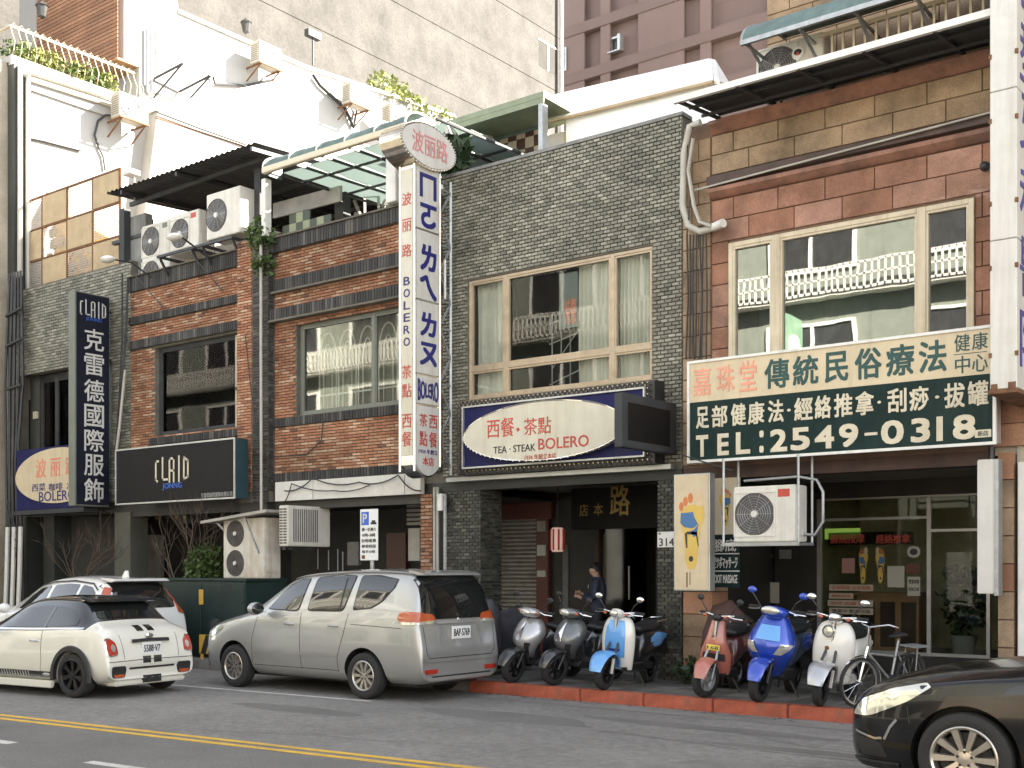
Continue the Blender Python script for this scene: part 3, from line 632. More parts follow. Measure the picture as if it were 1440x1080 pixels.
ov = MB().prism(oval(ocx, ocz, oa, ob, 72), Y4 - .12, Y4 + .02).build('oval_board', 'sign_ivory', sg)
rm = MB(); P = oval(ocx, ocz, oa + .006, ob + .006, 72)
rm.tube([(x, Y4 - .115, z) for x, z in P] + [(P[0][0], Y4 - .115, P[0][1])], .014, 6, False).build('chrome_edge', 'chrome', sg, smooth=60)
bl = MB()
for i in range(36, 72):
    x, z = P[i]; bl.ell((x, Y4 - .135, z - .008), (.016, .014, .016), 6, 4)
bl.build('bulb', 'plastic_white', sg, smooth=60, kind='stuff')
yy = Y4 - .1205
def tx(root, name, m, items, d, pl='y'):
    big_ = [it for it in items if len(it[0]) == 1 and it[4] - it[3] > .2]
    for it in big_: text(MB(), it[0], it[1], it[2], it[3], it[4], d, pl, *(it[5:])).build('character', m, root, fix=False)
    for it in items:
        if it not in big_: text(MB(), it[0], it[1], it[2], it[3], it[4], d, pl, *(it[5:])).build(name, m, root, fix=False)
def box_px(s, xa, xb, ya, yb, Y, bold=0.02): 
    xm = (xa + xb) / 2; return (s, XA(xa, Y), XA(xb, Y), ZY(xm, yb, Y), ZY(xm, ya, Y), bold)
tx(sg, 'lettering', 'red_ink', [box_px('西餐', 685, 723, 588, 615, yy, .012), box_px('茶點', 737, 775, 587, 611, yy, .012), box_px('♦', 726, 731, 601, 607, yy), box_px('BOLERO', 757, 828, 614, 630, yy, .035), box_px('1934 年創立本店', 738, 782, 638, 646, yy, .005)], yy)
tx(sg, 'lettering', 'black_ink', [box_px('TEA · STEAK', 694, 753, 626, 636, yy, .012)], yy)

# blank projecting sign
xP = XA(958, YF) - .0; yA, yB_ = YA(876, xP), YF - .03
bs = thing('blank_projecting_sign', 'blank dark grey box sign jutting out over the pavement beside the oval sign', 'sign', (xP, yB_, 3.3))
zt, zb_ = ZX(876, 551, xP), ZX(876, 628, xP); thk = .14
MB().box(xP - thk, xP, yA, yB_ - .1, zb_, zt).build('sign_box', 'grey_metal', bs, bevel=.012)
MB().box(xP, xP + .012, yA + .12, yB_ - .3, zb_ + .1, zt - .12).build('sign_face', 'sign_black', bs, bevel=.004)
MB().bar((xP - .1, yB_ - .1, zt - .05), (xP - .1, YF + .02, zt - .05), .05, .05).bar((xP - .1, yB_ - .1, zb_ + .05), (xP - .1, YF + .02, zb_ + .05), .05, .05).build('bracket', 'steel_dark', bs)

# ---------------------------------------------------------------- tall projecting vertical sign with oval head
xb_ = XA(638, YF) + .02; xa_ = xb_ - .34; y0_, y1_ = YA(584, xb_), YA(618.5, xb_)
zt_, zl = ZX(600, 232, xb_), ZX(600, 655, xb_)
vsn = thing('vertical_sign', 'tall white vertical sign with oval red lettered head, bolted to the grey tiled wall', 'sign', (xb_, YF, zl))
ym = (y0_ + y1_) / 2; cz0 = zl - .0; rad = (y1_ - y0_) / 2
tip = ZX(603, 672, xb_)
prof = [(y0_, zt_ + .05), (y0_, zl)] + [(y0_ + (y1_ - y0_) * t, zl - (zl - tip) * math.sin(math.pi * min(1, t * .98 + .01)) ** .75) for t in (.06, .15, .3, .5, .7, .85, .94)] + [(y1_, zl), (y1_, zt_ + .05)]
MB().prism(prof, xa_ + .02, xb_ - .02, 'x').build('sign_body', 'chrome', vsn, bevel=.0)
pf_ = MB(); seams = [ZX(600, y, xb_) for y in (325, 424, 528, 570)]
lv = [zt_ + .05] + seams + [zl]
for i in range(len(lv) - 1):
    a, b = lv[i + 1] + .018, lv[i] - .018
    if i == len(lv) - 2: pf_.prism([(y0_ + .03, b), (y0_ + .03, zl)] + [(y0_ + .03 + (y1_ - y0_ - .06) * t, zl - (zl - tip - .03) * math.sin(math.pi * t) ** .75) for t in (.06, .15, .3, .5, .7, .85, .94)] + [(y1_ - .03, zl), (y1_ - .03, b)], xb_ - .02, xb_ + .008, 'x')
    else: pf_.box(xb_ - .02, xb_ + .008, y0_ + .03, y1_ - .03, a, b)
    pf_.build('face_panel', 'sign_white', vsn); pf_ = MB()
MB().box(xa_ + .045, xb_ - .045, y0_ - .012, y0_ + .02, ZX(584, 640, xb_), zt_ - .1).build('front_panel', 'sign_ivory', vsn, bevel=.004)
MB().bar((xa_ + .02, y0_ - .012, zl - .1), (xa_ + .02, y0_ - .012, zt_), .03, .03).bar((xb_ - .012, y0_ - .012, zl - .1), (xb_ - .012, y0_ - .012, zt_), .03, .03).bar((xb_ + .004, y1_, zl), (xb_ + .004, y1_, zt_), .02, .03).build('edge_trim', 'brass_chrome', vsn)
def cX(s, ya, yb, za, zb, bold=.03, wp=None): return (s, y0_ + (y1_ - y0_) * ya, y0_ + (y1_ - y0_) * yb, ZX(602, zb, xb_), ZX(602, za, xb_), bold, .004, 0, wp)
tx(vsn, 'lettering', 'navy_ink', [cX('ㄇ', .16, .84, 246, 280, .14), cX('ㄛ', .18, .84, 288, 322, .14), cX('ㄌ', .18, .84, 345, 382, .13), cX('ㄟ', .16, .86, 388, 422, .13), cX('ㄌ', .18, .84, 440, 474, .13), cX('ㄡ', .16, .86, 482, 515, .13),
    cX('BOLERO', .08, .92, 534, 566, .045, lambda a: .55 + .9 * abs(a - .5))], xb_ + .009, 'x')
tx(vsn, 'lettering', 'red_ink', [cX('茶', .15, .46, 583, 601, .015), cX('點', .15, .46, 607, 628, .015), cX('西', .54, .87, 583, 602, .015), cX('餐', .54, .87, 607, 629, .015), cX('本店', .28, .74, 643, 655, .03)], xb_ + .009, 'x')
tx(vsn, 'lettering', 'navy_ink', [cX('1934 年創立', .12, .88, 632, 639, .01)], xb_ + .009, 'x')
def cF(s, ya, yb, bold=.03, a=.2): zc = [ZX(584, v, xb_) for v in (yb, ya)]; return (s, xa_ + .34 * a, xb_ - .34 * a, zc[0], zc[1], bold)
tx(vsn, 'lettering', 'red_ink', [cF('波', 268, 286, .012), cF('丽', 305, 323, .012), cF('路', 341, 359, .012), cF('茶', 512, 531, .012), cF('點', 538, 558, .012), cF('西', 581, 601, .012), cF('餐', 606, 627, .012)], y0_ - .0125)
tx(vsn, 'lettering', 'navy_ink', [cF(c, 387 + i * 17.2, 399 + i * 17.2, .05, .3) for i, c in enumerate('BOLERO')], y0_ - .0125)
# oval head on the same plane
ha, hb_ = YA(559, xb_), YA(637, xb_); hy = (ha + hb_) / 2; hz = (ZX(600, 169, xb_ + .1) + ZX(600, 237, xb_ + .1)) / 2; hra = (hb_ - ha) / 2; hrz = (ZX(600, 169, xb_) - ZX(600, 237, xb_)) / 2 * .93
hd = MB().prism([(hy + hra * math.copysign(abs(math.cos(t)) ** 1.1, math.cos(t)), hz + hrz * math.sin(t)) for t in [2 * math.pi * i / 48 for i in range(48)]], xa_ - .06, xb_ + .06, 'x').build('oval_head', 'brass_chrome', vsn)
MB().prism([(hy + (hra - .035) * math.copysign(abs(math.cos(t)) ** 1.1, math.cos(t)), hz + (hrz - .03) * math.sin(t)) for t in [2 * math.pi * i / 48 for i in range(48)]], xb_ + .05, xb_ + .075, 'x').build('oval_face', 'sign_white', vsn)
bb = MB()
for i in range(52):
    t = 2 * math.pi * i / 52; bb.ell((xb_ + .068, hy + (hra - .012) * math.cos(t), hz + (hrz - .01) * math.sin(t)), (.014, .012, .012), 6, 4)
bb.build('bulb', 'plastic_white', vsn, smooth=60, kind='stuff')
tx(vsn, 'lettering', 'pink_ink', [('波丽路', hy - hra * .62, hy + hra * .66, hz - hrz * .46, hz + hrz * .5, .014)], xb_ + .076, 'x')
tr = MB(); ty0, ty1 = y1_ + .03, YF - .04
for zz in (zl + .1, zt_ - .1): tr.bar((xb_ - .17, ty0 - .05, zz), (xb_ - .17, YF, zz), .04, .04)
tr.bar((xb_ - .05, ty0, zl), (xb_ - .05, ty0, zt_ + .1), .035, .035); tr.bar((xb_ - .05, ty1, zl - .1), (xb_ - .05, ty1, zt_ - .1), .035, .035)
z = zl; k = 0
while z < zt_ - .5:
    tr.bar((xb_ - .05, ty0 if k % 2 else ty1, z), (xb_ - .05, ty1 if k % 2 else ty0, z + .45), .025, .025); tr.bar((xb_ - .05, ty0, z + .45), (xb_ - .05, ty1, z + .45), .025, .025); z += .45; k += 1
tr.build('truss', 'galv', vsn)
MB().cyl((xb_ - .02, ty0 + .12, ZX(626, 420, xb_)), (xb_ - .02, ty0 + .12, ZX(626, 365, xb_)), .02).build('tube_lamp', 'plastic_white', vsn)
# ---------------------------------------------------------------- air conditioners
def ac_unit(label, x, y, z, w=.82, h=.6, d=.32, rz=0, fans=1, group=None, m='ac_white', badge=None, bracket=False, fx=.34, cat='air conditioner', sq=True):
    """split unit; local front faces -Y, origin at bottom centre"""
    t = thing('air_conditioner', label, cat, (x, y, z), rz, group, world=False)
    b = MB().box(-w / 2, w / 2, -d / 2, d / 2, 0, h).build('casing', m, t, bevel=.012)
    fh = h / fans
    for k in range(fans):
        cz = fh * (k + .5); r = min(fh * .42, w * .3); cx = -w / 2 + w * fx
        if sq:
            q = MB()
            for s in rects(cx - r - .03, cx + r + .03, cz - r - .03, cz + r + .03, [(cx - r - .01, cx + r + .01, cz - r - .01, cz + r + .01)]): q.box(s[0], s[1], -d / 2 - .012, -d / 2 + .002, s[2], s[3])
            q.build('fan_surround', m, t)
        f = MB().lathe([(.001, 0), (r, 0), (r + .008, -.014), (r + .016, 0)], (cx, -d / 2 - .002, cz), 'y', 32).build('fan_guard', 'ac_grille', t)
        g = MB()
        for j in range(1, 8): 
            rr = r * j / 8; g.lathe([(rr - .004, -.016), (rr, -.021), (rr + .004, -.016)], (cx, -d / 2 - .002, cz), 'y', 28)
        for j in range(10):
            a = j * math.pi / 5; g.bar((cx, -d / 2 - .016, cz), (cx + r * math.cos(a), -d / 2 - .016, cz + r * math.sin(a)), .005, .005, (0, 1, 0))
        g.build('guard_wire', 'galv' if m != 'ac_rusty' else 'ac_grille', f, kind='stuff')
        MB().cyl((cx, -d / 2 - .03, cz), (cx, -d / 2, cz), r * .16, r * .2, 14).build('hub', 'ac_hub', f)
    if badge: MB().box(w / 2 - .25, w / 2 - .09, -d / 2 - .004, -d / 2, h - .15, h - .05).build('badge', badge, t)
    MB().box(w / 2 - .002, w / 2 + .01, -d / 2 + .05, d / 2 - .04, h * .1, h * .4).build('valve_cover', m, t, bevel=.005)
    v = MB()
    for k in range(9): v.box(-w / 2 - .004, -w / 2, -d / 2 + .04, d / 2 - .04, h * (.12 + .085 * k), h * (.15 + .085 * k))
    v.build('side_grille', 'ac_grille', t)
    if bracket:
        q = MB()
        for s in (-w / 2 + .08, w / 2 - .08): q.bar((s, -d / 2 - .05, -.02), (s, d / 2 + .25, -.02), .04, .04); q.bar((s, -d / 2, -.03), (s, d / 2 + .25, -.38), .03, .03)
        q.bar((-w / 2, -d / 2 - .04, -.02), (w / 2, -d / 2 - .04, -.02), .04, .04); q.build('bracket', 'rust', t)
    return t
# ---------------------------------------------------------------- stone clad therapy building on the right
S0, S1 = XA(960, YF), XA(1398, YF)
g5 = thing('shop_building', 'stone clad building in red and yellow blocks with a glass canopy and an arcade below', 'building', ((S0 + S1) / 2, YF, SW))
vx0, vx1, vz0, vz1 = XA(1025, YF), XA(1371, YF), 4.5, 6.23
shell(g5, S0, S1, 7.98, [(vx0, vx1, vz0, vz1)], 'stone_back', roof=8.0)
ax0 = XA(1001, YF)
stn = dict(d=-.028, gap=.007)
def stones(x0, x1, z0, z1, m, nrow, bw, holes=(), ph=0):
    h = (z1 - z0) / nrow
    for j in range(nrow):
        x = x0 - bw * (.5 if (j + ph) % 2 else .15)
        while x < x1 - .02:
            a, b = max(x, x0), min(x + bw, x1); x += bw
            if b - a < .05: continue
            zc = z0 + (j + .5) * h; segs = [(a, b)]
            for hx0, hx1, hz0, hz1 in holes:
                if hz0 < zc < hz1:
                    s2 = []
                    for p, q in segs:
                        if q <= hx0 or p >= hx1: s2.append((p, q)); continue
                        if p < hx0: s2.append((p, hx0))
                        if q > hx1: s2.append((hx1, q))
                    segs = s2
            for p, q in segs:
                if q - p < .03: continue
                MB().tile(p + .0035, q - .0035, z0 + j * h + .0035, z0 + (j + 1) * h - .0035, YF + .024 + rnd.uniform(-.003, .002), -.026, 'y', .005).build('stone_block', m, g5)
stones(ax0, S1, 7.22, 7.76, 'stone_yellow', 2, .66)
stones(ax0, S1, 4.5, 6.86, 'stone_red', 8, .66, [(vx0, vx1, vz0, vz1)])
stones(S0, ax0 - .02, 3.2, 7.76, 'stone_yellow', 15, .3)
def cornice(root, prof, x0, x1, m, name='cornice'): return MB().prism([(YF + .02 - a, z) for a, z in prof] + [(YF + .02, prof[-1][1]), (YF + .02, prof[0][1])], x0, x1, 'x').build(name, m, root, smooth=30)
cornice(g5, [(.02, 7.77), (.05, 7.79), (.10, 7.85), (.14, 7.88), (.14, 7.93), (.10, 7.95)], ax0, S1, 'cornice_red')
cornice(g5, [(.03, 7.03), (.12, 7.06), (.12, 7.17), (.04, 7.21)], ax0 - .03, S1, 'cornice_brown')
cornice(g5, [(.02, 6.87), (.05, 6.88), (.09, 6.92), (.13, 6.95), (.13, 7.0), (.10, 7.02)], ax0, S1, 'cornice_red')
MB().tube([(ax0 - .2, YF - .13, 7.02), (S1 + .1, YF - .15, 7.16)], .014).build('pipe', 'pvc', g5)
zT = 7.5; q5 = MB()
panes5 = [(vx0 + .07, XA(1086, YF) - .0, vz0 + .07, vz1 - .07), (XA(1098, YF), XA(1290, YF), vz0 + .07, vz1 - .07), (XA(1303, YF), vx1 - .07, vz0 + .07, vz1 - .07)]
window(g5, vx0 + .004, vx1 - .004, vz0 + .004, vz1 - .004, YF - .03, panes5, 'alu_cream', 'pane_mirror', .12)
drape(g5, vx0 + .1, vx1 - .1, vz0, vz1, YF + .75, 'curtain_grey', 9, .04)
# soffit, arcade, shop interior
MB().box(S0, S1, YF + .02, YF + .3, 3.0, 3.17).build('beam', 'cornice_brown', g5)
MB().box(S0, S1, YF + .3, 17.6, 3.1, 3.14).build('ceiling', 'ceiling', g5)
px0, px1 = XA(960, YF) + .0, XA(1001, YF)
MB().box(px0, px1 - .03, YF + .03, YF + .5, 0, 3.0).build('column', 'stone_back', g5)
for j in range(9):
    MB().tile(px0 + .003, px1 - .03, SW + j * .318 + .004, SW + j * .318 + .314, YF + .03, -.026, 'y', .004).build('stone_block', 'stone_yellow' if j % 3 else 'tile_brown', g5)
    MB().tile(YF + .01, YF + .5, SW + j * .318 + .004, SW + j * .318 + .314, px1 - .03, .022, 'x', .004).build('stone_block', 'stone_yellow' if j % 3 else 'tile_brown', g5)
YS = 17.6; g0, g1 = XA(1150, YS), XA(1392, YS)
MB().box(S0, g0 - .02, YS, YS + .15, SW, 3.1).box(g0 - .02, S1, YS, YS + .15, 2.86, 3.1).box(g0 - .02, S1, YS - .02, YS + .15, SW, .44).build('back_wall', 'dark_paint', g5)
MB().box(S1 - .02, S1 + .1, YF + .5, 20.4, SW, 3.1).build('side_wall', 'dark_paint', g5); MB().box(S0, S1, 20.4, 20.5, 0, 3.2).box(g0 - .5, g0 - .4, YS + .2, 20.4, 0, 3.1).build('inner_wall', 'shop_wall', g5)
MB().box(g0 - .4, S1, YS + .15, 20.4, .30, .40).build('inner_floor', 'ceiling', g5); MB().box(g0 - .4, S1, YS + .15, 20.4, 3.0, 3.05).build('ceiling', 'ceiling', g5)
md = XA(1306, YS)
f_ = MB()
for r in rects(g0 - .015, g1, .45, 2.85, [(g0 + .05, md - .03, .5, 2.5), (g0 + .05, md - .03, 2.54, 2.82), (md + .03, g1 - .05, .5, 2.3), (md + .03, g1 - .05, 2.34, 2.82)]): f_.box(r[0], r[1], YS, YS + .07, r[2], r[3])
sf = f_.build('shop_front', 'alu', g5)
for r in [(g0 + .04, md - .02, .49, 2.51), (g0 + .04, md - .02, 2.53, 2.83), (md + .02, g1 - .04, .49, 2.31), (md + .02, g1 - .04, 2.33, 2.83)]: MB().box(r[0], r[1], YS + .03, YS + .036, r[2], r[3]).build('pane', 'pane_clear', sf)
# things stuck on or standing behind the shop glass
mat('poster_white', (.5, .49, .42), .8, var=.08); mat('poster_pink', (.42, .22, .2), .8); mat('paper_stripe', (.48, .42, .32), .8); mat('foot_yellow', (.62, .42, .10), .6, var=.1); mat('foot_orange', (.55, .18, .06), .6); mat('foot_blue', (.06, .16, .32), .6, var=.2); mat('skin_tan', (.6, .45, .28), .6)
YG = YS + .02
def flat(name, label, cat, m, xa, xb, ya, yb, Y, items=(), mi='black_ink', group=None, th=.008):
    a, b = XA(xa, Y), XA(xb, Y); z1, z0 = ZY((xa + xb) / 2, ya, Y), ZY((xa + xb) / 2, yb, Y)
    t = thing(name, label, cat, ((a + b) / 2, Y, z0), group=group); MB().box(a, b, Y - th, Y, z0, z1).build('panel', m, t, bevel=.002)
    if items: tx(t, 'lettering', mi, [box_px(s, *bx, Y - th - .001, *bo) for s, bx, *bo in items], Y - th - .001)
    return t
flat('lit_green_sign', 'glowing green strip sign high inside the shop window', 'sign', 'lamp_green', 1160, 1210, 743, 758, YS + .5)
flat('window_lettering', 'row of dull red characters across the top of the shop glass', 'sign', 'pane_dim', 1165, 1285, 748, 766, YG, [('腳底按摩', (1168, 1216, 751, 764), .03), ('經絡推拿', (1232, 1280, 751, 764), .03)], 'red_ink', th=.003)
for i, (a, b, c, e, m, s, lab) in enumerate([(1166, 1228, 822, 831, 'paper_stripe', '足部按摩 全身指壓', 'topmost of four pale notice strips on the shop glass'), (1166, 1200, 834, 842, 'paper_stripe', '經絡調理', 'shortest of four pale notice strips on the shop glass'), (1164, 1228, 844, 853, 'paper_stripe', '刮痧 拔罐 推拿', 'third notice strip from the top on the shop glass, just over the lowest'), (1166, 1228, 855, 864, 'paper_stripe', '營業中 歡迎光臨', 'lowest of four pale notice strips on the shop glass')]):
    flat('notice_strip', lab, 'notice', m, a, b, c, e, YG, [(s, (a + 4, b - 4, c + 2, e - 2), .01)], 'red_ink' if i != 3 else 'black_ink', 'notice strips on the shop glass', .004)
flat('poster', 'pale blank poster on the shop glass above the wooden counter', 'poster', 'poster_white', 1248, 1272, 796, 826, YG, th=.004)
flat('poster', 'pale framed notice with dark print on the shop glass beside the door post', 'poster', 'poster_white', 1276, 1294, 811, 838, YG, [('營業時間', (1278, 1292, 815, 821)), ('09:00-21:00', (1278, 1292, 826, 831))], th=.004)
flat('poster', 'small pink poster on the left of the shop glass', 'poster', 'poster_pink', 1184, 1202, 785, 806, YG, th=.004)
flat('poster', 'dull red square paper on the shop glass right of the round sticker', 'poster', 'granite_red', 1274, 1294, 793, 806, YG, th=.004)
rs = thing('round_sticker', 'round white sticker with a dark emblem on the shop glass', 'sticker', (XA(1285, YG), YG, 1.9)); cxx, czz = XA(1285, YG), ZY(1285, 776, YG)
MB().prism(oval(cxx, czz, .10, .09, 24), YG - .004, YG).build('disc', 'poster_white', rs); MB().prism(oval(cxx, czz, .06, .05, 24), YG - .006, YG - .004).build('emblem', 'steel_dark', rs)
def foot(root, cx, cz, w, h, d, flip=1, names=True):
    """sole reflexology chart: outline with toes and coloured zones"""
    def o(p): return [(cx + flip * a * w / 2, cz + b * h / 2) for a, b in p]
    sole = [(-.75, .45), (-.85, .2), (-.62, -.1), (-.5, -.5), (-.45, -.8), (-.2, -.97), (.15, -.98), (.4, -.8), (.45, -.45), (.62, 0), (.9, .3), (.85, .55), (.4, .62), (-.3, .58)]
    MB().prism(o(sole), d - .003, d, 'y').build('foot_sole', 'foot_yellow', root)
    q = MB()
    for a, b, r in ((-.75, .56, .16), (-.45, .68, .17), (-.1, .76, .18)): q.prism([(cx + flip * (a + r * math.cos(t)) * w / 2, cz + (b + r * 1.3 * w / h * 1.4 * math.sin(t)) * h / 2) for t in [k * math.pi / 6 for k in range(12)]], d - .0035, d, 'y')
    q.build('toe', 'foot_orange', root)
    MB().prism([(cx + flip * (.5 + .32 * math.cos(t)) * w / 2, cz + (.74 + .2 * math.sin(t)) * h / 2) for t in [k * math.pi / 8 for k in range(16)]], d - .0035, d, 'y').build('toe', 'skin_tan', root)
    MB().prism(o([(-.78, .4), (-.8, .15), (-.5, .05), (.1, .02), (.45, .12), (.2, .28), (.1, .42)]), d - .005, d - .003, 'y').prism(o([(.2, .0), (.5, .12), (.35, -.15), (.15, -.2), (-.1, -.05)]), d - .005, d - .003).build('organ_zone', 'foot_blue', root)
    MB().prism(o([(-.5, -.1), (-.4, -.45), (-.3, -.45), (-.32, -.12), (.3, -.14), (.45, -.42), (.5, -.4), (.38, -.06), (-.3, -.05)]), d - .005, d - .003).prism([(cx + flip * (-.05 + .16 * math.cos(t)) * w / 2, cz + (-.72 + .07 * math.sin(t)) * h / 2) for t in [k * math.pi / 6 for k in range(12)]], d - .005, d - .003).build('organ_zone', 'steel_dark', root)
for px, fl, lab in ((1214, 1, 'left one of a pair of coloured foot charts on the shop glass'), (1238, -1, 'right one of a pair of coloured foot charts on the shop glass')):
    c = XA(px, YG); z_ = ZY(px, 794, YG); t = thing('foot_chart', lab, 'poster', (c, YG, z_ - .3), group='pair of foot charts on the shop glass'); foot(t, c, z_, .17, .58, YG - .002, fl)
# counter, chair, plant inside
ct = thing('reception_counter', 'brown wooden reception counter behind the shop glass', 'counter', (XA(1245, 18.6), 18.6, .4)); c0, c1 = XA(1205, 18.6), XA(1292, 18.6)
MB().box(c0, c1, 18.6, 19.1, .4, 1.32).build('body', 'timber', ct, bevel=.01); MB().box(c0 - .05, c1 + .05, 18.55, 19.15, 1.32, 1.37).build('top', 'timber', ct, bevel=.01)
for k in range(3): MB().box(c0 + .06 + k * (c1 - c0) / 3, c0 - .04 + (k + 1) * (c1 - c0) / 3, 18.58, 18.6, .5, 1.22).build('panel', 'dark_wood', ct)
pl = thing('potted_plant', 'leafy potted plant standing behind the shop door glass', 'plant', (XA(1355, 18.2), 18.2, .4)); pcx = XA(1355, 18.2)
MB().lathe([(.001, 0), (.14, 0), (.2, .35), (.17, .35), (.001, .33)], (pcx, 18.2, .4), n=16).build('pot', 'concrete_grey', pl, smooth=40)
lf = MB(); leaves(lf, (pcx, 18.2, 1.3), (.35, .3, .55), 420, .13, 3); lf.build('foliage', 'leaf_dark', pl, fix=False)
st_ = MB(); [st_.tube([(pcx, 18.2, .7), (pcx + .2 * math.cos(a), 18.2 + .15 * math.sin(a), 1.6)], .012) for a in (0, 1.5, 3, 4.5)]; st_.build('stem', 'bark', pl)
# narrow doorway with price boards left of the glass
flat('price_board', 'dark board with little amber product tags above the narrow shop doorway', 'sign', 'sign_black', 1042, 1090, 762, 792, YS - .05, [('●● ● ●●', (1044, 1072, 766, 773), .04), ('● ●● ●●●', (1044, 1086, 778, 786), .04)], 'gold')
flat('small_notice', 'small pale blue notice beside the amber product tags', 'notice', 'galv', 1096, 1113, 773, 786, YS - .05)
flat('white_notice', 'white paper pinned in the dark narrow doorway', 'notice', 'poster_white', 1072, 1096, 819, 848, YS - .1)
MB().box(XA(1044, YS - .04), XA(1048, YS - .04), YS - .06, YS - .001, .3, 2.4).build('door_post', 'alu', g5)

# the big shop sign
YS5 = 14.05; b0, b1 = XA(967, YS5), XA(1401, YS5)
sb = thing('therapy_sign', 'large cream and dark green shop sign with TEL:2549-0318', 'sign', ((b0 + b1) / 2, YS5, 3.17))
zS0, zS1, zM = 3.18, 4.56, 4.0
MB().box(b0 + .03, b1 - .03, YS5 + .01, YS5 + .3, zS0 + .03, zS1 - .03).build('sign_box', 'alu', sb)
MB().box(b0 + .03, b1 - .03, YS5, YS5 + .01, zM, zS1 - .035).build('upper_panel', 'sign_cream', sb)
MB().box(b0 + .03, b1 - .03, YS5, YS5 + .01, zS0 + .035, zM).build('lower_panel', 'sign_green', sb)
r_ = MB()
for q in rects(b0, b1, zS0, zS1, [(b0 + .035, b1 - .035, zS0 + .035, zS1 - .035)]): r_.box(q[0], q[1], YS5 - .02, YS5 + .03, q[2], q[3])
r_.build('rim', 'white_paint', sb)
MB().bar((b0 + .3, YS5 + .3, 3.6), (b0 + .3, YF, 3.6), .05, .05).bar((b1 - .5, YS5 + .3, 3.6), (b1 - .5, YF, 3.6), .05, .05).build('bracket', 'steel_dark', sb)
ty = YS5 - .0005
def bx2(s, xa, xb, zt_, zb2, bold=.03): return (s, XA(xa, ty), XA(xb, ty), zb2, zt_, bold)
big = [(1075, 1110), (1115, 1151), (1160, 1193), (1202, 1240), (1246, 1286), (1292, 1331)]
mat('sign_green_ink', (.01, .06, .055), .5)
tx(sb, 'lettering', 'sign_green_ink', [bx2(c, a, b, ZY((a + b) / 2, 0, ty) * 0 + 4.46, 4.08, .07) for c, (a, b) in zip('傳統民俗療法', big)] + [bx2(c, a, b, zt2, zt2 - .2, .02) for c, a, b, zt2 in (('健', 1342, 1364, 4.49), ('康', 1367, 1389, 4.49), ('中', 1343, 1364, 4.235), ('心', 1367, 1389, 4.235))], ty)
MB().box(XA(1341, ty), XA(1388, ty), ty - .002, ty, 4.255, 4.263).build('rule', 'sign_green_ink', sb)
mat('red_washed', (.70, .30, .20), .6)
tx(sb, 'lettering', 'red_washed', [bx2('嘉', 975, 1000, 4.46, 4.08), bx2('珠', 1008, 1033, 4.46, 4.1), bx2('堂', 1040, 1064, 4.48, 4.08)], ty)
row = [('足', 979, 997), ('部', 1001, 1023), ('健', 1028, 1049), ('康', 1052, 1075), ('法', 1080, 1102), ('經', 1117, 1143), ('絡', 1146, 1169), ('推', 1173, 1199), ('拿', 1203, 1229), ('刮', 1248, 1275), ('痧', 1279, 1306), ('拔', 1328, 1357), ('罐', 1361, 1390)]
tx(sb, 'lettering', 'cream_ink', [bx2(c, a, b, 3.93, 3.64, .07) for c, a, b in row] + [bx2('●', a, b, 3.80, 3.765, 0) for a, b in ((1107, 1112), (1234, 1239), (1315, 1321))], ty)
num = [('T', 979, 996), ('E', 1009, 1025), ('L', 1035, 1055), (':', 1068, 1074)] + list(zip('2549', [1083, 1112, 1146, 1180], [1107, 1139, 1173, 1207])) + [('-', 1216, 1234)] + list(zip('0318', [1239, 1281, 1317, 1340], [1271, 1308, 1326, 1372]))
tx(sb, 'lettering', 'cream_ink', [bx2(c, a, b, 3.55 if c != '-' else 3.42, 3.26 if c != '-' else 3.385, .12) for c, a, b in num], ty)
MB().box(XA(1371, ty), XA(1394, ty), ty - .002, ty, 3.27, 3.36).build('makers_plate', 'cream_ink', sb); tx(sb, 'lettering', 'sign_green_ink', [bx2('新店', 1375, 1390, 3.345, 3.285, .01)], ty - .002)

# foot sign box and panel behind
YQ = 14.0; a0, a1 = XA(947, YQ), XA(997.5, YQ); fz0, fz1 = ZY(972, 831, YQ), ZY(972, 666, YQ)
ft = thing('foot_sign', 'weathered cream box sign with a coloured foot sole chart, streaked with rust below the heel', 'sign', ((a0 + a1) / 2, YQ, fz0))
MB().box(a0, a1, YQ + .008, YQ + .16, fz0, fz1).build('sign_box', 'alu', ft, bevel=.006); MB().box(a0 + .02, a1 - .02, YQ, YQ + .008, fz0 + .02, fz1 - .02).build('sign_face', 'sign_cream', ft)
foot(ft, (a0 + a1) / 2 + .01, (fz0 + fz1) / 2 + .04, (a1 - a0) * .78, (fz1 - fz0) * .70, YQ - .0005)
MB().box(a0 + .2, a0 + .22, YQ - .0015, YQ, fz0 + .05, fz0 + .25).box(a0 + .25, a0 + .262, YQ - .0015, YQ, fz0 + .08, fz0 + .25).build('rust_streak', 'rust', ft)
MB().bar((a0 + .1, YQ + .16, fz1 - .1), (a0 + .1, YF, fz1 - .1), .04, .04).bar((a0 + .1, YQ + .16, fz0 + .1), (a0 + .1, YF, fz0 + .1), .04, .04).build('bracket', 'steel_dark', ft)
YR = YF - .04; m0, m1 = XA(1000, YR), XA(1040, YR); q0, q1, q2 = ZY(1020, 826, YR), ZY(1020, 752, YR), ZY(1020, 672, YR)
mp = thing('massage_panel', 'foot chart panel above a dark green FOOT MASSAGE board, behind the cream foot sign', 'sign', ((m0 + m1) / 2, YR, q0))
MB().box(m0, m1, YR, YR + .03, q1 + .005, q2).build('upper_panel', 'cream_paint', mp); MB().box(m0, m1, YR, YR + .03, q0, q1).build('lower_panel', 'sign_green', mp); foot(mp, (m0 + m1) / 2, (q1 + q2) / 2, .2, .56, YR - .001, -1)
hh = (q1 - q0)
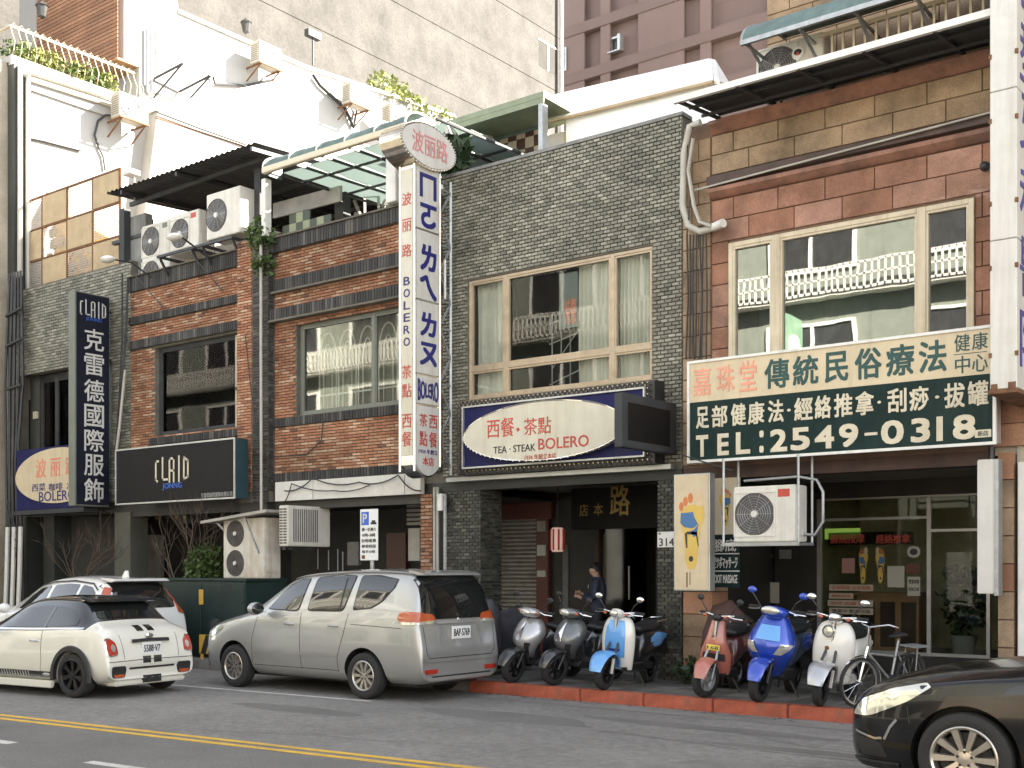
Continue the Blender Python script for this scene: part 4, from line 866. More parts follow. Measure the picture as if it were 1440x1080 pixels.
tx(mp, 'lettering', 'white_ink', [('腳底', m0 + .04, m1 - .05, q1 - hh * .32, q1 - hh * .08, .04), ('足ツボマッサージ', m0 + .03, m1 - .03, q1 - hh * .64, q1 - hh * .42, .04), ('FOOT MASSAGE', m0 + .03, m1 - .03, q1 - hh * .92, q1 - hh * .76, .03)], YR - .001)
MB().box(m0, m1, YR - .006, YR, q1 - hh * .37, q1 - hh * .35).box(m0, m1, YR - .006, YR, q1 - hh * .70, q1 - hh * .68).build('rule', 'white_ink', mp)

# hanging AC in its angle-iron cradle
YH = 13.95; h0, h1 = XA(1032, YH), XA(1120, YH); hz0, hz1 = ZY(1076, 762, YH), ZY(1076, 683, YH)
ac = ac_unit('white outdoor air conditioner with a red badge hanging under the big green sign', (h0 + h1) / 2, YH + .16, hz0, h1 - h0, hz1 - hz0, .33, badge='red_ink', fx=.34)
cr = thing('ac_cradle', 'perforated angle iron cradle hanging from the sign and carrying the air conditioner', 'bracket', ((h0 + h1) / 2, YH, hz0 - .04))
q = MB()
for x in (h0 - .12, h1 + .05):
    for y in (YH - .06, YH + .36): q.bar((x, y, hz0 - .03), (x, y, 3.2), .025, .025)
    q.bar((x, YH - .06, hz0 - .03), (x, YH + .36, hz0 - .03), .035, .035)
q.bar((h0 - .14, YH - .06, hz0 - .03), (h1 + .07, YH - .06, hz0 - .03), .035, .045); q.bar((h0 - .14, YH + .36, hz0 - .03), (h1 + .07, YH + .36, hz0 - .03), .035, .035)
q.build('angle_iron', 'galv', cr)
hs = thing('hose', 'thick pale hose looping from the air conditioner in the cradle up to the sign', 'hose', (h1, YH, hz0)); MB().tube([(h1 + .0, YH + .2, hz0 + .1), (h1 + .16, YH + .2, hz0 + .08), (h1 + .27, YH + .2, hz0 + .25), (h1 + .27, YH + .2, hz1 - .1), (h1 + .18, YH + .22, hz1 + .06), (h1 - .1, YH + .28, hz1 + .12), (h0, YH + .3, hz1 + .1)], .02, 8).build('hose_pipe', 'galv', hs, smooth=60)
# hanging blank light box on the right, stone pier
YL = 14.2; l0, l1 = XA(1374, YL), XA(1397, YL); lz0, lz1 = ZY(1385, 835, YL), ZY(1385, 646, YL)
lb = thing('blank_light_box', 'long blank white light box hanging beside the striped stone pier', 'sign', ((l0 + l1) / 2, YL, lz0)); MB().box(l0, l1, YL, YL + .2, lz0, lz1).build('sign_box', 'sign_white', lb, bevel=.01); MB().box(l1 + .001, l1 + .05, YL + .02, YL + .19, lz0 - .02, lz1).build('side_frame', 'galv', lb)
MB().bar((l0 + .1, YL + .2, lz1), (l0 + .1, YL + .2, 3.2), .04, .04).build('hanger', 'steel_dark', lb)
g6 = thing('shop_building', 'next building at the right edge with a brown and tan banded stone pier', 'building', (-2, YF, SW))
p0, p1 = XA(1403, YF - .1), XA(1426, YF - .1)
MB().box(p0 + .02, p1, YF - .07, YF + .4, SW, 3.1).build('pier', 'stone_back', g6)
for j in range(9): MB().tile(p0, p1, SW + j * .33 + .004, SW + j * .33 + .326, YF - .07, -.03, 'y', .004).build('stone_block', 'stone_yellow' if j % 4 else 'tile_brown', g6)
MB().box(p1 + .01, 2.5, YF, YF + .2, 0, 15).box(S1 + .003, p1, YF + .03, YF + .2, 3.1, 15).build('wall', 'tile_beige', g6)
MB().box(S1 + .1, 8, YF + .2, 26, 2.9, 15.).build('inner_wall', 'tile_beige', g6)
MB().box(p1 + .05, p1 + .12, YF - .12, YF - .002, SW, 3.0).box(p1 + .2, p1 + .5, YF - .1, YF - .002, 1.4, 2.0).build('wall_box', 'white_paint', g6)
for k in range(9): MB().box(S1 + .005, p1 + .3, YF - .06, YF + .02, 3.2 + k * .27, 3.2 + k * .27 + .262).build('stone_block', 'tile_brown', g6)
# white projecting sign at the right edge
w0, w1 = XA(1392, 13.3), XA(1430, 13.3); wz = ZY(1410, 547, 13.3)
ws = thing('tall_projecting_sign', 'tall white projecting sign with purple characters and a rusty lower edge', 'sign', ((w0 + w1) / 2, 13.9, wz))
z = wz
for k, hgt in enumerate((1.62, 1.62, 1.62, 1.62, 1.62)): MB().box(w0, w1, 13.3, 14.55, z + .003, z + hgt - .003).build('sign_section', 'sign_white', ws, bevel=.008); z += hgt
MB().box(w0 - .015, w1 + .015, 13.285, 14.56, wz - .05, wz - .001).build('bottom_frame', 'rust', ws, bevel=.006)
for zz in (wz + .35, wz + 1.3, wz + 2.0, wz + 2.9, wz + 3.6): MB().box(w0 - .012, w0 + .02, 13.29, 13.32, zz, zz + .05).box(w1 - .02, w1 + .012, 13.29, 13.32, zz, zz + .05).build('clip', 'rust', ws)
MB().box(w0 + .01, w0 + .08, 13.296, 13.3, wz + .0, wz + .06).box(w1 - .09, w1 - .01, 13.296, 13.3, wz + .0, wz + .07).build('rust_patch', 'rust', ws)
mat('purple_ink', (.06, .04, .25), .5)
tx(ws, 'lettering', 'purple_ink', [(c, 13.42, 14.35, wz + .25 + i * .78, wz + .9 + i * .78, .03) for i, c in enumerate('院醫科牙型齒美')], w1 + .001, 'x')

# ---------------------------------------------------------------- canopy and upper floor over the therapy shop
YK = 13.5; k0, k1 = XA(948, YK), XA(1392, YK) + .3
cn = thing('glass_canopy', 'shallow metal framed canopy with a white front edge running over the yellow stone band', 'canopy', ((k0 + k1) / 2, YK, 7.9))
MB().box(k0, k1, YK - .03, YK + .03, 7.86, 7.94).build('front_edge', 'white_paint', cn)
q = MB(); n = 5
for i in range(n + 1):
    x = k0 + .08 + (k1 - k0 - .16) * i / n; q.bar((x, YK, 7.87), (x, YF + .02, 7.99), .04, .04)
for y in (YK + .4, YK + .75): q.bar((k0, y, 7.93), (k1, y, 7.93), .035, .035)
q.build('frame', 'grey_metal', cn)
for i in range(n): x0 = k0 + .09 + (k1 - k0 - .18) * i / n; MB().add([(x0, YK + .03, 7.93), (x0 + (k1 - k0) / n - .02, YK + .03, 7.93), (x0 + (k1 - k0) / n - .02, YF, 8.02), (x0, YF, 8.02)], [(0, 1, 2, 3)]).build('pane', 'sheet_dark' if 'sheet_dark' in MATS else 'grey_metal', cn)
up = thing('upper_floor', 'yellow stone upper storey set back above the canopy with a balcony railing', 'building', ((S0 + S1) / 2, 15.6, 8.02))
u0 = XA(1078, 15.6)
MB().box(u0, S1, 15.63, 25, 8.0, 14.).build('wall', 'stone_back', up)
MB().box(S0, S1, YF + .3, 15.6, 7.88, 8.0).build('balcony_floor', 'concrete_grey', up)
h = .42
for j in range(9):
    x = u0 - (.35 if j % 2 else 0)
    while x < S1:
        a, b = max(x, u0), min(x + .7, S1); x += .7
        if b - a > .05: MB().tile(a + .004, b - .004, 8.45 + j * h + .004, 8.45 + (j + 1) * h - .004, 15.63, -.026, 'y', .004).build('stone_block', 'stone_yellow', up)
MB().box(u0, S1, 15.55, 15.62, 9.4, 9.52).build('cornice', 'cornice_red', up)
rl = thing('balcony_railing', 'green and cream metal balcony railing above the white canopy edge', 'railing', (XA(1270, 14.55), 14.55, 8.03))
r0, r1 = XA(1152, 14.55), S1
MB().box(r0, r1, 14.52, 14.58, 8.66, 8.71).box(r0, r1, 14.53, 14.57, 8.2, 8.23).build('rail', 'cream_paint', rl)
x = r0 + .02
while x < r1: MB().box(x, x + .03, 14.535, 14.565, 8.03, 8.66).build('baluster', 'cream_paint', rl); x += .145
ac_unit('old beige air conditioner with a round emblem on the balcony behind the canopy edge', XA(1108, 14.5), 14.7, 8.12, .95, .62, .34, fx=.33, m='ac_white')
ew = XA(1158, 14.53); eb = thing('round_emblem', 'round red and black emblem on the right of the balcony air conditioner', 'emblem', (XA(1122, 14.5), 14.52, 8.5)); ex, ez = XA(1122, 14.52), ZY(1122, 75, 14.52)
MB().prism(oval(ex, ez, .085, .085, 20), 14.515, 14.522).build('disc', 'plastic_white', eb); MB().prism(oval(ex, ez + .015, .055, .04, 16), 14.51, 14.515).build('mark', 'black_ink', eb); MB().prism(oval(ex, ez - .01, .025, .02, 12), 14.507, 14.51).build('mark', 'red_ink', eb)
# green barrel awning above
YWn = 13.95; aw0, aw1 = XA(1042, YWn), XA(1392, YWn) + .6; za = ZY(1040, 62, YWn)
awn = thing('green_awning', 'weathered green curved awning above the balcony air conditioner', 'awning', ((aw0 + aw1) / 2, YWn, za))
def barrel(u, v): a = v * math.pi * .5; return (aw0 + (aw1 - aw0) * u, YWn + 1.5 * (1 - math.cos(a)) * .9, za + .55 * math.sin(a))
MB().grid(barrel, 24, 8).build('cover', 'awning_green', awn, smooth=60, fix=False)
q = MB().bar((aw0, YWn, za), (aw1, YWn, za), .05, .06).bar((aw0, 15.5, za), (aw1, 15.5, za), .04, .04)
for i in range(6):
    x = aw0 + .05 + i * (aw1 - aw0 - .1) / 5; q.bar((x, YWn, za), (x, 15.5, za - .02), .03, .03); q.bar((x + .02, YWn + .1, za), (x + .02, 15.5, za - .65), .03, .03)
q.tube([(aw0, YWn + 1.5 * (1 - math.cos(a)) * .9, za + .54 * math.sin(a)) for a in [k * .2 for k in range(9)]], .02); q.build('frame', 'galv', awn)
# cable bundle on the pier between the buildings
cb = thing('cable_bundle', 'bundle of pale pipes and cables bending out over the joint between grey and red buildings', 'cables', (XA(965, YF), YF, 6)); q = MB()
def PP(lst, Y): return [(XA(x, Y), Y, ZY(x, y, Y)) for x, y in lst]
q.tube(PP([(985, 172), (970, 178), (962, 215), (960, 290), (968, 318), (985, 326), (1006, 320)], YF - .12), .05, 8)
q.tube(PP([(975, 195), (968, 240), (976, 290), (984, 312), (1000, 318)], YF - .18), .028, 6); build_each(q, 'pipe', 'pvc', cb, smooth=60)
MB().cyl((XA(1003, YF - .12) - .03, YF - .1, ZY(1003, 320, YF - .1)), (XA(1022, YF - .1), YF - .2, ZY(1022, 316, YF - .1)), .06, .06, 12).build('vent_cap', 'white_paint', cb, smooth=40)
q = MB()
for k in range(7): x = 966 + k * 4.5; cable(q, PP([(x, 330), (x + rnd.uniform(-2, 3), 420), (x + rnd.uniform(-2, 2), 505)], YF - .05 - .01 * k), .012)
cable(q, PP([(964, 180), (972, 270), (966, 330)], YF - .14), .01); cable(q, PP([(960, 640), (985, 648), (1030, 662)], YF - .7), .01)
q.build('cable', 'cable', cb, kind='stuff')
gv = thing('security_camera', 'small round dark camera under the red stones near the right white sign', 'camera', (XA(1384, YF), YF - .1, 6.4)); MB().ell((XA(1385, YF - .1), YF - .1, ZY(1385, 234, YF - .1)), (.06, .07, .06)).build('camera_body', 'steel_dark', gv, smooth=60)
# ---------------------------------------------------------------- red brick building (two bays)
A0, A1, A2, A3 = XA(184, YF), XA(343, YF), XA(386, YF), XA(622, YF)
gb = thing('brick_building', 'two bay red brick building with dark soldier courses and rooftop sheds', 'building', ((A0 + A3) / 2, YF, SW))
q0, q1 = XA(217, YF), XA(341, YF); r0, r1 = XA(416, YF), XA(606, YF)
hA, hB = (q0, q1, 4.47, 6.30), (r0, r1, 4.56, 6.24)
shell(gb, A0, A3, 7.86, [hA, hB], 'mortar', roof=7.3)
bandA = [(A0, A1, 7.55, 7.84), (A0, A1, 6.86, 7.02), (A0, A1, 6.34, 6.52), (q0 - .15, A1, 4.30, 4.45)]
bandB = [(A2, A3, 7.62, 7.87), (A2, A3, 6.90, 7.13), (A2 + .0, A3, 6.36, 6.56), (A2, A3, 4.38, 4.54), (A2, A3, 3.36, 3.52)]
tiles(gb, 'brick', 'brick_red', [(A0, A1, 3.2, 7.55)], .205, .054, YF, [hA] + bandA)
tiles(gb, 'brick', 'brick_red', [(A2, A3, 3.52, 7.62)], .205, .054, YF, [hB] + bandB, single=300)
for b_ in bandA: soldier(gb, *b_, YF, .06 if b_[2] > 4.5 else .03)
for i, b_ in enumerate(bandB): soldier(gb, *b_, YF, [.10, .05, .13, .05, .05][i])
MB().box(A0 - .02, A1, YF - .10, YF + .26, 7.845, 7.87).box(A2, A3, YF - .14, YF + .26, 7.872, 7.9).build('coping', 'mortar', gb)
for a, b in ((A2, A3),):
    MB().box(a, b, YF - .10, YF + .02, 6.86, 6.895).box(a, b, YF - .16, YF + .02, 6.32, 6.355).build('drip_ledge', 'mortar', gb)
# pilaster between bays, standing proud
MB().box(A1 + .02, A2 - .02, YF - .14, YF + .2, 3.0, 7.98).build('pilaster', 'mortar', gb)
tiles(gb, 'brick', 'brick_red', [(A1, A1 + .42, 3.2, 7.95)], .205, .054, YF - .165); tiles(gb, 'dark_brick', 'brick_black', [(A1 + .43, A2, 3.0, 7.95)], .205, .054, YF - .15)
bricks(gb, 'dark_brick', 'brick_black', [(YF - .15, YF - .02, 3.2, 7.95)], .15, .054, A2 - .02, (), .02, .009, 'x')
# windows
wa = window(gb, hA[0], hA[1], hA[2], hA[3], YF + .12, [(q0 + .06, XA(324, YF), 4.55, 6.24), (XA(328, YF), q1 - .04, 5.3, 6.24), (XA(328, YF), q1 - .04, 4.55, 5.22)], 'grey_metal', 'pane_clear', .08)
MB().box(XA(325, YF), XA(327.5, YF), YF + .10, YF + .12, 4.5, 6.28).box(XA(325, YF), q1, YF + .10, YF + .12, 5.22, 5.27).build('window_post', 'alu_beige', gb)
drape(gb, q0 + .1, XA(300, YF), 4.47, 6.3, YF + .42, 'curtain_grey', 8, .04, .1); drape(gb, XA(304, YF), q1, 4.47, 6.3, YF + .5, 'curtain_grey', 4, .05, seed=9)
MB().box(XA(238, YF) - .02, XA(238, YF) + .02, YF + .38, YF + .4, 4.7, 6.1).build('curtain_edge', 'curtain', gb)
pc = thing('paper_sheet', 'sheet of paper taped inside the dark window over the black shop sign', 'paper', (XA(310, YF), YF + .3, 5.3)); MB().box(XA(302, YF), XA(322, YF), YF + .23, YF + .235, 5.32, 5.62).build('sheet', 'curtain_grey', pc)
wb = window(gb, hB[0], hB[1], hB[2], hB[3], YF + .10, [(r0 + .07, (r0 + r1) / 2 + .2, 4.62, 6.18), ((r0 + r1) / 2 + .26, r1 - .05, 4.62, 6.18)], 'olive_metal', 'pane_clear', .08)
lx0, lx1 = r0 + .15, r1 - .1
drape(gb, lx0, lx1, 4.56, 6.24, YF + .5, 'lace', 16, .03)
lc = MB(); n = 6
for k in range(n):
    a = lx0 + (lx1 - lx0) * (k + .06) / n; b = lx0 + (lx1 - lx0) * (k + .94) / n; c = (a + b) / 2; w = (b - a) / 2
    pts = [(a, YF + .42, 4.7), (a, YF + .42, 5.55)] + [(c - w * math.cos(t), YF + .42, 5.55 + .55 * math.sin(t)) for t in [i * math.pi / 10 for i in range(1, 10)]] + [(b, YF + .42, 5.55), (b, YF + .42, 4.7)]
    lc.tube(pts, .016, 4); lc.tube([(x * .5 + c * .5, y, 4.7 + (z - 4.7) * .85) for x, y, z in pts], .012, 4)
lc.bar((lx0, YF + .42, 4.95), (lx1, YF + .42, 4.95), .02, .03); lc.build('lace_pattern', 'curtain', gb)
# ground floor: fascia, brick pier, dark arcade
cvx0, cvx1 = XA(388, YF - .1), XA(592, YF - .1)
for k in range(4): MB().box(cvx0 + (cvx1 - cvx0) * [0, .28, .76, .9][k] + .004, cvx0 + (cvx1 - cvx0) * [.28, .76, .9, 1.0][k] - .004, YF - .12 + .01 * (k % 2), YF - .01, 3.0, 3.35).build('fascia_panel', 'white_patch', gb)
MB().box(A0, A3, YF + .05, YF + .3, 2.85, 3.17).build('beam', 'dark_paint', gb)
bp0, bp1 = XA(591, YF), XA(608, YF)
MB().box(bp0 + .02, bp1, YF + .025, YF + .45, SW, 3.0).build('pier', 'mortar', gb); tiles(gb, 'brick', 'brick_red', [(bp0, bp1, SW, 3.0)], .205, .06, YF - .0)
MB().box(bp1 + .003, A3, YF + .02, YF + .3, SW, 3.17).build('pier', 'dark_paint', gb)
for px in (611, 615.5): MB().cyl((XA(px, YF - .05), YF - .05, SW), (XA(px, YF - .05), YF - .05, 3.1), .025, n=8).build('drain_pipe', 'pvc', gb, smooth=40)
MB().cyl((XA(626, YF - .1), YF - .1, SW), (XA(626, YF - .1), YF - .1, 2.95), .03, n=8).build('drain_pipe', 'galv', gb, smooth=40); MB().box(XA(618, YF - .1), XA(624, YF - .1), YF - .16, YF - .04, 2.7, 2.98).build('junction_box', 'plastic_white', gb, bevel=.006)
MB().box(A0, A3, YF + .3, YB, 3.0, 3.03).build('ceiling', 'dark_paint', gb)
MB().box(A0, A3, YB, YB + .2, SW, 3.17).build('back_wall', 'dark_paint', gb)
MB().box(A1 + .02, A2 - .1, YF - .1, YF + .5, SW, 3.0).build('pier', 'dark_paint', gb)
MB().box(XA(548, YB), XA(575, YB), YB - .1, YB - .002, 1.7, 2.5).build('red_door', 'granite_red', gb)
MB().box(XA(574, 16), XA(590, 16), 16, 16.15, 1.9, 2.5).build('meter_box', 'white_patch', gb)
vt = MB()
for k in range(5): vt.box(XA(572, 15.8), XA(592, 15.8), 15.8, 15.83, 2.55 + k * .08, 2.6 + k * .08)
vt.build('louvre', 'shutter_grey', gb)
mbx = thing('meter_box', 'small grey meter box hanging in the dark behind the parking sign', 'box', (XA(496, 16.5), 16.5, 1.9)); MB().box(XA(488, 16.5), XA(504, 16.5), 16.5, 16.6, ZY(496, 795, 16.5), ZY(496, 762, 16.5)).build('box', 'galv', mbx, bevel=.01)
for k, (px, a, b) in enumerate([(437, 705, 806), (447, 772, 800), (462, 774, 802), (475, 772, 806), (482, 776, 806)]): 
    if k: MB().cyl((XA(px, 15.5), 15.5, ZY(px, b, 15.5)), (XA(px, 15.5), 15.5, ZY(px, a, 15.5)), .012).build('conduit', 'galv', gb)
# black shop sign CLAID
YC1 = 14.0; c0, c1 = XA(163, YC1), XA(331, YC1)
s1 = thing('black_shop_sign', 'black horizontal shop sign reading CLAID in cream with a small blue word, silver rim', 'sign', ((c0 + c1) / 2, YC1, 3.05))
MB().box(c0, c1 - .004, YC1 + .004, YC1 + .3, 3.06, 4.17).build('sign_box', 'teal_metal', s1); MB().box(c0 + .02, c1 - .03, YC1 - .004, YC1 + .004, 3.08, 4.15).build('sign_face', 'sign_black', s1)
r_ = MB()
for q in rects(c0, c1, 3.05, 4.18, [(c0 + .03, c1 - .03, 3.08, 4.15)]): r_.box(q[0], q[1], YC1 - .02, YC1 + .004, q[2], q[3])
r_.build('rim', 'alu', s1)
b = MB(); claid(b, XA(218, YC1), XA(267, YC1), ZY(242, 677, YC1), ZY(242, 643, YC1), YC1 - .0045, 'y'); b.build('lettering', 'cream_ink', s1)
tx(s1, 'lettering', 'blue_ink', [('JONNG', XA(229, YC1), XA(256, YC1), ZY(242, 689, YC1), ZY(242, 679, YC1), .03)], YC1 - .0045); tx(s1, 'lettering', 'galv', [('克雷德國際服飾有限公司', XA(283, YC1), XA(327, YC1), ZY(305, 699, YC1), ZY(305, 692, YC1), 0)], YC1 - .0045)
# vertical CLAID sign
xv = XA(160, YF); yv0, yv1 = YA(105.5, xv), YF - .1; tv = XA(106, yv0) - XA(96.5, yv0)
zt, zb_ = ZX(130, 413, xv), ZX(130, 712, xv)
s2 = thing('vertical_shop_sign', 'tall projecting navy sign reading CLAID with large white characters down its face', 'sign', (xv, YF, zb_))
MB().box(xv - tv, xv, yv0, yv1, zb_, zt).build('sign_box', 'olive_metal', s2, bevel=.01); MB().box(xv + .001, xv + .012, yv0 + .03, yv1 - .02, zb_ + .03, zt - .03).build('sign_face', 'sign_navy', s2)
MB().bar((xv - .12, yv1, zt - .3), (xv - .12, YF, zt - .3), .05, .05).bar((xv - .12, yv1, zb_ + .3), (xv - .12, YF, zb_ + .3), .05, .05).build('bracket', 'steel_dark', s2)
yw = yv1 - yv0
b = MB(); claid(b, yv0 + yw * .12, yv1 - yw * .1, ZX(130, 446, xv), ZX(130, 424, xv), xv + .0125, 'x'); b.build('lettering', 'white_ink', s2)
tx(s2, 'lettering', 'blue_ink', [('JONNG', yv0 + yw * .3, yv0 + yw * .75, ZX(130, 453, xv), ZX(130, 447, xv), .03)], xv + .0125, 'x')
zz = [(463, 493), (498, 528), (534, 565), (569, 601), (604, 635), (639, 669), (673, 706)]
tx(s2, 'lettering', 'white_ink', [(c, yv0 + yw * .25, yv0 + yw * .82, ZX(131, b2, xv), ZX(131, a2, xv), .035) for c, (a2, b2) in zip('克雷德國際服飾', zz)], xv + .0125, 'x')
# ---------------------------------------------------------------- small grey tiled building at the left
B0, B1 = XA(19, YF), A0 - .01
gl = thing('shop_building', 'narrow grey tiled building at the far left with checkered rooftop screen', 'building', ((B0 + B1) / 2, YF, SW))
lw0, lw1, lz0, lz1 = XA(57, YF + .3), XA(98, YF + .3), 4.5, 6.1
shell(gl, B0, B1, 8.25, [(B0 + .25, B1 - .7, 4.42, 6.25)], 'mortar', roof=7.4)
tiles(gl, 'wall_tile', 'tile_grey', [(B0, B1, 3.2, 8.22)], .19, .066, YF, [(B0 + .25, B1 - .7, 4.42, 6.25)])
MB().box(B0 + .25, lw0, YF + .28, YF + .4, 4.42, 6.25).build('recessed_wall', 'tile_dark', gl); MB().box(lw1 + .6, B1 - .7, YF + .28, YF + .4, 4.42, 6.25).build('recessed_wall', 'tile_dark', gl)
window(gl, lw0, lw1 + .6, 4.42, 6.25, YF + .3, [(lw0 + .08, lw0 + .62, 4.5, 6.1), (lw0 + .7, lw1 + .5, 4.5, 6.1)], 'steel_dark', 'pane_clear', .08)
drape(gl, lw0 + .1, lw0 + .9, 4.42, 6.25, YF + .6, 'curtain_grey', 5, .04)
th_ = thing('wall_switch', 'small pale box on the recessed wall beside the leftmost upstairs window', 'box', (XA(51, YF + .27), YF + .27, 5.2)); MB().box(XA(49, YF + .27), XA(53.5, YF + .27), YF + .22, YF + .278, ZY(51, 589, YF + .27), ZY(51, 579, YF + .27)).build('box', 'cream_paint', th_)
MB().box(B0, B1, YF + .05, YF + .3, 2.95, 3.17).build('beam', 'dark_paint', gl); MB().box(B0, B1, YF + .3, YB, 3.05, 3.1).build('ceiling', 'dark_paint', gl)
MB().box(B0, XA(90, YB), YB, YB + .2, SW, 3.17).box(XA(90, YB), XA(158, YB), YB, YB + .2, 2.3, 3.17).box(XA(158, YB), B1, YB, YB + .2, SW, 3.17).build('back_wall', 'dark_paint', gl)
sh = MB(); zz_ = SW
while zz_ < 2.3: sh.prism([(YB + .05, zz_), (YB + .01, zz_ + .02), (YB + .01, zz_ + .09), (YB + .05, zz_ + .11)], XA(90, YB), XA(158, YB), 'x'); zz_ += .115
sh.build('roller_shutter', 'shutter_grey', gl)
for a, b in ((24, 36), (60, 75), (160, 182)): MB().box(XA(a, YF), XA(b, YF), YF + .02, YF + .45, SW, 2.95).build('column', 'tile_dark', gl)
for a, b, m in ((200, 222, 'shutter_grey'), (222, 226, 'alu')): MB().box(XA(a, YB - .2), XA(b, YB - .2), YB - .2, YB - .1, SW, 2.6).build('door_panel', m, gl)
flat('glow_board', 'dark board with faint yellow and green marks under the black shop sign', 'sign', 'sign_black', 196, 282, 710, 735, 15.2, [('▪ ▫▪ ▪▪▫ ▪', (200, 276, 713, 718), .0), ('▪▪ ▪ ▫▪ ▪', (200, 262, 725, 730), .0)], 'gold')
YO = 14.1; o0, o1 = XA(23, YO), xv - tv - .02; 
so_ = thing('oval_shop_sign', 'older blue sign with a yellowed oval reading BOLERO, partly behind the vertical navy sign', 'sign', ((o0 + o1) / 2, YO, 3.0)); oz0, oz1 = 3.06, 4.42
MB().box(o0, o1, YO, YO + .25, oz0, oz1).build('sign_panel', 'navy', so_, bevel=.01)
MB().prism(oval(XA(78, YO) + .1, 3.78, XA(78, YO) - XA(24, YO) + .12, .6, 56, o1 - .01), YO - .03, YO - .001).build('oval_board', 'sign_cream', so_)
MB().box(o0 - .03, o1, YO - .04, YO + .3, oz0 - .1, oz0 - .005).build('ledge', 'grey_metal', so_)
yo = YO - .0305
tx(so_, 'lettering', 'red_faded', [box_px('波', 50, 65, 645, 672, yo, .03), box_px('丽', 71, 85, 644, 670, yo, .03), box_px('路', 92, 106, 642, 669, yo, .03)], yo)
tx(so_, 'lettering', 'navy_ink', [box_px('西菜', 45, 64, 680, 691, yo, .02), box_px('咖啡', 69, 88, 679, 690, yo, .02), box_px('冷飲', 94, 112, 678, 688, yo, .02), box_px('BOLERO', 55, 106, 690, 704, yo, .03)], yo)
# ---------------------------------------------------------------- rooftop screen of wood and wire panels
ysn = YF + .35; scx = [XA(p, ysn) for p in (28, 60, 95, 131, 169)]; scz = [8.25, ZY(28, 362, ysn), ZY(28, 327, ysn), ZY(28, 288, ysn)]
hs_ = (ZY(28, 288, ysn) - 8.25) / 3; scz = [8.26 + k * hs_ for k in range(4)]
sr = thing('rooftop_screen', 'rooftop screen of alternating pale wood and wire mesh panels', 'screen', (scx[2], ysn, 8.25))
for i in range(4):
    for j in range(3):
        a, b, c, e = scx[i] + .03, scx[i + 1] - .03, scz[j] + .03, scz[j + 1] - .03
        if (i + j) % 2: MB().box(a, b, ysn - .02, ysn + .01, c, e).build('wood_panel', 'wood_pale', sr)
        else:
            q = MB(); z = c + .03
            while z < e: q.box(a, b, ysn - .008, ysn + .002, z, z + .024); z += .05
            q.build('wire_panel', 'shutter_grey', sr)
q = MB()
for x in scx: q.bar((x, ysn, 8.2), (x, ysn, scz[3] + .02), .045, .05)
for z in scz: q.bar((scx[0], ysn, z), (scx[4], ysn, z), .045, .045)
q.build('frame', 'rust', sr)
cs = thing('stone_wall', 'crazy paved stone garden wall behind the rooftop screen', 'wall', (scx[2], ysn + .6, 8)); 
g = random.Random(4); wst = MB(); hw = MB()
X_, Z_ = scx[0] + .2, 7.9
hw.prism([(X_ , 7.6), (scx[4] + .1, 7.6), (scx[4] + .1, 8.6), (XA(85, ysn + .6), ZY(80, 300, ysn + .6)), (XA(46, ysn + .6), ZY(46, 242, ysn + .6)), (X_ + .3, 9.8)], ysn + .62, ysn + .8).build('backing', 'ochre', cs)
mat('crazy_stone', (.34, .28, .19), .85, var=.25, scale=3)
for i in range(12):
    for j in range(8):
        cx, cz = X_ + .15 + i * .42 + g.uniform(-.1, .1), 7.9 + j * .33 + g.uniform(-.05, .05)
        if cz > 8.6 + max(0, (scx[4] - cx - .6) * .42) or cx > scx[4]: continue
        n = g.randint(5, 7); wst.prism([(cx + .19 * math.cos(6.283 * k / n + g.uniform(-.2, .2)) * g.uniform(.85, 1.1), cz + .155 * math.sin(6.283 * k / n) * g.uniform(.85, 1.1)) for k in range(n)], ysn + .60 - g.uniform(0, .01), ysn + .625)
wst.build('stone', 'crazy_stone', cs, kind='stuff')
# ---------------------------------------------------------------- tall white building on the left, its side wall lit by the sun
xw = XA(12, YF); xw2 = xw
tw = thing('apartment_building', 'tall white rendered building whose sunlit blank side wall rises over the low shops', 'building', (xw, YF, SW))
zr = ZX(20, 76, xw); yE = YA(700, xw)
ypen = YA(165, xw)
MB().box(xw - 14, xw, YF + .0, YA(560, xw), 0, 13.7).build('side_wall', 'white_wall', tw)
MB().box(xw + .0, xw + .06, YF + .1, YA(168, xw), 13.2, 13.74).build('parapet', 'white_wall', tw)
MB().box(xw - .0, xw + .28, YF - .02, YF + .35, 0, 13.6).build('corner_pier', 'tile_dark', tw)
MB().box(xw - 14, xw - .05, YF - .4, YF - .001, 0, 13.7).build('front_wall', 'tile_beige', tw)
# penthouse block with brown tiled bay
zbay = ZX(163, 79, xw); b_l = XA(51, ypen)
MB().box(xw - 6, xw - .004, YA(200, xw), YA(238, xw), 13.7, 26).box(xw - .3, xw - .004, ypen + .2, YA(200, xw), zbay, 26).build('penthouse_wall', 'white_wall', tw)
wbp = MB().prism([(YA(168, xw), 13.0), (YA(168, xw), 14.4), (YA(252, xw), ZX(252, 15, xw)), (YA(252, xw), 26), (YA(170, xw), 26), (YA(170, xw), 13)], xw - .003, xw + .004, 'x')
MB().box(b_l, xw - .31, ypen + .024, ypen + 1.6, zbay, 26).build('bay', 'mortar_pale', tw)
ztop = ZY(100, -10, ypen) + 1.2
q = MB()
nrow = int((ztop - zbay) / .1)
for j in range(nrow): q.tile(b_l, xw - .002, zbay + j * .1 + .012, zbay + j * .1 + .09, ypen + .024, -.02, 'y', .004)
q.build('tile_course', 'tile_brown', tw, kind='stuff')
MB().box(b_l, xw - .002, ypen + .0, ypen + 2, zbay - .05, zbay - .002).build('soffit', 'timber', tw)
